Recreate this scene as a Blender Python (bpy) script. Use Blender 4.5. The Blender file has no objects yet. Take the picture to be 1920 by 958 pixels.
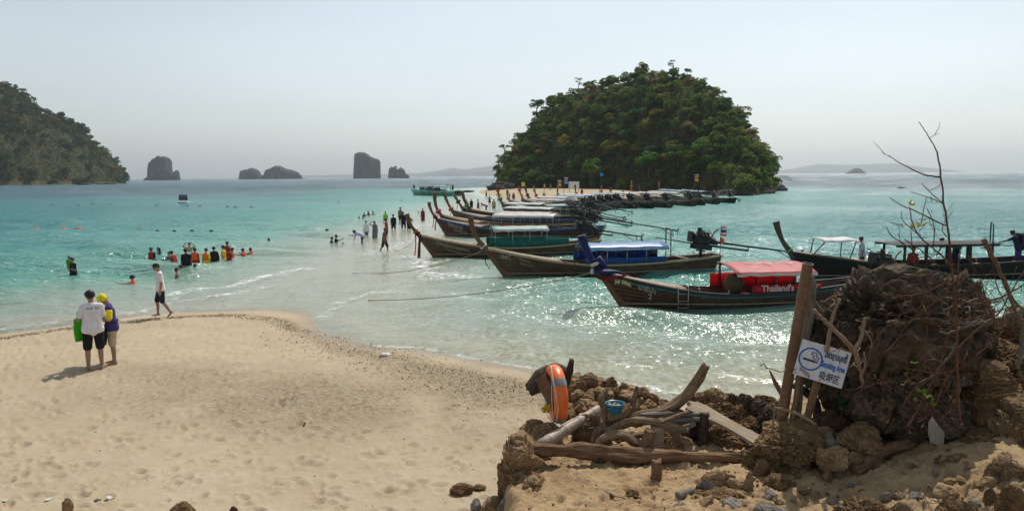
import bpy, bmesh, math, random
import numpy as np
from mathutils import Vector, Matrix, Euler

rng = random.Random(7)
nrg = np.random.default_rng(11)
SC = bpy.context.scene
COL = SC.collection
R = math.radians

# ------------------------------------------------------------------ camera
CAMH = 4.6
FPX = 1440.0                       # focal length in photograph pixels (1920 wide)
PITCH = math.atan((479 - 329.5) / FPX)
ROLL = R(-0.48)
CAM_ROT = Euler((math.pi / 2 - PITCH, 0, 0)).to_matrix() @ Matrix.Rotation(ROLL, 3, 'Z')
cd = bpy.data.cameras.new('camera')
cam = bpy.data.objects.new('camera', cd)
COL.objects.link(cam)
cam.matrix_world = Matrix.Translation((0, 0, CAMH)) @ CAM_ROT.to_4x4()
cd.sensor_width = 36.0
cd.lens = 36.0 * FPX / 1920.0
cd.clip_start = 0.1
cd.clip_end = 60000
SC.camera = cam

# ------------------------------------------------------------------ light
SUN_EL, SUN_AZ = R(55), R(22)      # azimuth: degrees to the right of straight ahead (+Y)
world = bpy.data.worlds.new('World')
SC.world = world
world.use_nodes = True
wn = world.node_tree
wn.nodes.clear()
wo = wn.nodes.new('ShaderNodeOutputWorld')
wb = wn.nodes.new('ShaderNodeBackground')
ws = wn.nodes.new('ShaderNodeTexSky')
ws.sky_type = 'NISHITA'
ws.sun_disc = False
ws.sun_elevation = SUN_EL
ws.sun_rotation = SUN_AZ
ws.altitude = 0
ws.air_density = 1.0
ws.dust_density = 1.1
ws.ozone_density = 1.0
wb.inputs['Strength'].default_value = 0.122
wh = wn.nodes.new('ShaderNodeHueSaturation')       # a hazy, slightly greenish tropical sky
wh.inputs['Saturation'].default_value = 0.44
wt = wn.nodes.new('ShaderNodeMixRGB')
wt.blend_type = 'MULTIPLY'
wt.inputs[0].default_value = 1.0
wt.inputs[2].default_value = (0.97, 1.0, 0.995, 1)
wn.links.new(ws.outputs[0], wh.inputs['Color'])
wn.links.new(wh.outputs[0], wt.inputs[1])
# thin uneven cloud veil over the whole sky
wc = wn.nodes.new('ShaderNodeTexCoord')
wm = wn.nodes.new('ShaderNodeMapping')
wm.inputs['Scale'].default_value = (1.0, 1.0, 4.0)
wz = wn.nodes.new('ShaderNodeTexNoise')
wz.inputs['Scale'].default_value = 1.8
wz.inputs['Detail'].default_value = 5
wr = wn.nodes.new('ShaderNodeMapRange')
wr.inputs['From Min'].default_value = 0.35; wr.inputs['From Max'].default_value = 0.7
wr.inputs['To Min'].default_value = 0.955; wr.inputs['To Max'].default_value = 1.05
wv = wn.nodes.new('ShaderNodeVectorMath')
wv.operation = 'SCALE'
wn.links.new(wc.outputs['Generated'], wm.inputs['Vector'])
wn.links.new(wm.outputs[0], wz.inputs['Vector'])
wn.links.new(wz.outputs['Fac'], wr.inputs['Value'])
wn.links.new(wt.outputs[0], wv.inputs[0])
wn.links.new(wr.outputs[0], wv.inputs['Scale'])
wn.links.new(wv.outputs[0], wb.inputs['Color'])
wn.links.new(wb.outputs[0], wo.inputs['Surface'])
sl = bpy.data.lights.new('sun', 'SUN')
sl.energy = 3.6
sl.angle = R(0.53)
sl.color = (1.0, 0.93, 0.82)
sun = bpy.data.objects.new('sun', sl)
COL.objects.link(sun)
sdir = Vector((math.sin(SUN_AZ) * math.cos(SUN_EL), math.cos(SUN_AZ) * math.cos(SUN_EL), math.sin(SUN_EL)))
sun.rotation_euler = sdir.to_track_quat('Z', 'Y').to_euler()
sun.location = sdir * 60

SC.view_settings.view_transform = 'Standard'
SC.view_settings.look = 'None'
SC.view_settings.exposure = 0.0
SC.view_settings.gamma = 1.0
SC.render.engine = 'CYCLES'
SC.cycles.max_bounces = 6
SC.cycles.diffuse_bounces = 3
SC.cycles.glossy_bounces = 3
SC.cycles.transparent_max_bounces = 12
SC.cycles.volume_bounces = 0
SC.cycles.sample_clamp_indirect = 6.0
SC.cycles.use_denoising = True

# ------------------------------------------------------------------ picking points of the place
def ray(px, py):
    return CAM_ROT @ Vector(((px - 960) / FPX, -(py - 479) / FPX, -1.0))

def G(px, py, z=0.0):
    """the point of the level z that the photograph shows at px, py"""
    d = ray(px, py)
    t = (z - CAMH) / d.z
    return Vector((d.x * t, d.y * t, z))

def D(px, py, Y):
    """the point Y metres in front of the camera"""
    d = ray(px, py)
    t = Y / d.y
    return Vector((d.x * t, Y, CAMH + d.z * t))

def pxof(p):
    v = CAM_ROT.transposed() @ (Vector(p) - Vector((0, 0, CAMH)))
    return 960 + FPX * v.x / -v.z, 479 - FPX * v.y / -v.z

# ------------------------------------------------------------------ numpy noise
def _hash(ix, iy, iz, seed):
    h = (ix.astype(np.int64) * 374761393 + iy.astype(np.int64) * 668265263 + iz.astype(np.int64) * 2147483647 + seed * 1274126177) & 0xffffffff
    h = ((h ^ (h >> 13)) * 1274126177) & 0xffffffff
    h = ((h ^ (h >> 16)) * 2246822519) & 0xffffffff
    h = h ^ (h >> 15)
    return (h & 0xffff) / 65535.0

def vnoise(p, seed=0):
    """value noise 0..1 of (N,3) points"""
    p = np.asarray(p, float)
    i = np.floor(p)
    f = p - i
    f = f * f * f * (f * (f * 6 - 15) + 10)
    i = i.astype(np.int64)
    out = 0
    for dx in (0, 1):
        wx = f[:, 0] if dx else 1 - f[:, 0]
        for dy in (0, 1):
            wy = f[:, 1] if dy else 1 - f[:, 1]
            for dz in (0, 1):
                wz = f[:, 2] if dz else 1 - f[:, 2]
                out = out + wx * wy * wz * _hash(i[:, 0] + dx, i[:, 1] + dy, i[:, 2] + dz, seed)
    return out

def fbm(p, octaves=4, seed=0, gain=0.5, lac=2.03):
    p = np.asarray(p, float)
    a, s, t = 1.0, 0.0, 0.0
    for k in range(octaves):
        s = s + a * (vnoise(p * lac ** k + 17.3 * k, seed + k) * 2 - 1)
        t += a
        a *= gain
    return s / t

def fbm2(x, y, scale, octaves=4, seed=0, gain=0.5):
    p = np.stack([np.ravel(x) * scale, np.ravel(y) * scale, np.full(np.size(x), 0.37)], 1)
    return fbm(p, octaves, seed, gain).reshape(np.shape(x))

def seg_dist(x, y, pts):
    """distance to a polyline"""
    best = np.full(x.shape, 1e9)
    for (ax, ay), (bx, by) in zip(pts[:-1], pts[1:]):
        ux, uy = bx - ax, by - ay
        l = ux * ux + uy * uy + 1e-12
        t = np.clip(((x - ax) * ux + (y - ay) * uy) / l, 0, 1)
        best = np.minimum(best, np.hypot(x - ax - t * ux, y - ay - t * uy))
    return best

def inside(x, y, pts):
    r = np.zeros(x.shape, bool)
    n = len(pts)
    for k in range(n):
        ax, ay = pts[k]
        bx, by = pts[(k + 1) % n]
        if ay == by:
            continue
        c = ((ay > y) != (by > y)) & (x < (bx - ax) * (y - ay) / (by - ay) + ax)
        r ^= c
    return r

def poly_sd(x, y, pts):
    d = seg_dist(x, y, list(pts) + [pts[0]])
    return np.where(inside(x, y, pts), d, -d)

def smooth(a, b, x):
    t = np.clip((x - a) / (b - a), 0, 1)
    return t * t * (3 - 2 * t)

# ------------------------------------------------------------------ materials
class NT:
    """a small node-tree writer"""
    def __init__(self, name):
        self.m = bpy.data.materials.new(name)
        self.m.use_nodes = True
        self.t = self.m.node_tree
        self.t.nodes.clear()
        self.out = self.t.nodes.new('ShaderNodeOutputMaterial')
    def n(self, typ, ins=None, **attrs):
        nd = self.t.nodes.new('ShaderNode' + typ)
        for k, v in attrs.items():
            setattr(nd, k, v)
        for k, v in (ins or {}).items():
            s = nd.inputs[k]
            if hasattr(v, 'is_output') or isinstance(v, bpy.types.NodeSocket):
                self.t.links.new(v, s)
            elif isinstance(v, bpy.types.Node):
                self.t.links.new(v.outputs[0], s)
            else:
                if isinstance(v, tuple) and len(v) == 3 and s.type == 'RGBA':
                    v = v + (1,)
                s.default_value = v
        return nd
    def math(self, op, a, b=0.0, c=0.0, clamp=False):
        return self.n('Math', {0: a, 1: b, 2: c}, operation=op, use_clamp=clamp).outputs[0]
    def mix(self, f, a, b, bt='MIX'):
        nd = self.n('MixRGB', {0: f, 1: a, 2: b}, blend_type=bt)
        return nd.outputs[0]
    def ramp(self, f, stops, interp='LINEAR'):
        nd = self.n('ValToRGB', {0: f})
        cr = nd.color_ramp
        cr.interpolation = interp
        while len(cr.elements) < len(stops):
            cr.elements.new(0.5)
        for e, (p, c) in zip(cr.elements, stops):
            e.position = p
            e.color = tuple(c) + (1,) if len(c) == 3 else c
        return nd.outputs[0]
    def coord(self, which='Object'):
        return self.n('TexCoord').outputs[which]
    def mapping(self, v, scale=(1, 1, 1), rot=(0, 0, 0), loc=(0, 0, 0)):
        return self.n('Mapping', {'Vector': v, 'Scale': scale, 'Rotation': rot, 'Location': loc}).outputs[0]
    def noise(self, v, scale, detail=4, rough=0.55, dist=0.0, out='Fac'):
        return self.n('TexNoise', {'Vector': v, 'Scale': scale, 'Detail': detail, 'Roughness': rough, 'Distortion': dist}).outputs[out]
    def vor(self, v, scale, feature='F1', out='Distance'):
        return self.n('TexVoronoi', {'Vector': v, 'Scale': scale}, feature=feature).outputs[out]
    def attr(self, name, out='Fac'):
        return self.n('Attribute', attribute_name=name).outputs[out]
    def bump(self, h, strength=0.3, dist=0.02, normal=None):
        ins = {'Height': h, 'Strength': strength, 'Distance': dist}
        if normal is not None:
            ins['Normal'] = normal
        return self.n('Bump', ins).outputs[0]
    def pbsdf(self, color, rough=0.7, normal=None, spec=0.5, metal=0.0, **kw):
        ins = {'Base Color': color, 'Roughness': rough, 'Metallic': metal, 'Specular IOR Level': spec}
        if normal is not None:
            ins['Normal'] = normal
        ins.update(kw)
        return self.n('BsdfPrincipled', ins).outputs[0]
    def done(self, sh):
        self.t.links.new(sh, self.out.inputs['Surface'])
        return self.m

_mc = {}
def plain(name, col, rough=0.6, var=0.12, scale=6.0, bump=0.0, spec=0.4, metal=0.0, bscale=40.0):
    """paint, cloth, skin and the like: a colour with slight unevenness"""
    if name in _mc:
        return _mc[name]
    t = NT(name)
    co = t.coord()
    nz = t.noise(co, scale, 5, 0.6)
    lo = tuple(max(0, c * (1 - var * 1.6)) for c in col)
    hi = tuple(min(1, c * (1 + var)) for c in col)
    c = t.ramp(nz, [(0.3, lo), (0.7, hi)])
    nrm = t.bump(t.noise(co, bscale, 4, 0.6), bump, 0.01) if bump else None
    _mc[name] = t.done(t.pbsdf(c, rough, nrm, spec, metal))
    return _mc[name]

def wood(name, c0, c1, c2, scale=1.0, rough=0.75, bump=0.35, axis='X', spec=0.25):
    """weathered wood with grain along one axis"""
    if name in _mc:
        return _mc[name]
    t = NT(name)
    co = t.coord()
    s = {'X': (1.2, 14, 14), 'Y': (14, 1.2, 14), 'Z': (14, 14, 1.2)}[axis]
    g = t.noise(t.mapping(co, tuple(k * scale for k in s)), 2.0, 6, 0.65, 0.6)
    b = t.noise(co, 1.7 * scale, 4, 0.6)
    c = t.ramp(g, [(0.28, c0), (0.5, c1), (0.72, c2)])
    c = t.mix(t.ramp(b, [(0.35, (0, 0, 0)), (0.65, (1, 1, 1))]), c, t.mix(0.5, c, c0), 'MIX')
    _mc[name] = t.done(t.pbsdf(c, rough, t.bump(g, bump, 0.012), spec))
    return _mc[name]

# ------------------------------------------------------------------ objects
def tag(o, label=None, cat=None, group=None, kind=None):
    if label: o['label'] = label
    if cat: o['category'] = cat
    if group: o['group'] = group
    if kind: o['kind'] = kind
    return o

def empty(name, loc=(0, 0, 0), rz=0.0, label=None, cat=None, group=None, rot=None):
    o = bpy.data.objects.new(name, None)
    COL.objects.link(o)
    o.location = loc
    o.rotation_euler = rot if rot else (0, 0, rz)
    o.empty_display_size = 0.2
    return tag(o, label, cat, group)

def link(name, me, mat=None, parent=None, loc=None):
    o = bpy.data.objects.new(name, me)
    COL.objects.link(o)
    if mat is not None:
        if isinstance(mat, (list, tuple)):
            for m in mat: me.materials.append(m)
        elif len(me.materials) == 0:
            me.materials.append(mat)
    if parent is not None:
        o.parent = parent
    if loc is not None:
        o.location = loc
    return o

def copy_tree(o, parent=None):
    c = o.copy()
    COL.objects.link(c)
    if parent is not None:
        c.parent = parent
        c.matrix_parent_inverse = o.matrix_parent_inverse
    for ch in KIDS.get(o, None) or o.children:
        copy_tree(ch, c)
    return c
KIDS = {}

class MB:
    """collects vertices and faces, then becomes one mesh object"""
    def __init__(self):
        self.v, self.f, self.mi, self.sm = [], [], [], []
    def add(self, vs, fs, mi=0, smooth=False):
        b = len(self.v)
        self.v.extend([tuple(p) for p in vs])
        for f in fs:
            self.f.append(tuple(b + k for k in f))
            self.mi.append(mi)
            self.sm.append(smooth)
        return self
    def box(self, c, s, rot=None, mi=0, bevel=0.0, taper=1.0):
        hx, hy, hz = s[0] / 2, s[1] / 2, s[2] / 2
        M = rot if rot is not None else Matrix.Identity(3)
        c = Vector(c)
        if bevel <= 0:
            vs = [c + M @ Vector((x * hx * (taper if z > 0 else 1), y * hy * (taper if z > 0 else 1), z * hz)) for z in (-1, 1) for x, y in ((-1, -1), (1, -1), (1, 1), (-1, 1))]
            fs = [(3, 2, 1, 0), (4, 5, 6, 7), (0, 1, 5, 4), (1, 2, 6, 5), (2, 3, 7, 6), (3, 0, 4, 7)]
            return self.add(vs, fs, mi)
        b = min(bevel, hx * .9, hy * .9, hz * .9)
        rings = []
        for z, i in ((-hz, b), (-hz + b, 0), (hz - b, 0), (hz, b)):
            X, Y = hx - i, hy - i
            k = b if i == 0 else b * 0.6
            rings.append([(-X + k, -Y), (X - k, -Y), (X, -Y + k), (X, Y - k), (X - k, Y), (-X + k, Y), (-X, Y - k), (-X, -Y + k), z])
        vs = []
        for r in rings:
            z = r[8]
            vs += [c + M @ Vector((x, y, z)) for x, y in r[:8]]
        fs = [tuple(range(7, -1, -1)), tuple(range(24, 32))]
        for k in range(3):
            for j in range(8):
                fs.append((k * 8 + j, k * 8 + (j + 1) % 8, (k + 1) * 8 + (j + 1) % 8, (k + 1) * 8 + j))
        return self.add(vs, fs, mi)
    def tube(self, pts, rad, seg=8, mi=0, caps=True, flat=1.0, smooth=True, wob=0.0, seed=0):
        pts = [Vector(p) for p in pts]
        n = len(pts)
        rad = [rad] * n if not hasattr(rad, '__len__') else list(rad)
        vs, fs = [], []
        prev = None
        rr = random.Random(seed)
        for k, p in enumerate(pts):
            t = (pts[min(k + 1, n - 1)] - pts[max(k - 1, 0)])
            if t.length < 1e-9: t = Vector((0, 0, 1))
            t.normalize()
            if prev is None:
                a = Vector((0, 0, 1)) if abs(t.z) < 0.9 else Vector((1, 0, 0))
                u = (a - t * a.dot(t)).normalized()
            else:
                u = (prev - t * prev.dot(t))
                u = u.normalized() if u.length > 1e-6 else t.orthogonal().normalized()
            prev = u
            w = t.cross(u)
            for j in range(seg):
                an = 2 * math.pi * j / seg
                r = rad[k] * (1 + (wob * (rr.random() * 2 - 1) if wob else 0))
                vs.append(p + u * (math.cos(an) * r * flat) + w * (math.sin(an) * r))
        for k in range(n - 1):
            for j in range(seg):
                fs.append((k * seg + j, k * seg + (j + 1) % seg, (k + 1) * seg + (j + 1) % seg, (k + 1) * seg + j))
        if caps:
            fs.append(tuple(range(seg - 1, -1, -1)))
            fs.append(tuple((n - 1) * seg + j for j in range(seg)))
        return self.add(vs, fs, mi, smooth)
    def grid(self, P, mi=0, smooth=True, closed_v=False, closed_u=False):
        """P: rows of points"""
        nu, nv = len(P), len(P[0])
        vs = [p for r in P for p in r]
        fs = []
        for i in range(nu - (0 if closed_u else 1)):
            for j in range(nv - (0 if closed_v else 1)):
                a, b = i * nv + j, i * nv + (j + 1) % nv
                c, d = ((i + 1) % nu) * nv + (j + 1) % nv, ((i + 1) % nu) * nv + j
                fs.append((a, b, c, d))
        return self.add(vs, fs, mi, smooth)
    def slab(self, P, th, mi=0, smooth=True):
        """a sheet with thickness th (offset along -normal)"""
        nu, nv = len(P), len(P[0])
        P = [[Vector(p) for p in r] for r in P]
        Q = []
        for i in range(nu):
            row = []
            for j in range(nv):
                du = P[min(i + 1, nu - 1)][j] - P[max(i - 1, 0)][j]
                dv = P[i][min(j + 1, nv - 1)] - P[i][max(j - 1, 0)]
                nn = du.cross(dv)
                nn = nn.normalized() if nn.length > 1e-12 else Vector((0, 0, 1))
                row.append(P[i][j] - nn * th)
            Q.append(row)
        vs = [p for r in P for p in r] + [p for r in Q for p in r]
        N = nu * nv
        fs = []
        for i in range(nu - 1):
            for j in range(nv - 1):
                a, b, c, d = i * nv + j, i * nv + j + 1, (i + 1) * nv + j + 1, (i + 1) * nv + j
                fs.append((d, c, b, a)); fs.append((N + a, N + b, N + c, N + d))
        for i in range(nu - 1):
            a, d = i * nv, (i + 1) * nv
            fs.append((a, N + a, N + d, d))
            a, d = i * nv + nv - 1, (i + 1) * nv + nv - 1
            fs.append((d, N + d, N + a, a))
        for j in range(nv - 1):
            fs.append((j + 1, N + j + 1, N + j, j))
            o = (nu - 1) * nv
            fs.append((o + j, N + o + j, N + o + j + 1, o + j + 1))
        return self.add(vs, fs, mi, smooth)
    def lathe(self, prof, seg=16, c=(0, 0, 0), mi=0, smooth=True, M=None):
        P = []
        for r, z in prof:
            row = []
            for j in range(seg):
                a = 2 * math.pi * j / seg
                p = Vector((r * math.cos(a), r * math.sin(a), z))
                if M is not None: p = M @ p
                row.append(Vector(c) + p)
            P.append(row)
        return self.grid(P, mi, smooth, closed_v=True)
    def ball(self, c, r, seg=8, rings=6, sc=(1, 1, 1), mi=0):
        prof = [(math.sin(math.pi * k / rings) * r + 1e-5, -math.cos(math.pi * k / rings) * r) for k in range(rings + 1)]
        P = []
        for pr, z in prof:
            P.append([Vector(c) + Vector((pr * math.cos(2 * math.pi * j / seg) * sc[0], pr * math.sin(2 * math.pi * j / seg) * sc[1], z * sc[2])) for j in range(seg)])
        return self.grid(P, mi, True, closed_v=True)
    def mesh(self, name):
        me = bpy.data.meshes.new(name)
        me.from_pydata(self.v, [], self.f)
        me.polygons.foreach_set('material_index', self.mi)
        me.polygons.foreach_set('use_smooth', self.sm)
        me.update()
        return me
    def build(self, name, mat=None, parent=None, loc=None, recalc=False):
        me = self.mesh(name)
        if recalc:
            b = bmesh.new(); b.from_mesh(me)
            bmesh.ops.recalc_face_normals(b, faces=b.faces)
            b.to_mesh(me); b.free()
        return link(name, me, mat, parent, loc)

def np_mesh(name, V, Fq, mat=None, smooth=True, attrs=None, parent=None):
    """a mesh straight from numpy arrays; Fq (N,4) or (N,3)"""
    me = bpy.data.meshes.new(name)
    V = np.asarray(V, np.float32)
    Fq = np.asarray(Fq, np.int32)
    n, k = Fq.shape
    me.vertices.add(len(V))
    me.vertices.foreach_set('co', V.ravel())
    me.loops.add(n * k)
    me.loops.foreach_set('vertex_index', Fq.ravel())
    me.polygons.add(n)
    me.polygons.foreach_set('loop_start', np.arange(0, n * k, k, dtype=np.int32))
    me.polygons.foreach_set('loop_total', np.full(n, k, np.int32))
    me.polygons.foreach_set('use_smooth', np.full(n, smooth, bool))
    me.update(calc_edges=True)
    for an, (dom, arr) in (attrs or {}).items():
        a = me.attributes.new(an, 'FLOAT', dom)
        a.data.foreach_set('value', np.asarray(arr, np.float32).ravel())
    return link(name, me, mat, parent)

def grid_faces(nu, nv):
    i = np.arange(nu - 1)[:, None] * nv + np.arange(nv - 1)[None, :]
    i = i.ravel()
    return np.stack([i, i + 1, i + nv + 1, i + nv], 1)
# ================================================================== SETTING: ground, water, air
def g2(px, py, z=0.0):
    p = G(px, py, z)
    return (p.x, p.y)

SHORE_PX = [(-260, 668), (-120, 646), (0, 627), (70, 619), (130, 610), (200, 600), (270, 591), (330, 586), (400, 583), (470, 582), (530, 583), (570, 588), (596, 602),
            (604, 620), (640, 640), (700, 652), (780, 657), (850, 668), (920, 682), (1000, 696), (1080, 712), (1160, 730), (1240, 745), (1330, 756), (1420, 756), (1560, 745), (1720, 730), (2000, 720)]
SHORE = [g2(*p) for p in SHORE_PX]
BEACH = SHORE + [(20, 12), (20, -12), (-40, -12), (-40, 10)]
BAR = [g2(*p) for p in [(530, 584), (585, 560), (640, 525), (690, 498), (740, 462), (800, 425), (850, 400), (895, 380), (930, 367)]]
FAR_PX = [(893, 361), (925, 367), (960, 373), (1010, 377), (1080, 380), (1140, 379), (1190, 373), (1215, 366), (1200, 352), (1000, 347), (925, 352)]
FARB = [g2(*p) for p in FAR_PX]
# the raised terrace in front of the camera, bottom right of the view
TERR = [(-0.45, 2.5)] + [g2(px, py, 1.6) for px, py in [(915, 985), (938, 915), (958, 842), (1010, 822), (1080, 806), (1180, 796), (1300, 788), (1420, 772), (1560, 740), (1700, 690), (1900, 640), (2150, 620)]] + [(12, 2.5)]
WRACK = [g2(px, py, 0.25) for px, py in [(-300, 690), (0, 634), (120, 612), (240, 601), (330, 594), (420, 590), (520, 592), (570, 612), (620, 640), (720, 664), (800, 690), (900, 712), (1000, 735)]]

def ground_z(x, y, detail=True):
    x = np.asarray(x, float); y = np.asarray(y, float)
    d = poly_sd(x, y, BEACH) + 0.35 * fbm2(x, y, 0.35, 3, 5)
    zin = 0.62 * (1 - np.exp(-np.maximum(d, 0) / 4.5))
    dep = np.maximum(-d, 0) * 0.055
    db = seg_dist(x, y, BAR)
    bar = 0.05 + 0.0014 * np.clip(y - 30, 0, 150) + np.maximum(db - 1.8, 0) * 0.062
    dep = np.minimum(dep, bar)
    df = poly_sd(x, y, FARB)
    dep = np.where(df > -60, np.minimum(dep, np.maximum(-df, 0) * 0.07), dep)
    dep = np.minimum(dep, 3.0 + 4.0 * smooth(150, 230, y))
    z = np.where(d > 0, zin, -dep)
    z = np.where(df > 0, np.maximum(z, 0.9 * (1 - np.exp(-np.maximum(df, 0) / 6))), z)
    # terrace
    dt = poly_sd(x, y, TERR) + 0.16 * fbm2(x, y, 1.6, 4, 9)
    up = smooth(-0.16, 0.16, dt)
    zt = 1.55 + 0.03 * np.clip(x, -1, 6) + 0.07 * fbm2(x, y, 0.9, 4, 21) + 0.42 * smooth(2.6, 5.2, x)
    near = y < 16
    z = np.where(near, z + (np.maximum(zt, z) - z) * up, z)
    return z

def gz(x, y):
    return float(ground_z(np.array([x]), np.array([y]))[0])

def persp_grid(y0, y1, rows, cols, xs):
    """rows thin out with distance; xs = half width per metre of distance"""
    s = np.linspace(1 / y0, 1 / y1, rows)
    Y = 1 / s
    u = np.linspace(-1, 1, cols)
    X = u[None, :] * (xs * Y[:, None] + 1.5)
    return X, np.repeat(Y[:, None], cols, 1)

# ---- footprints and hollows of the dry sand, kept as a small raster
FX0, FY0, FRES, FNX, FNY = -22.0, 4.0, 0.028, 1150, 900
FOOT = np.zeros((FNY, FNX), np.float32)
def stamp_feet():
    n = 15000
    px = nrg.uniform(FX0 + .5, FX0 + FNX * FRES - .5, n)
    py = nrg.uniform(FY0 + .5, FY0 + FNY * FRES - .5, n)
    an = nrg.uniform(0, math.pi, n)
    ln = 0.04 + 0.10 * nrg.random(n) ** 1.7
    wd = ln * nrg.uniform(0.42, 0.8, n)
    dp = ln * nrg.uniform(0.18, 0.44, n)
    for k in range(n):
        r = int(ln[k] * 2.1 / FRES) + 1
        ci, cj = int((py[k] - FY0) / FRES), int((px[k] - FX0) / FRES)
        i0, i1, j0, j1 = max(ci - r, 0), min(ci + r, FNY), max(cj - r, 0), min(cj + r, FNX)
        if i1 <= i0 or j1 <= j0: continue
        yy = (np.arange(i0, i1) - ci)[:, None] * FRES
        xx = (np.arange(j0, j1) - cj)[None, :] * FRES
        a = xx * math.cos(an[k]) + yy * math.sin(an[k])
        b = -xx * math.sin(an[k]) + yy * math.cos(an[k])
        q = np.sqrt((a / ln[k]) ** 2 + (b / wd[k]) ** 2)
        FOOT[i0:i1, j0:j1] += dp[k] * (-np.exp(-(q * 1.25) ** 4) + 0.62 * np.exp(-((q - 1.25) / 0.28) ** 2))
stamp_feet()
def foot(x, y):
    fi = np.clip((y - FY0) / FRES, 0, FNY - 2)
    fj = np.clip((x - FX0) / FRES, 0, FNX - 2)
    i, j = fi.astype(int), fj.astype(int)
    a, b = fi - i, fj - j
    v = FOOT[i, j] * (1 - a) * (1 - b) + FOOT[i + 1, j] * a * (1 - b) + FOOT[i, j + 1] * (1 - a) * b + FOOT[i + 1, j + 1] * a * b
    return np.where((x > FX0) & (x < FX0 + FNX * FRES) & (y > FY0) & (y < FY0 + FNY * FRES), v, 0)

def sand_material():
    t = NT('sand')
    co = t.coord()
    big = t.noise(co, 0.35, 5, 0.6)
    mid = t.noise(co, 3.0, 6, 0.65)
    fine = t.noise(co, 60.0, 3, 0.7)
    c = t.ramp(big, [(0.3, (0.39, 0.325, 0.23)), (0.55, (0.465, 0.395, 0.285)), (0.75, (0.52, 0.45, 0.335))])
    c = t.mix(t.ramp(mid, [(0.35, (0.55, 0.55, 0.55)), (0.7, (0, 0, 0))]), c, (0.40, 0.30, 0.18))
    c = t.mix(t.ramp(fine, [(0.30, (0.4, 0.4, 0.4)), (0.55, (0, 0, 0))]), c, (0.30, 0.22, 0.13))
    # coarse coral grit and weed along the tide line
    grit = t.attr('grit')
    sp = t.noise(co, 11.0, 6, 0.75, 0.3)
    sp2 = t.noise(co, 38.0, 4, 0.75)
    s = t.math('ADD', t.math('MULTIPLY', sp, 0.6), t.math('MULTIPLY', sp2, 0.4))
    m = t.math('MULTIPLY', grit, t.ramp(s, [(0.40, (1, 1, 1)), (0.56, (0.12, 0.12, 0.12))]), clamp=True)
    c = t.mix(m, c, (0.13, 0.10, 0.055))
    red = t.attr('earth')
    c = t.mix(t.math('MULTIPLY', red, 0.8), c, t.ramp(mid, [(0.3, (0.23, 0.135, 0.06)), (0.5, (0.40, 0.265, 0.135)), (0.8, (0.49, 0.35, 0.195))]))
    wet = t.attr('wet')
    c = t.mix(wet, c, t.mix(1.0, c, (0.68, 0.66, 0.64), 'MULTIPLY'))
    rough = t.math('SUBTRACT', 0.95, t.math('MULTIPLY', wet, 0.55))
    h = t.math('ADD', t.math('MULTIPLY', t.noise(co, 9.0, 7, 0.7), 1.0), t.math('MULTIPLY', sp, grit))
    h = t.math('ADD', h, t.math('MULTIPLY', red, t.math('ADD', t.math('MULTIPLY', t.noise(co, 24.0, 5, 0.7), 0.9), t.math('MULTIPLY', t.vor(t.mapping(co, (7, 11, 7)), 1.0), 0.35))))
    nb = t.bump(h, 0.75, 0.035)
    return t.done(t.pbsdf(c, rough, nb, 0.3))

M_SAND = sand_material()
def build_ground():
    X, Y = persp_grid(3.2, 430, 620, 640, 0.86)
    z = ground_z(X, Y)
    d = poly_sd(X, Y, BEACH)
    dt = poly_sd(X, Y, TERR)
    onter = smooth(-0.3, 0.2, dt) * (Y < 16)
    dry = smooth(0.5, 2.2, d) * (1 - onter)
    z = z + foot(X, Y) * dry * 1.0 + 0.022 * fbm2(X, Y, 1.5, 4, 31) * smooth(0.2, 2.0, d)
    z = z + onter * (0.075 * fbm2(X, Y, 3.2, 5, 41, 0.62) + 0.045 * np.abs(fbm2(X, Y, 9.0, 4, 42, 0.6)) + 0.9 * foot(X * 2.1 - 8, Y * 2.0 - 1))
    wr = seg_dist(X, Y, WRACK)
    side = smooth(-6, -1, X)
    n1 = fbm2(X, Y, 0.7, 4, 51)
    grit = smooth(1.0, 0.0, wr / (0.55 + 1.25 * side) + 0.7 * n1) * (0.55 + 0.45 * side)
    # broad patch of coarse grains in the middle of the beach
    cx, cy = g2(640, 740, 0.5)
    pat = np.exp(-(((X - cx) / 5.0) ** 2 + ((Y - cy) / 2.4) ** 2)) * 0.95 + np.exp(-(((X - g2(330, 690, .5)[0]) / 2.2) ** 2 + ((Y - g2(330, 690, .5)[1]) / 1.0) ** 2)) * 0.5
    grit = np.clip(grit + pat * smooth(-0.5, 0.4, n1 + 0.3), 0, 1) * (d > 0) * (1 - onter)
    wet = smooth(0.75, 0.1, d + 0.3 * n1) * (Y < 120) * (1 - 0.85 * smooth(-0.02, -0.10, z))
    earth = smooth(-0.35, -0.05, dt + 0.15 * n1) * (Y < 16)
    o = np_mesh('beach_ground', np.stack([X, Y, z], -1).reshape(-1, 3), grid_faces(*X.shape)[:, ::1], M_SAND,
                attrs={'grit': ('POINT', grit), 'wet': ('POINT', wet), 'earth': ('POINT', earth)})
    tag(o, 'pale sandy beach and shallow sea bed', kind='structure')
build_ground()

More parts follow.
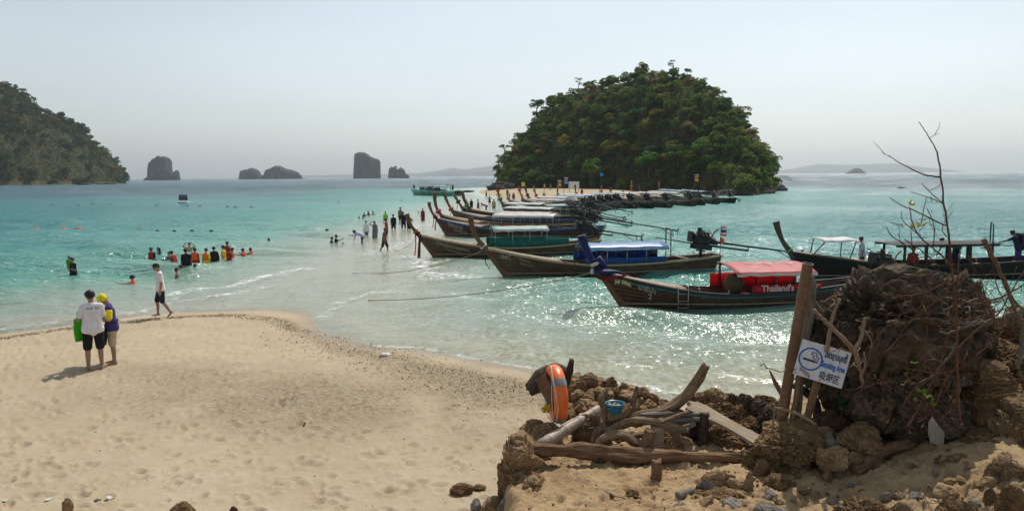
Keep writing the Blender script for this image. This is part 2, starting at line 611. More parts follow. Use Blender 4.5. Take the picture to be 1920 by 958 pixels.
# ---- sea
def water_material():
    t = NT('sea_water')
    co = t.n('NewGeometry').outputs['Position']
    dep = t.attr('depth')
    far = t.attr('far')
    patch = t.noise(t.mapping(co, (0.02, 0.045, 1)), 1.0, 5, 0.6)
    dd = t.math('ADD', dep, t.math('MULTIPLY', t.math('SUBTRACT', patch, 0.5), t.math('MULTIPLY', dep, 1.1)))
    c = t.ramp(t.math('DIVIDE', dd, 8.0), [(0.0, (0.50, 0.53, 0.42)), (0.03, (0.34, 0.45, 0.35)), (0.09, (0.105, 0.325, 0.26)), (0.20, (0.030, 0.225, 0.205)), (0.4, (0.014, 0.160, 0.168)), (0.9, (0.010, 0.078, 0.108))])
    opa = t.ramp(t.math('DIVIDE', dep, 2.0), [(0.0, (0.02, 0.02, 0.02)), (0.04, (0.2, 0.2, 0.2)), (0.14, (0.6, 0.6, 0.6)), (0.36, (0.95, 0.95, 0.95)), (0.8, (1, 1, 1))])
    w0 = t.noise(t.mapping(co, (0.30, 0.62, 1), (0, 0, 0.25)), 1.0, 2, 0.5, 0.3)
    w1 = t.noise(t.mapping(co, (0.9, 1.7, 1), (0, 0, 0.35)), 1.0, 3, 0.55, 0.5)
    w2 = t.noise(t.mapping(co, (2.8, 4.6, 1), (0, 0, -0.3)), 1.0, 3, 0.6, 0.4)
    w3 = t.noise(t.mapping(co, (8.0, 11.0, 1)), 1.0, 2, 0.6)
    w4 = t.noise(t.mapping(co, (0.10, 0.34, 1), (0, 0, 0.2)), 1.0, 5, 0.65)
    chop = t.attr('chop')
    h = t.math('ADD', t.math('MULTIPLY', w1, WAVE_A), t.math('MULTIPLY', w2, WAVE_B))
    h = t.math('ADD', h, t.math('MULTIPLY', w3, WAVE_C))
    h = t.math('ADD', h, t.math('MULTIPLY', w0, WAVE_0))
    h = t.math('ADD', h, t.math('MULTIPLY', t.math('MULTIPLY', w4, 3.5), far))
    h = t.math('MULTIPLY', h, chop)
    nb = t.bump(h, 1.0, 1.0)
    foam = t.attr('foam')
    fn = t.noise(t.mapping(co, (3.0, 2.2, 1)), 1.0, 6, 0.72, 0.8)
    fn2 = t.vor(t.mapping(co, (5.0, 4.0, 1)), 1.0)
    fk = t.math('SUBTRACT', fn, t.math('MULTIPLY', fn2, 0.12))
    fm = t.math('MULTIPLY', foam, t.ramp(fk, [(0.40, (0, 0, 0)), (0.56, (1, 1, 1))]), clamp=True)
    body = t.n('MixShader', {0: opa, 1: t.n('BsdfTransparent', {'Color': (0.92, 1.0, 0.93, 1)}), 2: t.n('BsdfDiffuse', {'Color': c, 'Normal': nb})})
    # the small steep facets that throw back the sun
    f1 = t.noise(t.mapping(co, (7.5, 3.2, 1), (0, 0, 0.12)), 1.0, 1, 0.5, 0.0, 'Color')
    f2 = t.noise(t.mapping(co, (1.3, 0.9, 1), (0, 0, -0.2)), 1.0, 2, 0.5, 0.0, 'Color')
    fs = t.n('VectorMath', {0: f1, 1: (0.5, 0.5, 0.5)}, operation='SUBTRACT').outputs[0]
    fs2 = t.n('VectorMath', {0: f2, 1: (0.5, 0.5, 0.5)}, operation='SUBTRACT').outputs[0]
    crest = t.ramp(w0, [(0.35, (0.45, 0.45, 0.45)), (0.65, (1, 1, 1))])
    k1 = t.math('MULTIPLY', t.math('MULTIPLY', t.math('ADD', 0.30, t.math('MULTIPLY', chop, 0.70)), GLINT), crest)
    fs = t.n('VectorMath', {0: fs, 'Scale': k1}, operation='SCALE').outputs[0]
    fs2 = t.n('VectorMath', {0: fs2, 'Scale': t.math('MULTIPLY', k1, 0.55)}, operation='SCALE').outputs[0]
    fsum = t.n('VectorMath', {0: fs, 1: fs2}, operation='ADD').outputs[0]
    fsum = t.n('VectorMath', {0: fsum, 1: (1, 1, 0)}, operation='MULTIPLY').outputs[0]
    gn = t.n('VectorMath', {0: t.n('VectorMath', {0: nb, 1: fsum}, operation='ADD').outputs[0]}, operation='NORMALIZE').outputs[0]
    rough = t.math('ADD', WAVE_R, t.math('MULTIPLY', far, 0.10))
    gl = t.n('BsdfGlossy', {'Roughness': rough, 'Normal': gn, 'Color': (1.0, 1.0, 1.0)})
    fr = t.n('Fresnel', {'IOR': 1.33, 'Normal': nb})
    frc = t.math('MINIMUM', fr.outputs[0], 0.54)
    sh = t.n('MixShader', {0: frc, 1: body, 2: gl})
    sh = t.n('MixShader', {0: fm, 1: sh, 2: t.n('BsdfDiffuse', {'Color': (0.82, 0.84, 0.82)})})
    return t.done(sh.outputs[0])
WAVE_A, WAVE_B, WAVE_C, WAVE_0, WAVE_R, GLINT = 0.42, 0.22, 0.06, 0.5, 0.17, 1.75
M_WATER = water_material()

FOAM_LINES = [([(300, 562), (380, 540), (440, 532), (500, 517), (570, 504)], 0.55, 1.0),
              ([(160, 600), (260, 585), (330, 566), (420, 556), (520, 535)], 0.3, 0.8),
              ([(0, 618), (80, 608), (150, 598), (250, 583)], 0.22, 0.6),
              ([(600, 596), (640, 566), (700, 548), (760, 546)], 0.35, 0.55),
              ([(790, 492), (800, 520), (850, 512), (890, 520)], 0.9, 1.0),
              ([(760, 480), (800, 492), (840, 488)], 0.7, 0.9), ([(850, 545), (900, 552), (950, 560)], 0.5, 0.6),
              ([(700, 475), (760, 455), (800, 445)], 1.6, 0.55), ([(760, 430), (800, 420)], 2.0, 0.5),
              ([(1150, 683), (1230, 690), (1300, 697), (1400, 712), (1460, 716)], 0.16, 1.0),
              ([(604, 632), (660, 645), (800, 652), (900, 675), (1000, 690), (1100, 705), (1250, 733), (1400, 748)], 0.22, 0.7),
              ([(1640, 365), (1700, 352)], 5, 0.3)]

def build_water():
    X, Y = persp_grid(7.0, 14000, 560, 620, 0.86)
    # the last rows reach the horizon
    d = poly_sd(X, Y, BEACH)
    gzv = ground_z(X, Y)
    depth = np.clip(-gzv, 0, 8)
    depth = np.where(Y > 300, 8.0, depth)
    lw = np.array([[0.9, 0.055, 0.3], [1.7, 0.075, -0.4], [2.6, 0.09, 0.15], [4.3, 0.12, 0.45], [7.5, 0.15, 0.05]])
    rowsp = np.abs(np.gradient(Y[:, 0]))[:, None]
    z = np.zeros_like(X)
    ph = 2.2 * fbm2(X, Y, 0.12, 3, 61)
    env = 0.62 + 0.30 * fbm2(X, Y, 0.25, 3, 66)
    for k, (lam, steep, ang) in enumerate(lw):
        fade = smooth(0.42 * lam, 0.16 * lam, rowsp)
        kx, ky = math.sin(ang), math.cos(ang)
        a = lam * steep / (2 * math.pi) * 1.5
        th = (X * kx + Y * ky) * 2 * math.pi / lam + ph * (1 + 0.3 * k) + k * 1.7
        z += a * fade * env * (np.sin(th) + 0.25 * np.sin(2 * th + 0.6))
    amp = smooth(0.03, 0.6, depth) * 0.9 + 0.06
    z = z * amp
    foam = np.zeros_like(X)
    for pl, w, s in FOAM_LINES:
        pts = [g2(*p) for p in pl]
        ds = seg_dist(X, Y, pts)
        jag = 0.6 * fbm2(X, Y, 1.1, 4, 71)
        f = smooth(1.0, 0.15, ds / w + jag) * s
        foam = np.maximum(foam, f)
        if w < 0.6 and s >= 0.8:
            z += 0.05 * np.exp(-(ds / (w * 0.9)) ** 2)
    far = smooth(60, 400, Y)
    chop = (0.22 + 0.78 * smooth(0.05, 0.9, depth)) * (0.8 + 0.5 * fbm2(X, Y, 0.05, 3, 77))
    o = np_mesh('sea_water', np.stack([X, Y, z], -1).reshape(-1, 3), grid_faces(*X.shape), M_WATER,
                attrs={'depth': ('POINT', depth), 'far': ('POINT', far), 'chop': ('POINT', chop), 'foam': ('POINT', foam)})
    tag(o, 'turquoise sea with sun glitter, pale over the sand bar', kind='structure')
build_water()

# ---- air
def build_haze():
    t = NT('haze')
    v = t.n('VolumePrincipled', {'Color': (0.84, 0.94, 1.0, 1), 'Density': 1.15e-4, 'Anisotropy': 0.5})
    t.t.links.new(v.outputs[0], t.out.inputs['Volume'])
    b = MB()
    x, y0, y1, z0, z1 = 14500, -60, 15000, -9.5, 330
    b.box((0, (y0 + y1) / 2, (z0 + z1) / 2), (2 * x, y1 - y0, z1 - z0))
    o = b.build('haze', t.m)
    tag(o, 'thin pale haze over the bay', kind='stuff')
# ================================================================== ISLANDS, SEA STACKS, TREES
def interp(pts, x):
    xs = [p[0] for p in pts]; ys = [p[1] for p in pts]
    return np.interp(x, xs, ys)

def rock_mat(name, c0, c1, c2, scale=0.15, bump=0.8, dist=1.0):
    t = NT(name)
    co = t.coord()
    a = t.noise(co, scale * 2.2, 8, 0.68, 0.5)
    s = t.noise(t.mapping(co, (scale * 5, scale * 5, scale * 0.8)), 1.0, 6, 0.6)
    v = t.vor(co, scale * 4)
    k = t.math('ADD', t.math('MULTIPLY', a, 0.6), t.math('MULTIPLY', s, 0.4))
    c = t.ramp(k, [(0.33, c0), (0.5, c1), (0.68, c2)])
    h = t.math('ADD', k, t.math('MULTIPLY', v, 0.4))
    return t.done(t.pbsdf(c, 0.9, t.bump(h, bump, dist), 0.2))

M_ISLAND = rock_mat('island_earth', (0.022, 0.02, 0.014), (0.05, 0.042, 0.026), (0.10, 0.075, 0.04), 0.25)
M_ISLAND_FAR = rock_mat('island_earth_dry', (0.030, 0.036, 0.012), (0.065, 0.058, 0.022), (0.14, 0.10, 0.04), 0.06, 0.6, 3)
M_STACK = rock_mat('limestone', (0.014, 0.022, 0.022), (0.035, 0.044, 0.048), (0.10, 0.105, 0.105), 0.035, 1.0, 9)

def leaf_mat(name, cols, spread=0.0, trans=0.42):
    """cols: list of (position, colour) picked by the tree's own random value"""
    t = NT(name)
    if spread:          # one sheet of many bushes: the kind of bush changes from place to place
        rnd = t.ramp(t.noise(t.n('NewGeometry').outputs['Position'], spread, 4, 0.6), [(0.30, (0, 0, 0)), (0.72, (1, 1, 1))])
    else:
        rnd = t.n('ObjectInfo').outputs['Random']
    c = t.ramp(rnd, cols)
    tone = t.attr('tone')
    c = t.n('HueSaturation', {'Color': c, 'Value': t.math('ADD', 0.72, t.math('MULTIPLY', tone, 1.35)), 'Hue': t.math('ADD', 0.485, t.math('MULTIPLY', tone, 0.03)), 'Saturation': 1.08}).outputs[0]
    d = t.n('BsdfPrincipled', {'Base Color': c, 'Roughness': 0.6, 'Specular IOR Level': 0.25}).outputs[0]
    tr = t.n('BsdfTranslucent', {'Color': t.mix(0.5, c, t.mix(1.0, c, (1.5, 1.6, 0.6), 'MULTIPLY'))}).outputs[0]
    return t.done(t.n('MixShader', {0: trans, 1: d, 2: tr}).outputs[0])

M_LEAF = leaf_mat('island_foliage', [(0.0, (0.022, 0.056, 0.012)), (0.3, (0.042, 0.084, 0.017)), (0.6, (0.078, 0.110, 0.022)), (0.85, (0.105, 0.112, 0.026)), (1.0, (0.13, 0.100, 0.030))])
M_LEAF_DRY = leaf_mat('dry_foliage', [(0.0, (0.085, 0.075, 0.030)), (1.0, (0.14, 0.095, 0.042))])
M_LEAF_BRIGHT = leaf_mat('bright_foliage', [(0.0, (0.048, 0.108, 0.02)), (1.0, (0.072, 0.128, 0.025))])
M_LEAF_YEL = leaf_mat('yellow_foliage', [(0.0, (0.13, 0.13, 0.025)), (1.0, (0.16, 0.14, 0.03))])
M_LEAF_FAR = leaf_mat('far_foliage', [(0.0, (0.009, 0.026, 0.009)), (0.4, (0.017, 0.040, 0.011)), (0.65, (0.032, 0.050, 0.013)), (0.85, (0.065, 0.060, 0.018)), (1.0, (0.11, 0.076, 0.028))])
LC1 = [(0.0, (0.022, 0.056, 0.012)), (0.3, (0.042, 0.084, 0.017)), (0.6, (0.078, 0.110, 0.022)), (0.85, (0.105, 0.112, 0.026)), (1.0, (0.13, 0.100, 0.030))]
M_COVER = leaf_mat('island_bushes', LC1, 0.16)
M_COVER_FAR = leaf_mat('headland_bushes', [(0.0, (0.008, 0.030, 0.008)), (0.55, (0.018, 0.048, 0.011)), (0.8, (0.045, 0.060, 0.017)), (1.0, (0.12, 0.088, 0.032))], 0.022)
M_BARK = wood('bark', (0.05, 0.038, 0.026), (0.10, 0.08, 0.06), (0.17, 0.14, 0.11), 0.5, axis='Z')

def crown_arrays(seed, n, leaf, kind='round'):
    """leaf faces in clumps through a crown of radius 1, centred on the origin"""
    g = np.random.default_rng(seed)
    if kind == 'round':   nc, ex, ctr = 15, (1.0, 1.0, 0.78), 0.0
    elif kind == 'tall':  nc, ex, ctr = 13, (0.72, 0.72, 1.2), 0.1
    elif kind == 'flat':  nc, ex, ctr = 10, (1.15, 1.15, 0.28), 0.2
    else:                 nc, ex, ctr = 7, (0.9, 0.9, 0.9), 0.1          # sparse
    a = g.uniform(0, 2 * np.pi, nc); u = g.uniform(-0.55, 1, nc); r = g.uniform(0.35, 0.85, nc) ** 0.7
    q = np.sqrt(1 - u * u)
    C = np.stack([np.cos(a) * q * r * ex[0], np.sin(a) * q * r * ex[1], u * r * ex[2] + ctr], 1)
    cr = g.uniform(0.24, 0.46, nc) * (0.7 if kind in ('flat', 'sparse') else 1.0)
    ct = g.uniform(0, 1, nc)
    k = g.integers(0, nc, n)
    dv = g.normal(size=(n, 3)); dv /= np.linalg.norm(dv, axis=1)[:, None]
    dv[:, 2] = np.where(dv[:, 2] < -0.3, -dv[:, 2], dv[:, 2])
    rad = g.uniform(0.35, 1.0, n) ** 0.5
    P = C[k] + dv * (rad * cr[k])[:, None] * np.array([1.1, 1.1, 0.85])
    nrm = dv * 0.8 + g.normal(size=(n, 3)) * 0.55 + np.array([0, 0, 0.35])
    nrm /= np.linalg.norm(nrm, axis=1)[:, None]
    t1 = np.cross(nrm, g.normal(size=(n, 3))); t1 /= np.linalg.norm(t1, axis=1)[:, None]
    t2 = np.cross(nrm, t1)
    s = leaf * g.uniform(0.6, 1.3, n)[:, None]
    V = np.stack([P - t1 * s, P - t2 * s * 0.55, P + t1 * s, P + t2 * s * 0.55], 1).reshape(-1, 3)
    F = np.arange(4 * n).reshape(n, 4)
    tone = np.clip(0.55 * ct[k] + 0.45 * g.uniform(0, 1, n), 0, 1)
    return V, F, tone, C

def crown_mesh(name, seed, n, leaf, kind):
    V, F, tone, C = crown_arrays(seed, n, leaf, kind)
    o = np_mesh(name, V, F, None, False, {'tone': ('FACE', tone)})
    me = o.data
    bpy.data.objects.remove(o)
    return me, C

def trunk_mesh(C, seed, low=-1.5):
    g = random.Random(seed)
    b = MB()
    top = Vector((g.uniform(-.1, .1), g.uniform(-.1, .1), 0.15))
    base = Vector((g.uniform(-.25, .25), g.uniform(-.15, .15), low))
    mid = (top + base) / 2 + Vector((g.uniform(-.12, .12), g.uniform(-.12, .12), 0))
    b.tube([base, mid, top], [0.085, 0.065, 0.045], 6)
    for c in list(C)[:7]:
        c = Vector(c)
        s = mid.lerp(top, g.random())
        m = s.lerp(c, 0.5) + Vector((0, 0, -0.06))
        b.tube([s, m, c], [0.035, 0.024, 0.012], 5)
    return b.mesh('trunk')

CROWNS = {}
for kind, cnt, n, leaf in (('round', 6, 1700, 0.082), ('tall', 3, 1500, 0.082), ('flat', 2, 800, 0.08), ('sparse', 3, 380, 0.07)):
    CROWNS[kind] = []
    for k in range(cnt):
        me, C = crown_mesh('crown', 100 + k + 17 * len(kind), n, leaf, kind)
        CROWNS[kind].append((me, trunk_mesh(C, 5 + k)))

def add_tree(base, r, kind, mat, label, group, k=None, name='forest_tree', lift=None, rz=None):
    me, tm = CROWNS[kind][rng.randrange(len(CROWNS[kind])) if k is None else k]
    z = (1.35 if lift is None else lift) * r
    root = empty(name, base, rng.uniform(0, 6.28) if rz is None else rz, label, 'tree', group)
    c = link('crown', me, None, root)
    c.location = (0, 0, z); c.scale = (r, r, r)
    if len(me.materials) == 0: me.materials.append(M_LEAF)
    c.material_slots[0].link = 'OBJECT'
    c.material_slots[0].material = mat
    t = link('trunk', tm, M_BARK, root)
    t.location = (0, 0, z); t.scale = (r, r, r)
    return root

class Island:
    """a hill described by the line its top draws and the line of its foot"""
    def __init__(self, top, foot, back, tree_h, power=1.75, rough=1.2, seed=3):
        self.top, self.foot, self.back, self.th, self.pw, self.rough, self.seed = top, foot, back, tree_h, power, rough, seed
    def pos(self, px, v):
        """px: picture column of the ridge line, v 0 foot .. 1 ridge .. 2 back foot (arrays)"""
        px = np.asarray(px, float); v = np.asarray(v, float)
        yf = interp(self.foot, px)
        yr = yf + self.back
        py = interp(self.top, px)
        # point on the ridge
        c = np.array(CAM_ROT)
        d = np.stack([(px - 960) / FPX, -(py - 479) / FPX, -np.ones_like(px)], -1) @ c.T
        tt = yr / d[..., 1]
        zr = np.maximum(CAMH + d[..., 2] * tt - self.th, 0.3)
        Y = yf + self.back * v
        X = d[..., 0] / d[..., 1] * Y
        w = np.where(v <= 1, v, 2 - v)
        prof = 1 - (1 - np.clip(w, 0, 1)) ** self.pw
        Z = zr * prof
        n = fbm2(X, Y, 0.11 / max(1, self.back / 60), 4, self.seed)
        Z = Z + n * self.rough * np.clip(w * 4, 0, 1) - 0.6 * (1 - np.clip(w * 6, 0, 1))
        return X, Y, Z
    def mesh(self, name, x0, x1, nu, nv, mat):
        u = np.linspace(x0, x1, nu); v = np.linspace(-0.03, 2, nv)
        U, Vv = np.meshgrid(u, v, indexing='ij')
        X, Y, Z = self.pos(U, Vv)
        Z[0, :] = -3; Z[-1, :] = -3
        return np_mesh(name, np.stack([X, Y, Z], -1).reshape(-1, 3), grid_faces(nu, nv)[:, ::1], mat)

def leaf_cover(isl, name, n, leaf, mat, x0, x1, label, pw=1.0, v0=0.0):
    """low bushes and creepers between the trees"""
    g = np.random.default_rng(77)
    u = g.uniform(x0, x1, n); v = g.uniform(v0, 1.08, n) ** pw
    X, Y, Z = isl.pos(u, v)
    nn = fbm2(X, Y, 0.35 * 0.2 / leaf, 3, 5)
    P = np.stack([X, Y, Z + np.abs(g.normal(size=n)) * leaf * 2.2 * (0.7 + nn)], 1)
    nrm = g.normal(size=(n, 3)) * 0.6 + np.array([0, -0.5, 0.7])
    nrm /= np.linalg.norm(nrm, axis=1)[:, None]
    t1 = np.cross(nrm, g.normal(size=(n, 3))); t1 /= np.linalg.norm(t1, axis=1)[:, None]
    t2 = np.cross(nrm, t1)
    s = leaf * g.uniform(0.6, 1.5, n)[:, None]
    V = np.stack([P - t1 * s, P - t2 * s * 0.6, P + t1 * s, P + t2 * s * 0.6], 1).reshape(-1, 3)
    o = np_mesh(name, V, np.arange(4 * n).reshape(n, 4), mat, False, {'tone': ('FACE', np.clip(0.5 + 0.6 * nn + 0.25 * g.normal(size=n), 0, 1))})
    return tag(o, label, kind='stuff')

# ---- the round island behind the boats
TOP1 = [(924, 352), (930, 325), (940, 300), (955, 278), (985, 246), (1000, 226), (1015, 200), (1035, 188), (1060, 172), (1090, 158), (1110, 152), (1135, 150), (1165, 140), (1200, 128), (1225, 130), (1255, 128), (1285, 132), (1310, 142), (1335, 158),
        (1355, 174), (1380, 192), (1398, 217), (1415, 250), (1432, 277), (1447, 300), (1455, 335), (1458, 352)]
FOOT1 = [(924, 236), (1000, 228), (1150, 208), (1250, 192), (1330, 176), (1390, 162), (1425, 168), (1445, 185), (1460, 205)]
ISL1 = Island(TOP1, FOOT1, 42, 3.4, 1.7, 1.6, 3)
tag(ISL1.mesh('island_hill', 922, 1460, 200, 90, M_ISLAND), 'steep wooded island hill behind the moored boats', kind='structure')
leaf_cover(ISL1, 'undergrowth', 60000, 0.20, M_COVER, 926, 1456, 'dense low bushes between the island trees', 0.9, 0.03)

TREE_G1 = 'forest trees covering the round island'
TL1 = {'round': 'round crowned olive green forest tree',
       'tall': 'narrow upright forest tree',
       'flat': 'flat topped spreading forest tree',
       'sparse': 'thin leaved open forest tree',
       'dry': 'brown dry leaved forest tree'}
MASS = []
def plant_island1():
    pts = []
    tries = 0
    while len(pts) < 250 and tries < 9000:
        tries += 1
        px = rng.uniform(934, 1448)
        v = rng.random() ** 0.85 * 1.06
        X, Y, Z = (float(a[0]) for a in ISL1.pos([px], [v]))
        r = rng.uniform(1.7, 3.1) * (0.82 if v > 0.9 else 1.0)
        if all((X - a) ** 2 + (Y - b) ** 2 * 0.5 + (Z - c) ** 2 > (0.74 * (r + q)) ** 2 for a, b, c, q in pts):
            pts.append((X, Y, Z, r))
            roll = rng.random()
            kind = 'round' if roll < 0.66 else 'tall' if roll < 0.80 else 'flat' if roll < 0.88 else 'sparse'
            dry = rng.random() < 0.04
            if len(pts) > 196:
                MASS.append((X, Y, Z - 0.3 + rng.uniform(0.55, 1.1) * r, r)); continue
            zone = ('low on', 'halfway up', 'high on')[0 if v < 0.3 else 1 if v < 0.68 else 2] + ' the ' + ('far left', 'left', 'middle', 'right', 'far right')[min(4, int((px - 930) / 105))] + ' of the island'
            add_tree((X, Y, Z - 0.3), r, kind, M_LEAF_DRY if dry else M_LEAF, (TL1['dry'] if dry else TL1[kind]) + ' ' + zone, TREE_G1, lift=rng.uniform(0.55, 1.2))
    # the ones that stand out
    def special(px, py, Y, r, kind, mat, label, k=0, lift=1.6):
        p = D(px, py, Y)
        p.z -= lift * r
        add_tree(p, r, kind, mat, label, None, k, lift=lift)
    special(1262, 122, 236, 1.9, 'sparse', M_LEAF, 'spindly see-through tree sticking up from the summit of the island', 0, 1.5)
    special(1203, 131, 236, 2.3, 'round', M_LEAF, 'domed dark tree at the top of the island, left of the spindly summit tree', 1, 0.9)
    special(1354, 176, 226, 1.5, 'flat', M_LEAF, 'small umbrella shaped tree standing clear of the right shoulder of the island', 0, 2.6)
    special(1008, 196, 262, 2.6, 'round', M_LEAF, 'leaning tree jutting out of the upper left slope of the island', 2, 1.0)
    special(1085, 156, 256, 2.0, 'sparse', M_LEAF, 'ragged open tree on the skyline of the upper left slope', 1, 1.3)
    special(1140, 157, 246, 2.4, 'round', M_LEAF, 'dark rounded tree on the skyline, halfway to the summit', 3, 0.9)
    special(946, 278, 246, 2.0, 'flat', M_LEAF, 'wispy flat tree leaning over the left shore of the island', 1, 1.4)
    special(936, 302, 240, 2.5, 'sparse', M_LEAF, 'half bare tree hanging over the water at the left foot of the island', 2, 1.1)
    special(1446, 305, 195, 2.4, 'sparse', M_LEAF_DRY, 'bare thinning tree hanging over the water at the right foot of the island', 2, 1.1)
    special(1270, 290, 192, 3.4, 'round', M_LEAF_BRIGHT, 'large bright green leafy tree low on the island above the far boats', 0, 1.0)
    special(1320, 278, 184, 2.7, 'round', M_LEAF_BRIGHT, 'fresh green tree low on the island, upper of the bright ones', 4, 1.0)
    special(1215, 300, 198, 3.1, 'round', M_LEAF_BRIGHT, 'bright green bush-like tree, lower left of the fresh green pair', 5, 0.9)
    special(1350, 272, 180, 1.9, 'tall', M_LEAF_BRIGHT, 'slim fresh green tree right of the bright green trees', 0, 1.0)
    special(1058, 268, 226, 2.0, 'tall', M_LEAF_YEL, 'yellow-green tree in the middle of the left slope', 1, 1.0)
    special(1165, 275, 212, 2.1, 'round', M_LEAF_YEL, 'small yellowing tree above the beach in the middle of the island', 3, 0.9)
    special(1110, 318, 212, 3.3, 'round', M_LEAF_BRIGHT, 'broad green tree at the back of the far beach', 1, 0.9)
plant_island1()
def tree_mass(name, spots, mat, label, n, leaf):
    VV, FF, TT = [], [], []
    base = 0
    for k, (x, y, z, r) in enumerate(spots):
        V, F, tone, C = crown_arrays(900 + k % 7, n, leaf, 'round')
        a = k * 1.7
        Rm = np.array([[math.cos(a), -math.sin(a), 0], [math.sin(a), math.cos(a), 0], [0, 0, 1]])
        VV.append(V @ Rm.T * r + np.array([x, y, z])); FF.append(F + base); TT.append(np.clip(tone * 0.7 + 0.3 * ((k * 0.37) % 1), 0, 1))
        base += len(V)
    tag(np_mesh(name, np.concatenate(VV), np.concatenate(FF), mat, False, {'tone': ('FACE', np.concatenate(TT))}), label, kind='stuff')
tree_mass('forest_mass', MASS, M_COVER, 'smaller tree crowns filling the forest on the island', 420, 0.15)

# shore rocks of the island and the bare branch over the water
def far_rock(name, px, py, Y, size, label, seed, mat=None, group=None):
    g = np.random.default_rng(seed)
    b = MB(); b.ball((0, 0, 0), 1.0, 14, 9)
    V = np.array(b.v)
    n = fbm(V * 1.6 + seed, 4, seed)
    V = V * (1 + 0.45 * n)[:, None] * np.array(size)
    b.v = [tuple(p) for p in V]
    b.sm = [False] * len(b.f)
    o = b.build(name, mat or M_STACK_NEAR, None, D(px, py, Y))
    return tag(o, label, 'rock', group)
M_STACK_NEAR = rock_mat('shore_rock', (0.015, 0.014, 0.012), (0.035, 0.033, 0.028), (0.08, 0.072, 0.06), 0.8, 0.8, 0.3)
far_rock('shore_rock', 1452, 356, 205, (3.6, 3.0, 1.5), 'dark pointed rock at the right end of the island in the surf', 3)
far_rock('shore_rock', 1415, 362, 178, (5.0, 3.0, 1.7), 'dark rock shelf under the right slope of the island', 4)
far_rock('shore_rock', 1370, 368, 164, (5.0, 3.0, 1.4), 'dark rocks at the waterline behind the farthest boat', 5)
far_rock('shore_rock', 931, 354, 226, (3.2, 2.5, 1.1), 'low dark rocks at the left foot of the island where two people stand', 6)
far_rock('shore_rock', 945, 351, 228, (3.5, 2.5, 1.6), 'dark rock under the overhanging trees at the left end of the far beach', 7)
far_rock('shore_rock', 876, 359, 190, (1.9, 1.2, 0.28), 'flat dark rock awash left of the far beach', 8)
far_rock('shore_rock', 1690, 352, 215, (1.2, 1.0, 0.2), 'small rock awash beyond the right-hand boat', 9)
b = MB()
p0 = D(1440, 338, 190)
for dx, dz, L in ((7, 1.5, 1), (6.0, 0.4, .8), (5.2, 2.4, .7)):
    q = p0 + Vector((dx, 0, -0.5 + dz * 0.6)); m = p0.lerp(q, 0.5) + Vector((0, 0, 0.5))
    b.tube([p0, m, q], [0.11, 0.07, 0.025], 5)
    for k in range(5):
        a = m.lerp(q, rng.random()); b.tube([a, a + Vector((rng.uniform(.3, 1.4), rng.uniform(-.5, .5), rng.uniform(-1.0, .7)))], [0.035, 0.012], 4)
tag(b.build('bare_branch', M_BARK), 'bare dead branch reaching out over the sea from the right side of the island', 'branch')

# ---- the hillside at the left edge, farther off
TOP2 = [(-330, 50), (-120, 98), (-40, 130), (0, 150), (20, 154), (45, 170), (60, 181), (78, 203), (110, 210), (135, 227), (160, 244), (180, 264), (198, 280), (212, 292), (224, 305), (231, 318), (236, 334), (238, 341)]
FOOT2 = [(-330, 600), (0, 660), (120, 700), (238, 760)]
ISL2 = Island(TOP2, FOOT2, 120, 7.0, 1.6, 5.0, 13)
tag(ISL2.mesh('headland_hill', -330, 238, 130, 70, M_ISLAND_FAR), 'dry wooded headland across the bay at the left edge', kind='structure')
leaf_cover(ISL2, 'headland_scrub', 64000, 0.55, M_COVER_FAR, -320, 236, 'scrub and dry grass between the headland trees', 0.9, 0.02)
MASS2 = []
N_HEAD = [0]
def HZ(px, v):
    return ('near the shore', 'halfway up', 'near the ridge')[0 if v < 0.3 else 1 if v < 0.68 else 2] + ', ' + ('at the picture edge', 'in its middle part', 'towards its seaward end')[0 if px < 60 else 1 if px < 150 else 2]
def plant_island2():
    pts = []
    tries = 0
    while len(pts) < 250 and tries < 8000:
        tries += 1
        px = rng.uniform(-150, 234)
        v = rng.random() ** 0.9 * 1.05
        X, Y, Z = (float(a[0]) for a in ISL2.pos([px], [v]))
        r = rng.uniform(3.0, 6.4)
        dry_zone = fbm2(np.array([X]), np.array([Z]), 0.03, 3, 4)[0]
        if dry_zone > 0.16 and rng.random() < 0.8: continue
        if all((X - a) ** 2 + (Y - b) ** 2 * 0.5 + (Z - c) ** 2 > (0.66 * (r + q)) ** 2 for a, b, c, q in pts):
            pts.append((X, Y, Z, r))
            if N_HEAD[0] >= 78 or px < -20:
                MASS2.append((X, Y, Z + rng.uniform(0.2, 0.8) * r, r)); continue
            N_HEAD[0] += 1
            kind = rng.choice(['round', 'round', 'round', 'tall', 'sparse'])
            dry = rng.random() < 0.08
            add_tree((X, Y, Z - 0.5), r, kind, M_LEAF_DRY if dry else M_LEAF_FAR,
                     'brown dry tree on the hazy headland ' + HZ(px, v) if dry else {'round': 'rounded dark tree on the hazy headland ' + HZ(px, v), 'tall': 'upright dark tree on the hazy headland ' + HZ(px, v), 'sparse': 'thin open tree on the hazy headland ' + HZ(px, v)}[kind],
                     'trees on the far headland', lift=rng.uniform(0.5, 1.0))
    for px, py, r, k, lab in ((42, 180, 5.5, 0, 'bushy tree breaking the skyline near the top of the headland'), (113, 219, 5.5, 1, 'tree with a broken outline on the headland skyline, halfway down'),
                              (150, 238, 6, 2, 'pair-crowned dark tree on the lower skyline of the headland')):
        p = D(px, py, 790); p.z -= 5
        add_tree(p, r, 'round', M_LEAF_FAR, lab, None, k, lift=0.9)
plant_island2()
tree_mass('headland_forest', MASS2, M_COVER_FAR, 'smaller tree crowns of the headland forest', 300, 0.17)

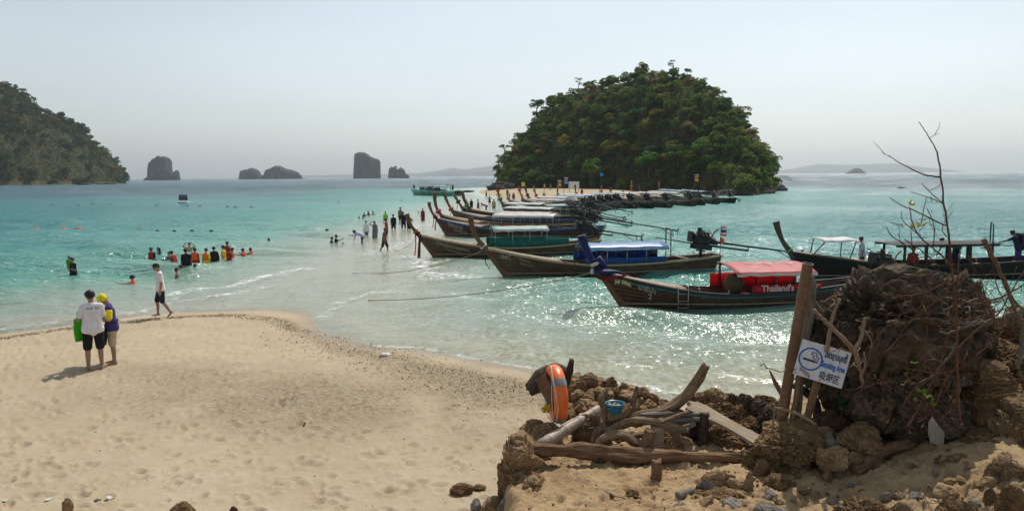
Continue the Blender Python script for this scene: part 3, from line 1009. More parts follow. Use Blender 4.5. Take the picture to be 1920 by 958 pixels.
# ---- limestone stacks and islets out at sea
def stack(name, top, Y, depth, label, mat=M_STACK, seed=1, rough=2.0, cat='sea stack', kind=None, p=3.0):
    x0, x1 = top[0][0], top[-1][0]
    nu, nv = max(40, int((x1 - x0) * 1.6)), 26
    u = np.linspace(x0, x1, nu); v = np.linspace(-1, 1, nv)
    rows = []
    for ui in u:
        py = interp(top, ui)
        q = D(ui, py, Y)
        e = np.sin(np.pi * (ui - x0) / (x1 - x0)) ** 0.5
        h = max(q.z, -1)
        for vv in v:
            z = h * (1 - abs(vv) ** p) ** (1 / p) if abs(vv) < 1 else -2
            rows.append((q.x, Y + vv * depth * (0.25 + 0.75 * e), z))
    V = np.array(rows)
    n = fbm(V * (0.16 / rough), 4, seed)
    n2 = fbm(V * (0.16 / rough) + 50, 4, seed + 5)
    n3 = fbm(V * np.array([0.5, 0.3, 0.09]) / rough, 4, seed + 9, 0.6)
    V[:, 1] += n * rough * 1.6 + n3 * rough * 1.5
    V[:, 0] += n3 * rough * 0.5
    V[:, 2] += np.where(V[:, 2] > 1, n2 * rough * 0.35, 0)
    o = np_mesh(name, V, grid_faces(nu, nv), mat, False)
    if kind:
        return tag(o, label, kind=kind)
    return tag(o, label, cat)
stack('sea_stack', [(272, 335.5), (277, 332), (280, 316), (283, 305), (287, 298), (292, 296), (297, 292), (302, 294), (307, 293), (312, 295), (315, 296), (317, 309), (319, 320), (323, 324), (327, 325), (329.5, 320), (332.5, 319.5), (334, 331), (335, 336)], 2000, 22,
      'tall limestone stack standing alone in the sea beside the left headland', seed=2, rough=5)
stack('sea_stack', [(449, 333), (450, 326), (454, 320), (460, 318), (464, 319), (470, 315), (478, 317), (484, 321), (488, 327), (490, 334)], 2300, 25, 'small bumpy islet left of the long low rocky islet', seed=4, rough=5)
stack('sea_stack', [(490, 333), (492, 328), (498, 328), (501, 321), (503, 318), (509, 316), (517, 311.5), (524, 311), (533, 315), (542, 318), (552, 320), (560, 324), (564, 329), (565, 333)], 2300, 35, 'long low humped rocky islet on the horizon', seed=5, rough=5)
stack('sea_stack', [(664, 331.5), (665, 300), (664.5, 292), (667, 288), (673, 286.5), (683, 286.5), (690, 290), (697, 294), (703, 297), (710, 299), (713, 304), (714, 312), (713, 320), (712.5, 331.5)], 2100, 26, 'massive sheer-sided limestone block with a slanting top in the middle of the horizon', seed=6, rough=5)
stack('sea_stack', [(728, 330), (729.5, 316), (733, 313), (738, 314), (742, 310.5), (744, 318), (747, 317), (751, 313), (755, 316), (758, 318), (761, 327), (765, 328), (767, 331)], 2100, 14, 'jagged small rock stack just right of the massive block', seed=8, rough=4)
stack('islet', [(1586, 324.5), (1592, 322), (1598, 319), (1603, 316), (1607, 315), (1612, 317), (1617, 321), (1622, 324.5)], 3800, 30, 'small pointed islet alone on the right horizon', seed=9, rough=6, cat='islet')
M_MOUNT = rock_mat('distant_mountain', (0.05, 0.06, 0.05), (0.07, 0.08, 0.065), (0.09, 0.10, 0.08), 0.004, 0.3, 20)
stack('distant_mountains', [(480, 333), (560, 330), (620, 329.5), (700, 329), (790, 325), (830, 319.5), (852, 316), (872, 319), (890, 317), (915, 313), (960, 312), (1030, 318), (1100, 328)], 10500, 900, 'faint blue mountains in the haze left of the island', M_MOUNT, 11, 60, kind='structure', p=2)
stack('distant_mountains', [(1440, 324), (1480, 318), (1520, 312), (1545, 309), (1575, 311), (1610, 308), (1650, 307), (1690, 312), (1740, 317), (1780, 323)], 11500, 900, 'very faint mountains in the haze right of the island', M_MOUNT, 12, 60, kind='structure', p=2)
# ================================================================== BOATS
W_DARK = wood('hull_wood_dark', (0.026, 0.015, 0.008), (0.068, 0.038, 0.020), (0.14, 0.082, 0.045), 0.8, 0.55, 0.4, spec=0.35)
W_RED = wood('hull_wood_red', (0.036, 0.015, 0.008), (0.085, 0.040, 0.019), (0.15, 0.075, 0.036), 0.8, 0.5, 0.4, spec=0.4)
W_GREY = wood('hull_wood_grey', (0.042, 0.028, 0.017), (0.115, 0.080, 0.048), (0.23, 0.17, 0.11), 0.8, 0.75, 0.5)
W_DECK = wood('deck_wood', (0.22, 0.155, 0.095), (0.36, 0.265, 0.17), (0.48, 0.37, 0.25), 1.0, 0.6, 0.3)
W_POST = wood('prow_wood', (0.07, 0.036, 0.018), (0.16, 0.085, 0.042), (0.27, 0.16, 0.085), 0.8, 0.6, 0.4, axis='Z')
W_PALEP = wood('prow_wood_pale', (0.14, 0.075, 0.035), (0.30, 0.17, 0.085), (0.44, 0.28, 0.15), 0.8, 0.6, 0.4, axis='Z')
W_BLACK = wood('tarred_wood', (0.010, 0.009, 0.008), (0.022, 0.019, 0.016), (0.045, 0.038, 0.03), 0.8, 0.6, 0.4)
M_IRON = plain('engine_iron', (0.022, 0.022, 0.022), 0.5, 0.4, 8, 0.4, 0.5, 0.3)
M_STEEL = plain('steel_tube', (0.30, 0.31, 0.31), 0.35, 0.15, 5, 0, 0.5, 0.8)
M_RUST = plain('rusty_steel', (0.10, 0.055, 0.035), 0.7, 0.4, 9, 0.2)
M_TEALP = plain('teal_paint', (0.03, 0.135, 0.16), 0.45, 0.2, 4)
M_BLUEP = plain('blue_paint', (0.025, 0.07, 0.20), 0.5, 0.2, 4)
M_GREENP = plain('green_paint', (0.02, 0.12, 0.085), 0.5, 0.25, 4)
M_WHITEP = plain('white_paint', (0.68, 0.68, 0.64), 0.5, 0.1, 4)
M_YELP = plain('gold_paint', (0.62, 0.50, 0.22), 0.5, 0.15, 20)
M_PALEP = plain('pale_worn_paint', (0.36, 0.33, 0.26), 0.7, 0.4, 25)
M_BLACKP = plain('black_rubber', (0.015, 0.015, 0.016), 0.6, 0.2, 5)

def cloth(name, col, trans=0.35, rough=0.7, spec=0.3, var=0.1):
    if name in _mc: return _mc[name]
    t = NT(name)
    co = t.coord()
    nz = t.noise(co, 3.0, 5, 0.6)
    c = t.ramp(nz, [(0.3, tuple(k * (1 - 2 * var) for k in col)), (0.7, tuple(min(1, k * (1 + var)) for k in col))])
    nb = t.bump(t.noise(t.mapping(co, (1.2, 6, 3)), 1.5, 4, 0.6), 0.5, 0.05)
    p = t.pbsdf(c, rough, nb, spec)
    tr = t.n('BsdfTranslucent', {'Color': c}).outputs[0]
    _mc[name] = t.done(t.n('MixShader', {0: trans, 1: p, 2: tr}).outputs[0])
    return _mc[name]
C_RED = cloth('red_banner', (0.66, 0.035, 0.045), 0.5)
C_REDTOP = cloth('red_roof_cloth', (0.70, 0.20, 0.19), 0.3, 0.5, 0.4)
C_BLUE = cloth('blue_tarp', (0.09, 0.22, 0.52), 0.15, 0.35, 0.6)
C_DBLUE = cloth('blue_side_cloth', (0.018, 0.09, 0.30), 0.3)
C_WHITE = cloth('white_roof_sheet', (0.74, 0.73, 0.70), 0.25, 0.45, 0.5)
C_LILAC = cloth('faded_pink_sheet', (0.66, 0.56, 0.58), 0.25, 0.5, 0.4)
C_MINT = cloth('pale_green_sheet', (0.42, 0.60, 0.54), 0.25, 0.5, 0.4)
C_GREEN = cloth('green_side_cloth', (0.015, 0.15, 0.12), 0.3)
C_PALEBLUE = cloth('pale_blue_sheet', (0.33, 0.47, 0.62), 0.25, 0.5, 0.4)
C_NAVY = cloth('navy_scarf', (0.012, 0.022, 0.11), 0.2, 0.55)
C_ORANGE = cloth('orange_ribbon', (0.75, 0.16, 0.03), 0.4)
C_YELLOW = cloth('yellow_ribbon', (0.75, 0.50, 0.05), 0.4)
C_PINK = cloth('pink_ribbon', (0.70, 0.12, 0.25), 0.4)
C_LGREEN = cloth('green_ribbon', (0.10, 0.42, 0.18), 0.4)
C_BLACKR = cloth('black_ribbon', (0.02, 0.02, 0.02), 0.2)
C_WHITER = cloth('white_ribbon', (0.72, 0.70, 0.66), 0.4)
C_MAROON = cloth('dark_red_cloth', (0.28, 0.02, 0.03), 0.3)
M_LINING = cloth('banner_grey', (0.42, 0.42, 0.44), 0.3)

def text_mesh(txt, size, bold=0.0, squash=1.0):
    """outline letters as a flat mesh in x (along) and y (up)"""
    cu = bpy.data.curves.new('letters', 'FONT')
    cu.body = txt
    cu.size = size
    cu.offset = bold
    cu.resolution_u = 3
    ob = bpy.data.objects.new('letters', cu)
    COL.objects.link(ob)
    dg = bpy.context.evaluated_depsgraph_get()
    me = bpy.data.meshes.new_from_object(ob.evaluated_get(dg))
    bpy.data.objects.remove(ob)
    bpy.data.curves.remove(cu)
    me.materials.clear()
    return me

class Hull:
    def __init__(s, L, bow=1.25, mid=0.52, stern=0.85, beam=0.95, rake=0.62, keel=-0.35, srake=0.45):
        s.L, s.bow, s.mid, s.stern, s.beam, s.rake, s.keel, s.srake = L, bow, mid, stern, beam, rake, keel, srake
    def zg(s, t):
        z = s.mid
        if t < 0.48: z += (s.bow - s.mid) * (1 - t / 0.48) ** 2.1
        if t > 0.52: z += (s.stern - s.mid) * ((t - 0.52) / 0.48) ** 1.9
        return z
    def hb(s, t):
        k = 1 - (1 - min(t / 0.5, 1)) ** 2.3
        if t > 0.55: k *= 1 - 0.42 * ((t - 0.55) / 0.45) ** 1.8
        return s.beam * k
    def pt(s, t, v, side, off=0.0):
        t = max(0.0, min(1.0, t))
        zg = s.zg(t)
        z = s.keel + (zg - s.keel) * v
        ex = 1.05 - 0.55 * min(t / 0.45, 1)
        y = s.hb(t) * max(v, 0.0) ** ex + off
        x = s.L * t
        if t < 0.5: x += -s.rake * z * (1 - t / 0.5) ** 2
        if t > 0.6: x += s.srake * z * ((t - 0.6) / 0.4) ** 2
        return Vector((x, side * max(y, 0.001), z))
    def find(s, x, z, side, off):
        a, b = 0.0, 1.0
        for _ in range(18):
            t = (a + b) / 2
            v = (z - s.keel) / (s.zg(t) - s.keel)
            if s.pt(t, v, side).x < x: a = t
            else: b = t
        return s.pt(t, v, side, off)

def bow_post(h, top, w=(0.24, 0.17, 0.27), th=(0.10, 0.10, 0.17), curve=0.12):
    """the tall stem: follows the raked bow and sweeps up to `top` (x, z)"""
    P = []
    n1 = 5
    for k in range(n1):
        z = h.keel + (h.bow - h.keel) * k / (n1 - 1)
        P.append(Vector((-h.rake * z - 0.03, 0, z)))
    a = P[-1]
    tan = (P[-1] - P[-2]).normalized()
    e = Vector((top[0], 0, top[1]))
    c = a + tan * (e - a).length * 0.45 + Vector((-curve, 0, curve * 0.3))
    for k in range(1, 9):
        u = k / 8
        P.append(a * (1 - u) ** 2 + c * 2 * u * (1 - u) + e * u * u)
    rows = []
    N = len(P)
    for k, p in enumerate(P):
        u = max(0, (k - n1 + 1) / (N - n1))
        ww = np.interp(u, [0, 0.35, 1], w) / 2
        tt = np.interp(u, [0, 0.35, 1], th) / 2
        t = (P[min(k + 1, N - 1)] - P[max(k - 1, 0)]).normalized()
        nrm = Vector((t.z, 0, -t.x))
        c0 = p + nrm * (ww * 0.8)
        r = []
        for sx, sy in ((-1, -.7), (-.7, -1), (.7, -1), (1, -.7), (1, .7), (.7, 1), (-.7, 1), (-1, .7)):
            r.append(c0 + nrm * ww * sx + Vector((0, tt * sy, 0)))
        rows.append(r)
    b = MB()
    b.grid(rows, 0, False, closed_v=True)
    n = len(b.v)
    b.f.append(tuple(range(n - 8, n))); b.mi.append(0); b.sm.append(False)
    return b, P

ENGINE_PARTS = None
def engine(parent, h, x, z, shaft=4.8, tilt=R(8), yaw=0.0, tiller=1.7, detail=True, tail_mat=None, tarp=False):
    """the car engine on its pivot, with the long tail"""
    e = empty('engine', (x, 0, z)); e.parent = parent; e.rotation_euler = (0, tilt, yaw)
    m = MB()
    m.box((0, 0, 0.42), (0.72, 0.42, 0.42), bevel=0.04)
    m.box((0.02, 0, 0.70), (0.60, 0.30, 0.18), bevel=0.03)
    m.box((-0.02, 0.17, 0.80), (0.38, 0.14, 0.10), bevel=0.02)
    m.tube([(-0.2, -0.1, 0.82), (-0.2, -0.1, 0.98)], 0.10, 10)
    m.tube([(0.36, 0.0, 0.42), (0.62, 0.0, 0.36), (0.8, 0, 0.3)], [0.19, 0.14, 0.09], 10)
    m.box((0, 0, 0.18), (0.95, 0.5, 0.06)); m.box((0, 0.22, 0.05), (0.9, 0.06, 0.2)); m.box((0, -0.22, 0.05), (0.9, 0.06, 0.2))
    m.tube([(-0.38, 0.05, 0.55), (-0.45, 0.05, 0.55)], 0.17, 12); m.tube([(-0.38, -0.1, 0.32), (-0.46, -0.1, 0.32)], 0.11, 12)
    m.box((-0.45, 0.0, 0.47), (0.05, 0.05, 0.4))
    for k in range(4):
        m.tube([(-0.22 + 0.15 * k, -0.2, 0.66), (-0.2 + 0.15 * k, -0.32, 0.6), (-0.1 + 0.12 * k, -0.34, 0.5)], 0.028, 6)
    link('block', m.mesh('block'), M_IRON, e)
    m = MB(); m.box((-0.60, 0, 0.52), (0.10, 0.5, 0.5), bevel=0.02)
    for k in range(6): m.box((-0.655, 0, 0.32 + k * 0.08), (0.02, 0.44, 0.03))
    link('radiator', m.mesh('radiator'), M_IRON, e)
    m = MB(); m.tube([(0.1, -0.34, 0.5), (0.3, -0.36, 0.55), (0.42, -0.3, 0.8), (0.62, -0.3, 1.02)], 0.035, 8)
    link('exhaust_pipe', m.mesh('exhaust_pipe'), M_RUST, e)
    m = MB(); m.tube([(0, 0, 0.1), (0.02, 0, -0.5)], [0.09, 0.06], 8); m.box((0, 0, -0.12), (0.2, 0.62, 0.07))
    link('pivot', m.mesh('pivot'), M_IRON, e)
    if tiller:
        m = MB(); m.tube([(-0.45, 0, 0.2), (-0.45 - tiller, 0.02, 0.30)], [0.028, 0.02], 6)
        link('tiller', m.mesh('tiller'), M_IRON, e)
        m = MB(); m.tube([(0.25, 0.1, 0.78), (0.32, 0.1, 0.9), (0.75, 0.12, 0.45)], 0.018, 5)
        link('stay_bar', m.mesh('stay_bar'), M_IRON, e)
    m = MB()
    m.tube([(0.6, 0, 0.36), (shaft, 0, 0.22)], [0.055, 0.035], 8)
    m.tube([(0.5, 0, 0.16), (shaft * 0.48, 0, 0.10)], 0.05, 8)
    m.tube([(shaft * 0.48, 0, 0.10), (shaft * 0.48, 0, 0.3)], 0.03, 6)
    m.tube([(shaft - 1.1, 0, 0.24), (shaft - 0.15, 0, -0.18)], 0.022, 5)
    m.tube([(shaft - 0.28, 0, 0.22), (shaft - 0.15, 0, -0.18)], 0.022, 5)
    sh = link('propeller_shaft', m.mesh('propeller_shaft'), tail_mat or M_IRON, e)
    m = MB()
    m.tube([(shaft - 0.02, 0, 0.22), (shaft + 0.14, 0, 0.215)], [0.05, 0.035], 8)
    for k in range(3):
        a = 2 * math.pi * k / 3 + 0.5
        u = Vector((0, math.cos(a), math.sin(a))); w = Vector((0, -math.sin(a), math.cos(a)))
        c0 = Vector((shaft + 0.06, 0, 0.22))
        q = [c0 + u * 0.04 - w * 0.03, c0 + u * 0.2 - w * 0.085 + Vector((0.05, 0, 0)), c0 + u * 0.3 + Vector((0.07, 0, 0)), c0 + u * 0.2 + w * 0.085 - Vector((0.02, 0, 0)), c0 + u * 0.04 + w * 0.03]
        q2 = [p + Vector((0.014, 0, 0)) for p in q]
        m.add(q + q2, [(0, 1, 2, 3, 4), (9, 8, 7, 6, 5)] + [(j, (j + 1) % 5, 5 + (j + 1) % 5, 5 + j)[::-1] for j in range(5)])
    link('propeller', m.mesh('propeller'), M_IRON, e)
    return e

def ribbon_strip(root, p, length, mat, w=0.07, sway=0.05, seed=0):
    g = random.Random(seed)
    rows = []
    n = 8
    for k in range(n + 1):
        u = k / n
        c = Vector(p) + Vector((sway * math.sin(u * 4 + seed) + g.uniform(-.01, .01), 0.02 * math.sin(u * 5 + seed * 2), -length * u))
        rows.append([c + Vector((-w / 2, 0.012 * math.sin(u * 7), 0)), c + Vector((0, -0.015, 0)), c + Vector((w / 2, 0.012 * math.cos(u * 6), 0))])
    m = MB(); m.slab(rows, 0.006)
    return m.build('ribbon', mat, root)

def longtail(foot_px, stern_px, label, top=(-1.45, 2.5), hull_mat=None, rail_mat=None, canopy=None, det=2, group=None, ribbons=(), eng=True,
             shaft=4.8, tilt=R(7), yaw=0.0, hullkw=None, stem_mat=None, tiller=1.7, stripe=None, engx=None):
    a, c = G(*foot_px), G(*stern_px)
    v = c - a
    L = v.length
    rz = math.atan2(v.y, v.x)
    root = empty('longtail_boat', a, rz, label, 'boat', group)
    h = Hull(L, **(hullkw or {}))
    hm = hull_mat or W_DARK
    nt = 30 if det >= 2 else 16
    T = [(k / nt) ** 1.25 for k in range(nt + 1)]
    nv = 7 if det >= 2 else 5
    b = MB()
    for sd in (-1, 1):
        P = [[h.pt(t, k / nv, sd, -0.02) for k in range(nv + 1)] for t in T]
        if sd > 0: P = [r[::-1] for r in P]
        b.slab(P, 0.03)
    # transom
    tr = [h.pt(1, k / nv, 1) for k in range(nv + 1)] + [h.pt(1, k / nv, -1) for k in range(nv, -1, -1)]
    n0 = len(b.v)
    b.add(tr + [p + Vector((-0.05, 0, 0)) for p in tr], [tuple(range(len(tr))), tuple(range(2 * len(tr) - 1, len(tr) - 1, -1))] +
          [(j, len(tr) + j, len(tr) + (j + 1) % len(tr), (j + 1) % len(tr)) for j in range(len(tr))])
    # floor boards
    zf = 0.14
    P = []
    for t in T[2:]:
        vv = (zf - h.keel) / (h.zg(t) - h.keel)
        P.append([h.pt(t, vv, -1, -0.03), h.pt(t, vv, 1, -0.03)])
    b.grid(P, 0, False)
    hull = b.build('hull', hm, root)
    if det >= 2:
        ns = 7
        for sd in (-1, 1):
            for k in range(ns):
                v0, v1 = 0.30 + 0.70 * k / ns, 0.30 + 0.70 * (k + 1) / ns - 0.010
                lift = 0.004 + 0.009 * ((k * 7 + 3) % 3) / 2
                P = [[h.pt(t, v0 + (v1 - v0) * q, sd, lift) for q in (0, 0.5, 1)] for t in T]
                if sd > 0: P = [r[::-1] for r in P]
                m = MB(); m.slab(P, 0.022)
                m.build('plank', hm, hull)
    # rails
    for sd in (-1, 1):
        m = MB()
        P = []
        for t in T[1:]:
            p = h.pt(t, 1.0, sd, 0.0)
            P.append([p + Vector((0, sd * 0.045, -0.07)), p + Vector((0, sd * 0.045, 0.02)), p + Vector((0, -sd * 0.06, 0.02)), p + Vector((0, -sd * 0.06, -0.07))])
        m.grid(P, 0, False, closed_v=True)
        m.build('gunwale', rail_mat or W_DECK, root, recalc=True)
        if stripe:
            m = MB()
            P = [[h.find(h.pt(t, 1, sd).x, h.zg(t) - dz, sd, 0.03) for dz in (0.17, 0.10)] for t in T[2:]]
            if sd > 0: P = [r[::-1] for r in P]
            m.slab(P, 0.02)
            m.build('rubbing_strake', stripe, root)
    # waterline band
    if det >= 1:
        for sd in (-1, 1):
            m = MB()
            P = [[h.find(h.L * t, z, sd, 0.016) for z in (0.10, 0.145)] for t in T[1:]]
            if sd > 0: P = [r[::-1] for r in P]
            m.slab(P, 0.008)
            m.build('waterline_stripe', M_PALEP, root)
    m, path = bow_post(h, top) if det >= 2 else bow_post(h, top, (0.30, 0.22, 0.36), (0.14, 0.14, 0.24))
    post = m.build('bow_post', stem_mat or W_POST, root, recalc=True)
    # foredeck
    P = []
    tmax = 0.27
    for k in range(9):
        t = 0.012 + (tmax - 0.012) * k / 8
        P.append([h.pt(t, 0.985, -1, -0.05), h.pt(t, 0.985, 0.0001) + Vector((0, 0, 0.05)), h.pt(t, 0.985, 1, -0.05)])
    m = MB(); m.slab([r[::-1] for r in P], 0.04); m.build('foredeck', W_DECK, root)
    if det >= 2:
        for k in range(9):
            t = 0.31 + 0.06 * k
            for sd in (-1, 1):
                m = MB()
                pp = [h.pt(t, q, sd, -0.075) for q in (0.55, 0.7, 0.85, 0.97)]
                m.tube(pp, 0.03, 4); m.build('rib', W_DECK if k % 2 else hm, root)
    for k, t in enumerate([0.36, 0.86] if det < 2 else [0.33, 0.40, 0.48, 0.56, 0.64, 0.72, 0.80, 0.88]):
        w = h.hb(t)
        m = MB(); m.box((h.L * t, 0, h.zg(t) - 0.20), (0.26, 2 * w * 0.86, 0.035), bevel=0.008)
        m.build('thwart', W_DECK, root)
    # shelter
    if canopy:
        t0, t1, z, mat = canopy['t0'], canopy['t1'], canopy['z'], canopy['mat']
        arch, wf = canopy.get('arch', 0.16), canopy.get('w', 1.0)
        nx = 12
        P = []
        for k in range(nx + 1):
            u = k / nx
            x = h.L * (t0 + (t1 - t0) * u)
            w = wf * h.beam
            P.append([Vector((x, w * q, z + arch * (1 - q * q) + 0.012 * math.sin(k * 1.7 + q * 2) + canopy.get('slope', 0) * u + canopy.get('cross', 0) * q)) for q in (1, 0.75, 0.4, 0, -0.4, -0.75, -1)])
        m = MB()
        m.slab(P, 0.02)
        cn = m.build('canopy', mat, root, recalc=True)
        if canopy.get('valance'):
            for sd in (-1, 1):
                m = MB()
                Q = [[P[k][0 if sd > 0 else -1] + Vector((0, sd * 0.025, 0.005)), P[k][0 if sd > 0 else -1] + Vector((0, sd * 0.03, -0.08 - 0.02 * math.sin(k * 2.3)))] for k in range(nx + 1)]
                if sd < 0: Q = [r[::-1] for r in Q]
                m.slab(Q, 0.006); m.build('valance', canopy['valance'], cn)
        npst = canopy.get('posts', 4)
        for k in range(npst):
            t = t0 + 0.012 + (t1 - t0 - 0.024) * k / (npst - 1)
            for sd in (-1, 1):
                g = h.pt(t, 0.97, sd, -0.06)
                e = Vector((h.L * t, sd * wf * h.beam * 0.96, z + canopy.get('slope', 0) * (t - t0) / (t1 - t0) + canopy.get('cross', 0) * sd * 0.96))
                m = MB(); m.tube([g, e], canopy.get('pr', 0.022), 6); m.build('canopy_post', canopy.get('pmat', M_STEEL), root)
        for sd in (-1, 1):
            m = MB(); m.tube([r[0 if sd > 0 else -1] + Vector((0, 0, -0.035)) for r in P], 0.02, 5); m.build('eave_rail', canopy.get('pmat', M_STEEL), root)
        for cu in canopy.get('curtains', ()):
            sd, c0, c1, zlo, zhi, cm = cu
            Q = []
            for k in range(11):
                t = c0 + (c1 - c0) * k / 10
                g = h.pt(t, 1, sd, 0)
                Q.append([Vector((g.x, g.y + sd * (-0.05 + 0.012 * math.sin(k * 2.1)), zlo if zlo > 0 else h.zg(t) - 0.02)), Vector((g.x, g.y + sd * (-0.05 + 0.02 * math.sin(k * 1.3)), zhi))])
            if sd < 0: pass
            else: Q = [r[::-1] for r in Q]
            m = MB(); m.slab(Q, 0.008); m.build('side_curtain', cm, root)
    if eng:
        t = 0.93
        engine(root, h, engx or h.L * 0.95, h.stern + 0.30, shaft, tilt, yaw, tiller)
    # cloths round the stem
    for k, (mat, z, ln) in enumerate(ribbons):
        i = min(range(len(path)), key=lambda q: abs(path[q].z - z))
        p = path[i]; t = (path[min(i + 1, len(path) - 1)] - path[i - 1]).normalized()
        nrm = Vector((t.z, 0, -t.x))
        m = MB()
        cc = p + nrm * 0.09
        ring = [cc + nrm * math.cos(q) * (0.15 if det > 1 else 0.21) + Vector((0, 1, 0)) * math.sin(q) * (0.11 if det > 1 else 0.17) + t * 0.015 * math.sin(3 * q) for q in [2 * math.pi * j / 12 for j in range(13)]]
        m.tube(ring, 0.04 if det > 1 else 0.10, 6, wob=0.2, seed=k)
        m.build('bow_sash', mat, root)
        if ln: ribbon_strip(root, cc + Vector((-0.05 + 0.09 * k, -0.13, -0.03)), ln, mat, 0.07 + 0.03 * (k % 2), 0.04, k)
    root_h[root] = (h, path)
    return root, h, path
root_h = {}

def letters(root, h, txt, size, x, z, side, mat, name='lettering', slope=0.0, bold=0.0, off=0.032, arc=True):
    """letters laid on the hull side; x grows aft, z measured below the rail when arc"""
    me = text_mesh(txt, size, bold)
    n = len(me.vertices)
    co = np.empty(n * 3); me.vertices.foreach_get('co', co); co = co.reshape(n, 3)
    out = []
    for p in co:
        xx = x + p[0]
        t = max(0.0, xx / h.L)
        zz = (h.zg(t) - z if arc else z) + p[1] + slope * p[0]
        out.append(h.find(xx, zz, side, off))
    me.vertices.foreach_set('co', np.array([tuple(p) for p in out], np.float32).ravel())
    me.update()
    return link(name, me, mat, root)

def ladder(root, h, t, side, zlo=-0.15, zhi=None, w=0.36, mat=None):
    x = h.L * t
    zhi = zhi or h.zg(t) + 0.12
    m = MB()
    for dx in (-w / 2, w / 2):
        g = h.find(x + dx, max(zlo, -0.3), side, 0.10)
        m.tube([Vector((x + dx, h.pt(t, 1, side).y - side * 0.12, zhi - 0.02)), Vector((x + dx, h.pt(t, 1, side).y + side * 0.02, zhi)), Vector((x + dx, h.pt(t, 1, side).y + side * 0.10, zhi - 0.06)), Vector((x + dx * 0.95, h.pt(t, 1, side).y + side * 0.06, zlo))], 0.018, 6)
    for k in range(4):
        z = zlo + 0.03 + k * 0.24
        if z < zhi - 0.06:
            y = h.pt(t, 1, side).y + side * 0.07
            m.tube([Vector((x - w / 2, y, z)), Vector((x + w / 2, y, z))], 0.016, 6)
    return m.build('ladder', mat or M_STEEL, root)

def rack(root, h, t, zt, w=0.55, mat=None, along=0.25):
    """the bent tube frame that carries the lifted tail"""
    m = MB()
    x = h.L * t
    y = h.hb(t) * 0.8
    z0 = h.zg(t) - 0.05
    m.tube([(x, -y, z0), (x, -y, zt - 0.1), (x + 0.03, -y + 0.1, zt), (x + along - 0.03, y - 0.1, zt), (x + along, y, zt - 0.1), (x + along, y, z0)], 0.028, 7)
    return m.build('tail_rack', mat or M_RUST, root)

# ---------------- the red-roofed boat, nearest
A, hA, pA = longtail((1165, 576), (1590, 565), 'nearest longtail boat, dark brown with teal rail, red roof and blue cloth round its prow', top=(-1.5, 2.52), hull_mat=W_RED, rail_mat=M_BLACKP, stripe=M_TEALP,
    hullkw=dict(bow=1.27, mid=0.50, stern=0.80, beam=0.92, rake=0.66),
    canopy=dict(t0=0.455, t1=0.80, z=1.29, mat=C_REDTOP, cross=0.10, arch=0.07, posts=5, pmat=M_IRON, valance=C_WHITER,
                curtains=((1, 0.42, 0.80, 0, 1.02, C_RED), (-1, 0.53, 0.82, 0, 0.78, C_RED))), shaft=4.6, tilt=R(9), yaw=R(8), tiller=1.2, engx=9.55)
[c for c in A.children if c.name.startswith('engine')][0].scale = (0.78, 0.78, 0.78)
letters(A, hA, 'M 006', 0.21, -0.27, 0.42, -1, M_YELP, bold=0.008)
letters(A, hA, 'มารีน่า', 0.24, 0.50, 0.40, -1, M_PALEP, bold=0.006)
letters(A, hA, '2', 0.28, 0.86, 0.64, -1, M_PALEP, bold=0.01)
ladder(A, hA, 0.235, -1, -0.22, None, 0.36)
me = text_mesh("Thailand's", 0.30, 0.008)
def side_text(root, h, me, x, z, side, off, mat, flip=False):
    for v in me.vertices:
        xx = x + v.co.x; t = xx / h.L
        g = h.pt(t, 1, side, 0)
        v.co = (xx, g.y + side * off, z + v.co.y)
    return link('lettering', me, mat, root)
side_text(A, hA, me, hA.L * 0.56, 0.585, -1, 0.02, C_WHITER)
# emblem at the end of the near banner: pale waisted panel
m = MB()
P = []
for k in range(9):
    z = 0.54 + 0.23 * k / 8
    w = 0.10 + 0.13 * (abs(k - 2) / 6) ** 1.4
    xc = hA.L * 0.79
    y = hA.pt(0.79, 1, -1).y - 0.02
    P.append([Vector((xc - w, y, z)), Vector((xc + w, y, z))])
m.slab(P, 0.006); m.build('banner_emblem', M_LINING, A, recalc=True)
# roof writing is upside down as seen from the beach
def roof_text(root, h, txt, size, x, yy, z, arch, w, mat):
    me = text_mesh(txt, size, 0.012)
    for v in me.vertices:
        X = x - v.co.x; Yv = yy - v.co.y
        q = Yv / w
        v.co = (X, Yv, z + arch * (1 - q * q) + 0.10 * q + 0.035)
    return link('lettering', me, mat, root)
roof_text(A, hA, 'AirAsia', 0.62, hA.L * 0.765, 0.42, 1.29, 0.07, 0.92, C_WHITER)
# blue cloth bundle on the prow, white knot, red sash
m = MB()
for k in range(5, len(pA)):
    pass
pts = [pA[k] + Vector((0.10, 0, 0)) for k in range(5, len(pA))]
m.tube(pts, [0.13, 0.115, 0.12, 0.15, 0.14, 0.16, 0.185, 0.17][:len(pts)], 10, wob=0.16, seed=4, flat=0.9)
m.tube([pts[2] + Vector((0.1, -0.05, -0.1)), pts[3] + Vector((0.32, -0.10, -0.15)), pts[2] + Vector((0.48, -0.08, -0.28)), pts[1] + Vector((0.42, -0.06, -0.38))], [0.06, 0.14, 0.12, 0.05], 8, wob=0.2, seed=8)
m.build('prow_cloth', C_NAVY, A)
m = MB()
m.tube([pts[0] + Vector((-0.1, -0.2, -0.12)), pts[0] + Vector((0.2, -0.28, -0.14)), pts[0] + Vector((0.62, -0.3, -0.12)), pts[0] + Vector((0.95, -0.28, -0.20))], [0.14, 0.17, 0.11, 0.04], 8, wob=0.2, seed=5, flat=0.6)
m.tube([pts[0] + Vector((-0.1, 0.2, -0.12)), pts[0] + Vector((0.3, 0.25, -0.12)), pts[0] + Vector((0.8, 0.28, -0.18))], [0.12, 0.14, 0.05], 8, wob=0.2, seed=6, flat=0.6)
m.build('prow_cloth', C_NAVY, A)
m = MB()
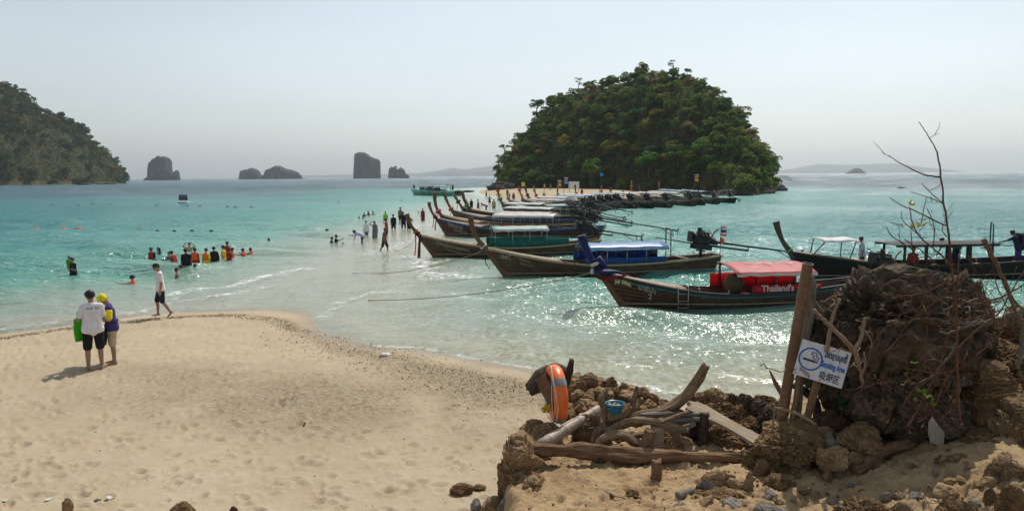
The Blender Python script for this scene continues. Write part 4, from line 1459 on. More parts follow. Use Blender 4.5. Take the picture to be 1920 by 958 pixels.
m.tube([pts[0] + Vector((-0.05, -0.20, -0.30)), pts[0] + Vector((0.18, -0.26, -0.40)), pts[0] + Vector((0.55, -0.30, -0.32)), pts[0] + Vector((1.05, -0.34, -0.24))], [0.07, 0.10, 0.09, 0.03], 7, wob=0.2, seed=7, flat=0.6)
m.build('red_sash', C_MAROON, A)
m = MB()
m.ball(pts[0] + Vector((-0.17, -0.08, -0.12)), 0.085, 9, 7, (0.8, 1, 1.3))
m.tube([pts[1] + Vector((-0.13, -0.14, -0.06)), pts[1] + Vector((0.04, -0.19, 0.0)), pts[1] + Vector((0.2, -0.12, 0.08))], [0.06, 0.075, 0.05], 7, wob=0.2, seed=9)
m.build('white_knot', C_WHITER, A)
# flag staff, bottle, net bundle, tyre fender, hanging scarf
m = MB(); m.tube([(hA.L * 0.455, 0.75, 0.6), (hA.L * 0.462, 0.78, 2.75)], [0.018, 0.010], 6); fs = m.build('flag_staff', M_IRON, A)
def flag_mesh(w, hh, n=8, seed=0):
    b = MB()
    return [[Vector((w * k / n, 0.05 * math.sin(k * 1.1 + seed), hh * (1 - j / 5) - 0.12 * w * k / n + 0.0)) for j in range(6)] for k in range(n + 1)]
M_FLAG = NT('thai_flag')
_u = M_FLAG.n('SeparateXYZ', {0: M_FLAG.coord('Generated')}).outputs[2]
_c = M_FLAG.ramp(_u, [(0.0, (0.55, 0.04, 0.06)), (0.2, (0.75, 0.74, 0.72)), (0.36, (0.05, 0.05, 0.22)), (0.66, (0.75, 0.74, 0.72)), (0.83, (0.55, 0.04, 0.06))], 'CONSTANT')
M_FLAG = M_FLAG.done(M_FLAG.pbsdf(_c, 0.7))
m = MB(); m.slab(flag_mesh(0.22, 0.34), 0.006); o = m.build('flag', M_FLAG, A); o.location = (hA.L * 0.462, 0.78, 2.38)
m = MB(); m.slab(flag_mesh(0.14, 0.22, 6, 2), 0.006); o = m.build('pennant', C_ORANGE, A); o.location = (hA.L * 0.461, 0.78, 2.1)
m = MB(); m.slab([[Vector((0.08 * math.sin(j) * 0.2 + k * 0.05, 0, -0.09 * j)) for j in range(5)] for k in range(3)], 0.006); o = m.build('hanging_scarf', C_ORANGE, A); o.location = (hA.L * 0.795, 0.75, 1.1)
def near_thing(boat, pos):
    return boat.matrix_basis @ Vector(pos)
def bottle(p, label):
    b = MB(); b.lathe([(0.0, 0), (0.034, 0.0), (0.036, 0.01), (0.036, 0.15), (0.034, 0.17), (0.014, 0.215), (0.014, 0.235), (0.0, 0.235)], 12)
    t = NT('bottle_plastic'); mm = t.done(t.n('BsdfPrincipled', {'Base Color': (0.55, 0.7, 0.75, 1), 'Roughness': 0.1, 'Transmission Weight': 0.6, 'IOR': 1.3}).outputs[0])
    r = empty('water_bottle', p, 0, label, 'bottle')
    link('bottle_body', b.mesh('bottle_body'), mm, r)
    b = MB(); b.tube([(0, 0, 0.236), (0, 0, 0.258)], 0.016, 10); link('bottle_cap', b.mesh('bottle_cap'), M_WHITEP, r)
    return r
bottle(near_thing(A, (hA.L * 0.44, -0.55, hA.zg(0.44) - 0.16)), 'clear plastic water bottle on the bench of the red-roofed boat')
t = NT('fishing_net'); co = t.coord()
M_NET = t.done(t.pbsdf(t.ramp(t.noise(co, 30, 4, 0.7), [(0.3, (0.03, 0.035, 0.02)), (0.7, (0.12, 0.10, 0.05))]), 0.9, t.bump(t.noise(co, 40, 3, 0.7), 1.0, 0.03)))
b = MB(); b.ball((0, 0, 0), 0.36, 18, 12, (0.95, 0.8, 1.0))
for k, p in enumerate(b.v):
    q = Vector(p); b.v[k] = tuple(q * (1 + 0.10 * math.sin(q.x * 31 + q.z * 17) * math.cos(q.y * 23)))
o = b.build('net_bundle', M_NET, None, near_thing(A, (hA.L * 0.475, -0.2, 0.75)))
tag(o, 'brownish bundled fishing net under the front of the red roof', 'net')

# ---------------- the blue-roofed boat
B_, hB, pB = longtail((945, 518), (1332, 507), 'weathered brown longtail boat with a blue roof and blue side cloths', top=(-1.62, 2.72), hull_mat=W_GREY, rail_mat=W_DECK,
    hullkw=dict(bow=1.35, mid=0.52, stern=0.78, beam=0.95, rake=0.72),
    canopy=dict(t0=0.36, t1=0.755, z=1.24, mat=C_BLUE, arch=0.20, posts=5, pmat=M_STEEL, valance=C_PALEBLUE,
                curtains=((1, 0.35, 0.76, 0, 1.0, C_DBLUE), (-1, 0.36, 0.75, 0, 0.83, C_DBLUE))), shaft=5.0, tilt=R(6.5), tiller=1.9, ribbons=((C_WHITER, 1.25, 0), ), engx=None)
letters(B_, hB, '๐ลไ', 0.30, -0.15, 0.50, -1, M_PALEP, bold=0.008)
letters(B_, hB, 'อันดามัน', 0.17, 0.62, 0.36, -1, M_PALEP)
letters(B_, hB, 'ANDAMAN', 0.13, 0.70, 0.52, -1, M_PALEP)
ladder(B_, hB, 0.29, -1, 0.02, None, 0.40, M_RUST)
rack(B_, hB, 0.775, 2.05, mat=M_RUST)
ribbon_strip(B_, (-0.75, -0.12, 1.1), 0.75, C_BLACKR, 0.04, 0.12, 3)
m = MB(); m.slab([[Vector((hB.L * 0.80, -0.6, 0.80)), Vector((hB.L * 0.80, 0.6, 0.80))], [Vector((hB.L * 0.90, -0.55, 0.58)), Vector((hB.L * 0.90, 0.55, 0.58))]], 0.03); m.build('ramp_board', W_DECK, B_, recalc=True)
for k, (z, mm) in enumerate(((0.6, C_YELLOW), (0.5, C_LGREEN), (0.55, C_WHITER))):
    ribbon_strip(B_, (hB.L * 1.035 - 0.05 * k, -0.25 + 0.2 * k, 0.62), 0.55, mm, 0.05, 0.06, 20 + k)

# ---------------- boats behind
C_, hC, pC = longtail((812, 481), (1112, 474), 'brown longtail boat with a mint green roof, third from the camera', top=(-1.55, 2.45), hull_mat=W_GREY, rail_mat=W_DECK,
    hullkw=dict(bow=1.28, mid=0.50, stern=0.8, beam=0.92, rake=0.70), ribbons=((C_ORANGE, 1.35, 1.35), (C_MAROON, 1.25, 1.5), (C_BLACKR, 1.15, 1.9)),
    canopy=dict(t0=0.36, t1=0.70, z=1.50, mat=C_MINT, arch=0.16, posts=4, valance=C_WHITER, curtains=((-1, 0.34, 0.82, 0, 1.02, C_GREEN), (1, 0.34, 0.8, 0, 1.0, C_GREEN))), shaft=3.4)
letters(C_, hC, 'โชคประกายเพชร', 0.30, 0.12, 0.46, -1, M_PALEP, bold=0.006)
letters(C_, hC, 'CHOKPRAKAI', 0.17, 0.55, 0.66, -1, M_PALEP)
for k in range(2):
    m = MB(); P = [[hC.find(3.2 + 0.45 * q, hC.mid - 0.16 + 0.09 * k * 2 + dz, -1, 0.03) for dz in (0, 0.05)] for q in (0, .5, 1)]
    m.slab(P, 0.01); m.build('painted_dash', M_WHITEP, C_)
D_, hD, pD = longtail((836, 441), (1124, 446), 'dark red longtail boat with a blue rail, lettered WANG SA, under a white roof', top=(-1.5, 2.55), hull_mat=W_RED, rail_mat=M_BLUEP, stripe=M_BLUEP,
    hullkw=dict(bow=1.35, mid=0.58, stern=0.9, beam=1.0, rake=0.66), ribbons=((C_PINK, 1.55, 0.9), (C_MAROON, 1.4, 1.0)),
    canopy=dict(t0=0.34, t1=0.74, z=1.55, mat=C_WHITE, arch=0.20, posts=4, curtains=((-1, 0.40, 0.7, 0, 0.95, C_ORANGE),), valance=C_LILAC), shaft=6.2, tilt=R(7.5))
letters(D_, hD, 'วังทราย', 0.42, 0.30, 0.52, -1, M_PALEP, bold=0.012)
letters(D_, hD, 'WANG SA', 0.26, 0.75, 0.80, -1, M_PALEP, bold=0.01)
FAR_LIST = [
    ((840, 430), (1098, 438), (-1.35, 2.95), W_DARK, C_LILAC, ((C_PINK, 1.5, 0.8),), 'dark longtail boat whose tall prow stands just behind the WANG SA boat', 0.42, 0.78),
    ((858, 418), (1095, 428), (-1.7, 2.45), W_GREY, C_WHITE, ((C_ORANGE, 1.35, 0), (C_YELLOW, 1.3, 1.1)), 'brown longtail boat with orange sash and long yellow ribbon on its prow', 0.44, 0.80),
    ((874, 409), (1098, 419), (-1.8, 2.1), W_BLACK, C_WHITE, ((C_MAROON, 1.7, 0.9),), 'black longtail boat with a thin dark prow and hanging scarf', 0.40, 0.7),
    ((896, 417), (1118, 411), (-1.6, 2.8), W_GREY, C_MINT, ((C_LGREEN, 1.6, 1.2),), 'broad brown longtail boat with green cloth down its prow', 0.30, 0.72),
    ((946, 396), (1108, 404), (-1.4, 2.9), W_GREY, C_LILAC, ((C_ORANGE, 2.7, 0.0), (C_YELLOW, 2.2, 0.9), (C_LGREEN, 1.4, 0.7)), 'longtail boat with an orange garland at the top of its curved prow', 0.34, 0.76),
    ((961, 392), (1120, 399), (-1.1, 2.4), W_GREY, C_WHITE, ((C_YELLOW, 1.5, 0.6),), 'pale longtail boat with a bare hooked prow beside the orange garlanded one', 0.36, 0.7),
    ((986, 389), (1135, 396), (-1.7, 2.7), W_DARK, C_WHITE, ((C_ORANGE, 2.4, 0.6),), 'longtail boat with an orange ribbon fluttering high on its prow', 0.34, 0.7),
    ((998, 387), (1150, 393), (-1.6, 2.5), W_BLACK, C_PALEBLUE, ((C_BLACKR, 1.6, 0),), 'dark plain prowed longtail boat next to the one with the fluttering orange ribbon', 0.35, 0.7),
    ((1013, 385), (1165, 391), (-1.6, 2.75), W_DARK, C_WHITE, ((C_WHITER, 2.3, 0.3), (C_ORANGE, 1.4, 0.3)), 'longtail boat with white bands round its dark prow, near end of far row', 0.3, 0.72),
    ((1052, 383), (1190, 391), (-1.1, 2.4), W_DARK, C_PALEBLUE, ((C_MAROON, 1.5, 0),), 'longtail boat with a short brown prow against the far sand', 0.28, 0.72),
    ((1085, 381), (1222, 391), (-1.5, 2.7), W_BLACK, C_PALEBLUE, ((C_MAROON, 1.5, 0),), 'black longtail boat with a pale blue roof in front of the white notice board', 0.25, 0.7),
    ((1132, 379), (1256, 390), (-1.2, 2.5), W_DARK, C_WHITE, ((C_PINK, 1.8, 0.5),), 'longtail boat with a pink ribbon in the middle of the far row', 0.2, 0.62),
    ((1188, 376), (1300, 387), (-1.3, 3.2), W_DARK, C_LILAC, ((C_YELLOW, 2.6, 0.9), (C_WHITER, 1.4, 0.9)), 'longtail boat with a tall garlanded prow in the far row', 0.12, 0.6),
    ((1203, 375), (1318, 385), (-1.4, 2.5), W_DARK, C_WHITE, ((C_WHITER, 1.2, 0.0),), 'longtail boat with a bare light wood prow right of the tall garlanded one', 0.2, 0.7),
    ((1240, 373), (1345, 383), (-1.7, 3.0), W_DARK, C_PALEBLUE, ((C_PINK, 2.7, 0.6), (C_ORANGE, 1.4, 0.5)), 'longtail boat with a pink topped leaning prow at the right of the far row', 0.02, 0.5),
    ((1283, 372), (1374, 381), (-1.0, 1.6), W_BLACK, C_PALEBLUE, (), 'last longtail boat of the far row, its long tail reaching out over the sea', 0.0, 0.52),
]
for k, (f, s, tp, hm, cm, rb, lab, c0, c1) in enumerate(FAR_LIST):
    tp = (tp[0] - 0.1, tp[1] + 0.25)
    longtail(f, s, lab, top=tp, hull_mat=hm, det=1 if k < 4 else 0, group='longtail boats moored along the sand bar', ribbons=rb, rail_mat=[W_DECK, M_BLUEP, W_DECK, M_TEALP][k % 4], stem_mat=(None, W_PALEP)[k >= 4 and k % 3 != 1],
             hullkw=dict(bow=1.3, mid=0.55, stern=0.85, beam=1.0, rake=0.68), canopy=dict(t0=c0, t1=c1, z=1.5 + 0.1 * (k % 3), mat=cm, arch=0.14, posts=4), shaft=4.5 + (k * 37 % 11) / 11 * 1.2, tilt=R(5.5 + k % 4), yaw=R((k * 53 % 13) - 6))

# ---------------- the dark boat at the right
R_, hR, pR = longtail((1506, 522), (1975, 514), 'long black boat at the right behind the boulder, with plank roof and white awning', top=(-1.40, 2.48), hull_mat=W_BLACK, rail_mat=W_BLACK, stem_mat=wood('prow_wood_dull', (0.05, 0.035, 0.025), (0.09, 0.062, 0.045), (0.14, 0.10, 0.075), 0.8, 0.7, 0.3, axis='Z'),
    hullkw=dict(bow=1.2, mid=0.62, stern=0.85, beam=1.0, rake=0.6), ribbons=((C_LGREEN, 1.25, 0), (C_WHITER, 1.1, 0), (C_NAVY, 1.0, 0)), eng=False)
m = MB()
x0, x1 = hR.L * 0.315, hR.L * 0.735
for yy in (-0.84, -0.42, 0.0, 0.42):
    m2 = MB(); m2.box(((x0 + x1) / 2, yy + 0.21, 1.50 - 0.02 * abs(yy)), (x1 - x0, 0.40, 0.035), bevel=0.01)
    m2.build('roof_plank', W_BLACK, R_)
for yy in (-0.86, 0.86):
    m2 = MB(); m2.box(((x0 + x1) / 2 - 0.05, yy, 1.44), (x1 - x0 - 0.2, 0.06, 0.09)); m2.build('roof_beam', W_BLACK, R_)
for k in range(5):
    x = x0 + 0.45 + (x1 - x0 - 0.9) * k / 4
    for sd in (-1, 1):
        m2 = MB(); m2.box((x, sd * 0.82, 1.0), (0.09, 0.07, 0.86)); m2.build('roof_post', W_BLACK, R_)
m = MB()
P = [[Vector((hR.L * (0.045 + 0.145 * k / 8), 0.75 * q, 1.66 + 0.14 * (1 - q * q) + 0.03 * math.sin(k * 1.3) - 0.05 * abs(k - 4) / 4)) for q in (1, .5, 0, -.5, -1)] for k in range(9)]
m.slab(P, 0.015); aw = m.build('awning', C_WHITE, R_, recalc=True)
for (x, y) in ((0.06, 0.6), (0.06, -0.6), (0.175, 0.65), (0.175, -0.65)):
    m = MB(); m.tube([hR.pt(x, 0.9, 1 if y > 0 else -1, -0.2), Vector((hR.L * x, y, 1.68))], 0.025, 6); m.build('awning_post', M_IRON, R_)
rack(R_, hR, 0.70, 2.35, mat=M_IRON, along=0.95)
m = MB(); m.tube([(hR.L * 0.245, -0.3, 0.6), (hR.L * 0.25, -0.3, 1.2), (hR.L * 0.235, -0.3, 1.32)], 0.03, 6); m.build('bollard_hook', M_IRON, R_)
engine(R_, hR, hR.L * 0.91, 1.15, 3.0, R(-4), 0, 1.4)

# tender engine hoisted beside the black boat's bow: the tail gear of the red-roofed boat sits there already
# ---------------- ropes
def rope(p, q, sag, label, r=0.014, n=16):
    p, q = Vector(p), Vector(q)
    pts = [p.lerp(q, k / n) - Vector((0, 0, sag * 4 * (k / n) * (1 - k / n))) for k in range(n + 1)]
    m = MB(); m.tube(pts, r, 6)
    o = m.build('mooring_rope', M_ROPE)
    return tag(o, label, 'rope', 'mooring ropes of the boats')
M_ROPE = plain('rope_fibre', (0.24, 0.21, 0.16), 0.9, 0.3, 60, 0.4)
def world_pt(bt, p): return bt.matrix_basis @ Vector(p)
rope(world_pt(A, (-0.95, 0, 1.25)), G(690, 563, 0.02), 0.25, 'long mooring rope from the blue-wrapped prow to the shallows')
rope(world_pt(B_, (-0.95, 0, 1.2)), G(660, 512, 0.0), 0.35, 'mooring rope from the blue-roofed boat, crossing in front of the brown hull')
rope(world_pt(C_, (-0.9, 0, 1.1)), G(740, 470, 0.0), 0.2, 'mooring rope from the third boat to the sand bar')

# ---------------- speedboat
def speedboat():
    a = G(772, 366); c = G(857, 367.5)
    v = c - a; L = v.length
    root = empty('speedboat', a, math.atan2(v.y, v.x), 'pale green covered speedboat with passengers beyond the swimmers', 'speedboat')
    m = MB()
    hm = plain('speedboat_green', (0.20, 0.42, 0.36), 0.3, 0.1, 2)
    for sd in (-1, 1):
        P = []
        for k in range(21):
            t = k / 20
            hb = 1.45 * (1 - (1 - min(t / 0.45, 1)) ** 2.0)
            zg = 1.55 - 0.45 * min(t * 1.6, 1)
            row = []
            for q in (0, 0.35, 0.7, 1.0):
                z = -0.3 + (zg + 0.3) * q
                x = L * t - (1 - t) ** 3 * (0.62 * z) * 1.3
                row.append(Vector((x + 0.8 * (1 - t) ** 3, sd * max(0.01, hb * q ** 0.6), z)))
            P.append(row if sd < 0 else row[::-1])
        m.slab(P, 0.04)
    m.box((L - 0.02, 0, 0.45), (0.06, 2.7, 1.3))
    m.grid([[Vector((L * t, -1.4 * (1 - (1 - min(t / 0.45, 1)) ** 2.0), 1.5 - 0.45 * min(t * 1.6, 1))), Vector((L * t, 1.4 * (1 - (1 - min(t / 0.45, 1)) ** 2.0), 1.5 - 0.45 * min(t * 1.6, 1)))] for t in [k / 14 for k in range(15)]], 0, False)
    m.build('hull', hm, root)
    m = MB()
    P = [[Vector((L * x, y * 1.15, 1.1 + 1.15 * s + 0.06 * (1 - y * y))) for y in (-1, -.6, 0, .6, 1)] for x, s in ((0.34, 0.0), (0.40, 0.55), (0.46, 0.95), (0.54, 1.0), (0.70, 1.0), (0.78, 0.98), (0.80, 0.95))]
    m.slab(P, 0.05); m.build('cabin_roof', plain('cabin_white', (0.55, 0.62, 0.62), 0.3), root, recalc=True)
    m = MB()
    for sd in (-1, 1):
        m.slab([[Vector((L * x, sd * 1.12, z0)), Vector((L * x, sd * 1.08, z1))] for x, z0, z1 in ((0.35, 1.1, 1.18), (0.42, 1.1, 1.7), (0.48, 1.12, 1.95), (0.55, 1.12, 1.6), (0.64, 1.12, 1.4), (0.72, 1.12, 1.3))], 0.03)
    m.build('windscreen', plain('dark_glass', (0.02, 0.03, 0.035), 0.08, 0.1, 2, 0, 0.8), root, recalc=True)
    for x in (0.56, 0.67, 0.79):
        for sd in (-1, 1):
            m = MB(); m.tube([(L * x, sd * 1.1, 1.0), (L * x, sd * 1.08, 2.2)], 0.05, 6); m.build('roof_post', M_BLACKP, root)
    for k, x in enumerate((0.33, 0.49, 0.80)):
        m = MB(); m.box((L * x, -1.46, 0.75), (0.35, 0.05, 0.7), bevel=0.02); m.build('fender', M_GREENP, root)
    for y in (-0.7, 0, 0.7):
        m = MB(); m.box((L + 0.35, y, 0.95), (0.5, 0.42, 0.7), bevel=0.1); m.box((L + 0.3, y, 0.2), (0.2, 0.2, 1.0)); m.build('outboard_motor', M_BLACKP, root)
    m = MB(); m.tube([(L * 0.80, -1, 1.3), (L * 0.88, -0.9, 2.5), (L * 0.88, 0.9, 2.5), (L * 0.80, 1, 1.3)], 0.06, 6); m.box((L * 0.86, 0, 2.5), (1.1, 1.9, 0.08)); m.tube([(L * 0.85, 0, 2.5), (L * 0.85, 0, 3.3)], 0.02, 5)
    m.build('radar_arch', M_BLACKP, root)
    return root, L
SPEED, SPEED_L = speedboat()

# ---------------- small craft far away
def far_boat(px, py, ln, label, awn=True, flip=1, Y=None):
    p = G(px, py)
    root = empty('distant_boat', p, R(5) if flip > 0 else R(185), label, 'boat', 'small boats far out')
    m = MB()
    P = [[Vector((ln * (t - 0.5) + (-0.12 * ln * z if t < 0.2 else 0), 0.09 * ln * math.sin(math.pi * min(t * 1.3, 1) * 0.9 + 0.05) * s, (0.07 + 0.10 * max(0, 0.3 - t)) * ln * z)) for s, z in ((-1, 1), (-0.7, 0), (0, -0.3), (0.7, 0), (1, 1))] for t in [k / 10 for k in range(11)]]
    m.grid(P, 0, False)
    m.tube([(-ln * 0.5, 0, 0.09 * ln), (-ln * 0.58, 0, 0.17 * ln)], 0.012 * ln, 5)
    m.build('hull', W_BLACK, root)
    if awn:
        m = MB(); m.slab([[Vector((ln * x, 0.07 * ln * s, 0.15 * ln)) for s in (1, 0, -1)] for x in (-.15, .05, .25)], 0.01 * ln); m.build('awning', C_WHITE, root, recalc=True)
        for x in (-.14, .24):
            for s in (-1, 1):
                m = MB(); m.tube([(ln * x, .065 * ln * s, 0.05 * ln), (ln * x, .065 * ln * s, .15 * ln)], 0.006 * ln, 4); m.build('awning_post', M_IRON, root)
    return root
far_boat(156, 347, 10, 'small dark boat moored below the headland, left of the other pair')
far_boat(192, 346.2, 9, 'small dark boat below the headland, left of the pair with a white awning')
far_boat(208, 345.8, 8.5, 'small boat with a bright white awning at the foot of the headland')
far_boat(466, 336.5, 13, 'tiny boat on the horizon in front of the small bumpy islet', False)
far_boat(568, 335.6, 16, 'tiny boat on the horizon at the right end of the long low islet')
far_boat(786, 332.2, 20, 'tiny boat on the horizon right of the jagged small stack', False)
# ================================================================== PEOPLE
SKIN = plain('skin', (0.34, 0.19, 0.125), 0.55, 0.06, 5)
SKIN_D = plain('skin_tanned', (0.19, 0.10, 0.065), 0.55, 0.06, 5)
HAIR = plain('black_hair', (0.012, 0.010, 0.009), 0.5, 0.3, 30, 0.4)
EYE = plain('eye_dark', (0.02, 0.012, 0.01), 0.3)
LIPS = plain('lips', (0.30, 0.12, 0.095), 0.5)
def fabric(name, col): return plain('cloth_' + name, col, 0.85, 0.1, 7, 0.9, 0.2, 0, 11)
F = dict(white=fabric('white', (0.74, 0.71, 0.74)), black=fabric('black', (0.016, 0.016, 0.018)), navy=fabric('navy', (0.018, 0.022, 0.05)), khaki=fabric('khaki', (0.50, 0.40, 0.27)),
         purple=fabric('purple', (0.05, 0.04, 0.17)), yellow=fabric('yellow', (0.75, 0.62, 0.03)), red=fabric('red', (0.42, 0.03, 0.03)), orange=fabric('orange', (0.85, 0.14, 0.035)),
         dred=fabric('dark_red', (0.20, 0.02, 0.025)), lime=fabric('lime', (0.22, 0.60, 0.03)), grey=fabric('grey', (0.16, 0.17, 0.18)), paleblue=fabric('pale_blue', (0.42, 0.46, 0.60)),
         magenta=fabric('magenta', (0.42, 0.06, 0.26)), brown=fabric('brown', (0.16, 0.09, 0.05)), tan=fabric('tan', (0.42, 0.34, 0.22)), green=fabric('green', (0.05, 0.40, 0.02)), yorange=fabric('amber', (0.80, 0.36, 0.03)), blue=fabric('blue', (0.03, 0.10, 0.30)))

def V3(*a): return Vector(a)
UP_L, FO_L, TH_L, SH_L = 0.285, 0.25, 0.43, 0.41

POSES = {}
def pose(name, lean=0.0, head=(0.0, 0.0), armR=((0.22, 0.0, -1), (0.10, 0.14, -1)), armL=((-0.22, 0.0, -1), (-0.10, 0.14, -1)),
         legR=((0.04, 0.02, -1), (0.0, -0.05, -1)), legL=((-0.04, 0.02, -1), (0.0, -0.05, -1)), girth=1.0, fingers=False, footR=0.0, footL=0.0, hipw=0.085, drop=0.0):
    POSES[name] = dict(lean=lean, head=head, armR=armR, armL=armL, legR=legR, legL=legL, g=girth, fingers=fingers, footR=footR, footL=footL, hipw=hipw)

def skeleton(P):
    J = {}
    J['pelvis'] = V3(0, 0, 0.93)
    ML = Matrix.Rotation(-P['lean'], 3, 'X')       # lean forward (+Y)
    def up(x, y, z): return J['pelvis'] + ML @ Vector((x, y, z))
    J['waist'] = up(0, 0, 0.16); J['chest'] = up(0, 0.005, 0.33); J['neck0'] = up(0, -0.01, 0.49); J['neck1'] = up(0, 0.02, 0.57)
    J['ML'] = ML
    HM = ML @ Matrix.Rotation(P['head'][1], 3, 'Z') @ Matrix.Rotation(-P['head'][0], 3, 'X')
    J['HM'] = HM; J['headc'] = J['neck1'] + HM @ Vector((0, 0.015, 0.085))
    for s, k in ((1, 'R'), (-1, 'L')):
        J['sh' + k] = up(s * 0.165, -0.005, 0.425)
        a, b = P['arm' + k]
        J['el' + k] = J['sh' + k] + Vector(a).normalized() * UP_L
        J['wr' + k] = J['el' + k] + Vector(b).normalized() * FO_L
        J['hd' + k] = Vector(b).normalized()
        J['hip' + k] = V3(s * P['hipw'], 0, 0.90)
        a, b = P['leg' + k]
        J['kn' + k] = J['hip' + k] + Vector(a).normalized() * TH_L
        J['an' + k] = J['kn' + k] + Vector(b).normalized() * SH_L
    return J

def caps_of(part, name):
    """tapered capsules (p0, r0, p1, r1) of one part of a figure"""
    P = POSES[name]; J = skeleton(P); g = P['g']; C = []
    ML = J['ML']; HM = J['HM']; hc = J['headc']
    def H(x, y, z): return hc + HM @ Vector((x, y, z))
    def T(c, dx, dy=0, dz=0): return c + ML @ Vector((dx, dy, dz))
    pe, wa, ch, n0, n1 = J['pelvis'], J['waist'], J['chest'], J['neck0'], J['neck1']
    def torso(e, hem=None):
        C.append((T(wa, -0.06 * g), 0.095 * g + e, T(wa, 0.06 * g), 0.095 * g + e))
        C.append((T(wa, 0, 0.01, -0.05), 0.11 * g + e, T(ch, 0, 0.0, 0), 0.118 * g + e))
        for s in (-1, 1):
            C.append((T(ch, s * 0.075 * g, 0.0, 0.02), 0.098 * g + e, T(wa, s * 0.055 * g), 0.092 * g + e))
            C.append((T(ch, s * 0.08, 0, 0.03), 0.085 + e, J['sh' + 'LR'[s > 0]], 0.058 + e))
        C.append((J['shL'], 0.056 + e, T(n0, 0, 0, -0.04), 0.062 + e)); C.append((J['shR'], 0.056 + e, T(n0, 0, 0, -0.04), 0.062 + e))
        if hem:
            C.append((T(wa, -0.07 * g), 0.10 * g + e, T(pe, -0.075 * g, 0, 0.16 - hem), 0.10 * g + e + 0.03))
            C.append((T(wa, 0.07 * g), 0.10 * g + e, T(pe, 0.075 * g, 0, 0.16 - hem), 0.10 * g + e + 0.03))
            C.append((T(wa, 0, 0.0), 0.11 * g + e, T(pe, 0, 0, 0.16 - hem), 0.142 * g + e))
    if part == 'body':
        torso(0)
        C.append((pe + V3(-0.065, 0, 0.02), 0.11 * g, pe + V3(0.065, 0, 0.02), 0.11 * g))
        C.append((pe + V3(0, -0.02, 0.0), 0.115 * g, wa, 0.11 * g))
        C.append((T(n0, 0, 0, -0.03), 0.062, n1, 0.05))
        C.append((n1, 0.05, H(0, 0, -0.04), 0.05))
        C.append((H(0, -0.012, 0.035), 0.088, H(0, 0.012, 0.0), 0.082))
        C.append((H(0, 0.022, -0.01), 0.07, H(0, 0.045, -0.062), 0.046))
        C.append((H(0, 0.088, 0.012), 0.012, H(0, 0.104, -0.018), 0.0165))
        C.append((H(0, 0.085, -0.052), 0.02, H(0, 0.083, -0.06), 0.02))
        for s in (-1, 1):
            C.append((H(s * 0.083, -0.005, 0.008), 0.02, H(s * 0.08, 0.0, -0.022), 0.014))
        for s, k in ((1, 'R'), (-1, 'L')):
            sh, el, wr, d = J['sh' + k], J['el' + k], J['wr' + k], J['hd' + k]
            C.append((sh, 0.056 * g ** .5, el, 0.041 * g ** .5)); C.append((el, 0.041, wr, 0.029))
            m = el.lerp(wr, 0.3); C.append((m, 0.043, el.lerp(wr, 0.55), 0.037))
            side = d.cross(V3(0, 1, 0.2)).normalized() if abs(d.y) < 0.9 else d.cross(V3(0, 0, 1)).normalized()
            if P['fingers']:
                nrm = side.cross(d).normalized()
                w2 = nrm
                C.append((wr, 0.027, wr + d * 0.035, 0.027))
                for q in (-0.024, -0.008, 0.008, 0.024):
                    C.append((wr + d * 0.02 + w2 * q * 0.7, 0.016, wr + d * 0.088 + w2 * q * 1.15, 0.0145))
                for q, ln in ((-0.030, 0.068), (-0.010, 0.082), (0.011, 0.078), (0.031, 0.06)):
                    b0 = wr + d * 0.088 + w2 * q * 1.0
                    dd = (d + side * (-0.35 * s)).normalized(); b1 = b0 + dd * ln * 0.5
                    d3 = (d + side * (-0.95 * s)).normalized(); b2 = b1 + d3 * ln * 0.5
                    C.append((b0, 0.0098, b1, 0.0092)); C.append((b1, 0.0092, b2, 0.008))
                th = (d * 0.65 + w2 * 0.75 * (1 if w2.y > 0 else -1)).normalized()
                t0 = wr + d * 0.025 + w2 * 0.02 * (1 if w2.y > 0 else -1)
                C.append((t0, 0.015, t0 + th * 0.045, 0.0115)); C.append((t0 + th * 0.045, 0.0115, t0 + th * 0.045 + (th + d).normalized() * 0.032, 0.009))
            else:
                C.append((wr, 0.03, wr + d * 0.085, 0.034)); C.append((wr + d * 0.085, 0.032, wr + d * 0.16, 0.02))
            hp, kn, an = J['hip' + k], J['kn' + k], J['an' + k]
            C.append((hp, 0.088 * g ** .7, kn, 0.056)); C.append((kn, 0.055, kn.lerp(an, 0.35) + V3(0, -0.012, 0), 0.056)); C.append((kn.lerp(an, 0.35) + V3(0, -0.012, 0), 0.055, an, 0.036))
            fp = P['foot' + k]
            fd = Vector((0.10 * s, math.cos(fp), -math.sin(fp))).normalized(); fu = Vector((0, math.sin(fp), math.cos(fp)))
            heel = an - fu * 0.04 - fd * 0.035
            C.append((an, 0.036, heel, 0.033)); C.append((heel, 0.032, an - fu * 0.05 + fd * 0.10, 0.03)); C.append((an - fu * 0.048 + fd * 0.08, 0.034, an - fu * 0.056 + fd * 0.165, 0.022))
            if P['fingers']:
                for q in range(5):
                    o = Vector((s * (0.028 - q * 0.014), 0, 0))
                    t0 = an - fu * 0.058 + fd * (0.15 + 0.006 * (q in (3, 4))) + o * -1
                    C.append((t0, 0.011, t0 + fd * (0.024 + 0.012 * (q == 4)), 0.009 + 0.003 * (q == 4)))
    elif part == 'hair':
        C.append((H(0, -0.028, 0.045), 0.092, H(0, 0.012, 0.055), 0.086)); C.append((H(0, -0.035, 0.01), 0.078, H(0, -0.035, -0.005), 0.066))
        for s in (-1, 1): C.append((H(s * 0.045, -0.03, 0.02), 0.058, H(s * 0.05, 0.022, 0.055), 0.05))
    elif part == 'long_hair':
        C.append((H(0, -0.028, 0.045), 0.094, H(0, 0.012, 0.055), 0.087)); C.append((H(0, -0.05, 0.0), 0.085, H(0, -0.07, -0.16), 0.06))
    elif part in ('cap', 'hat'):
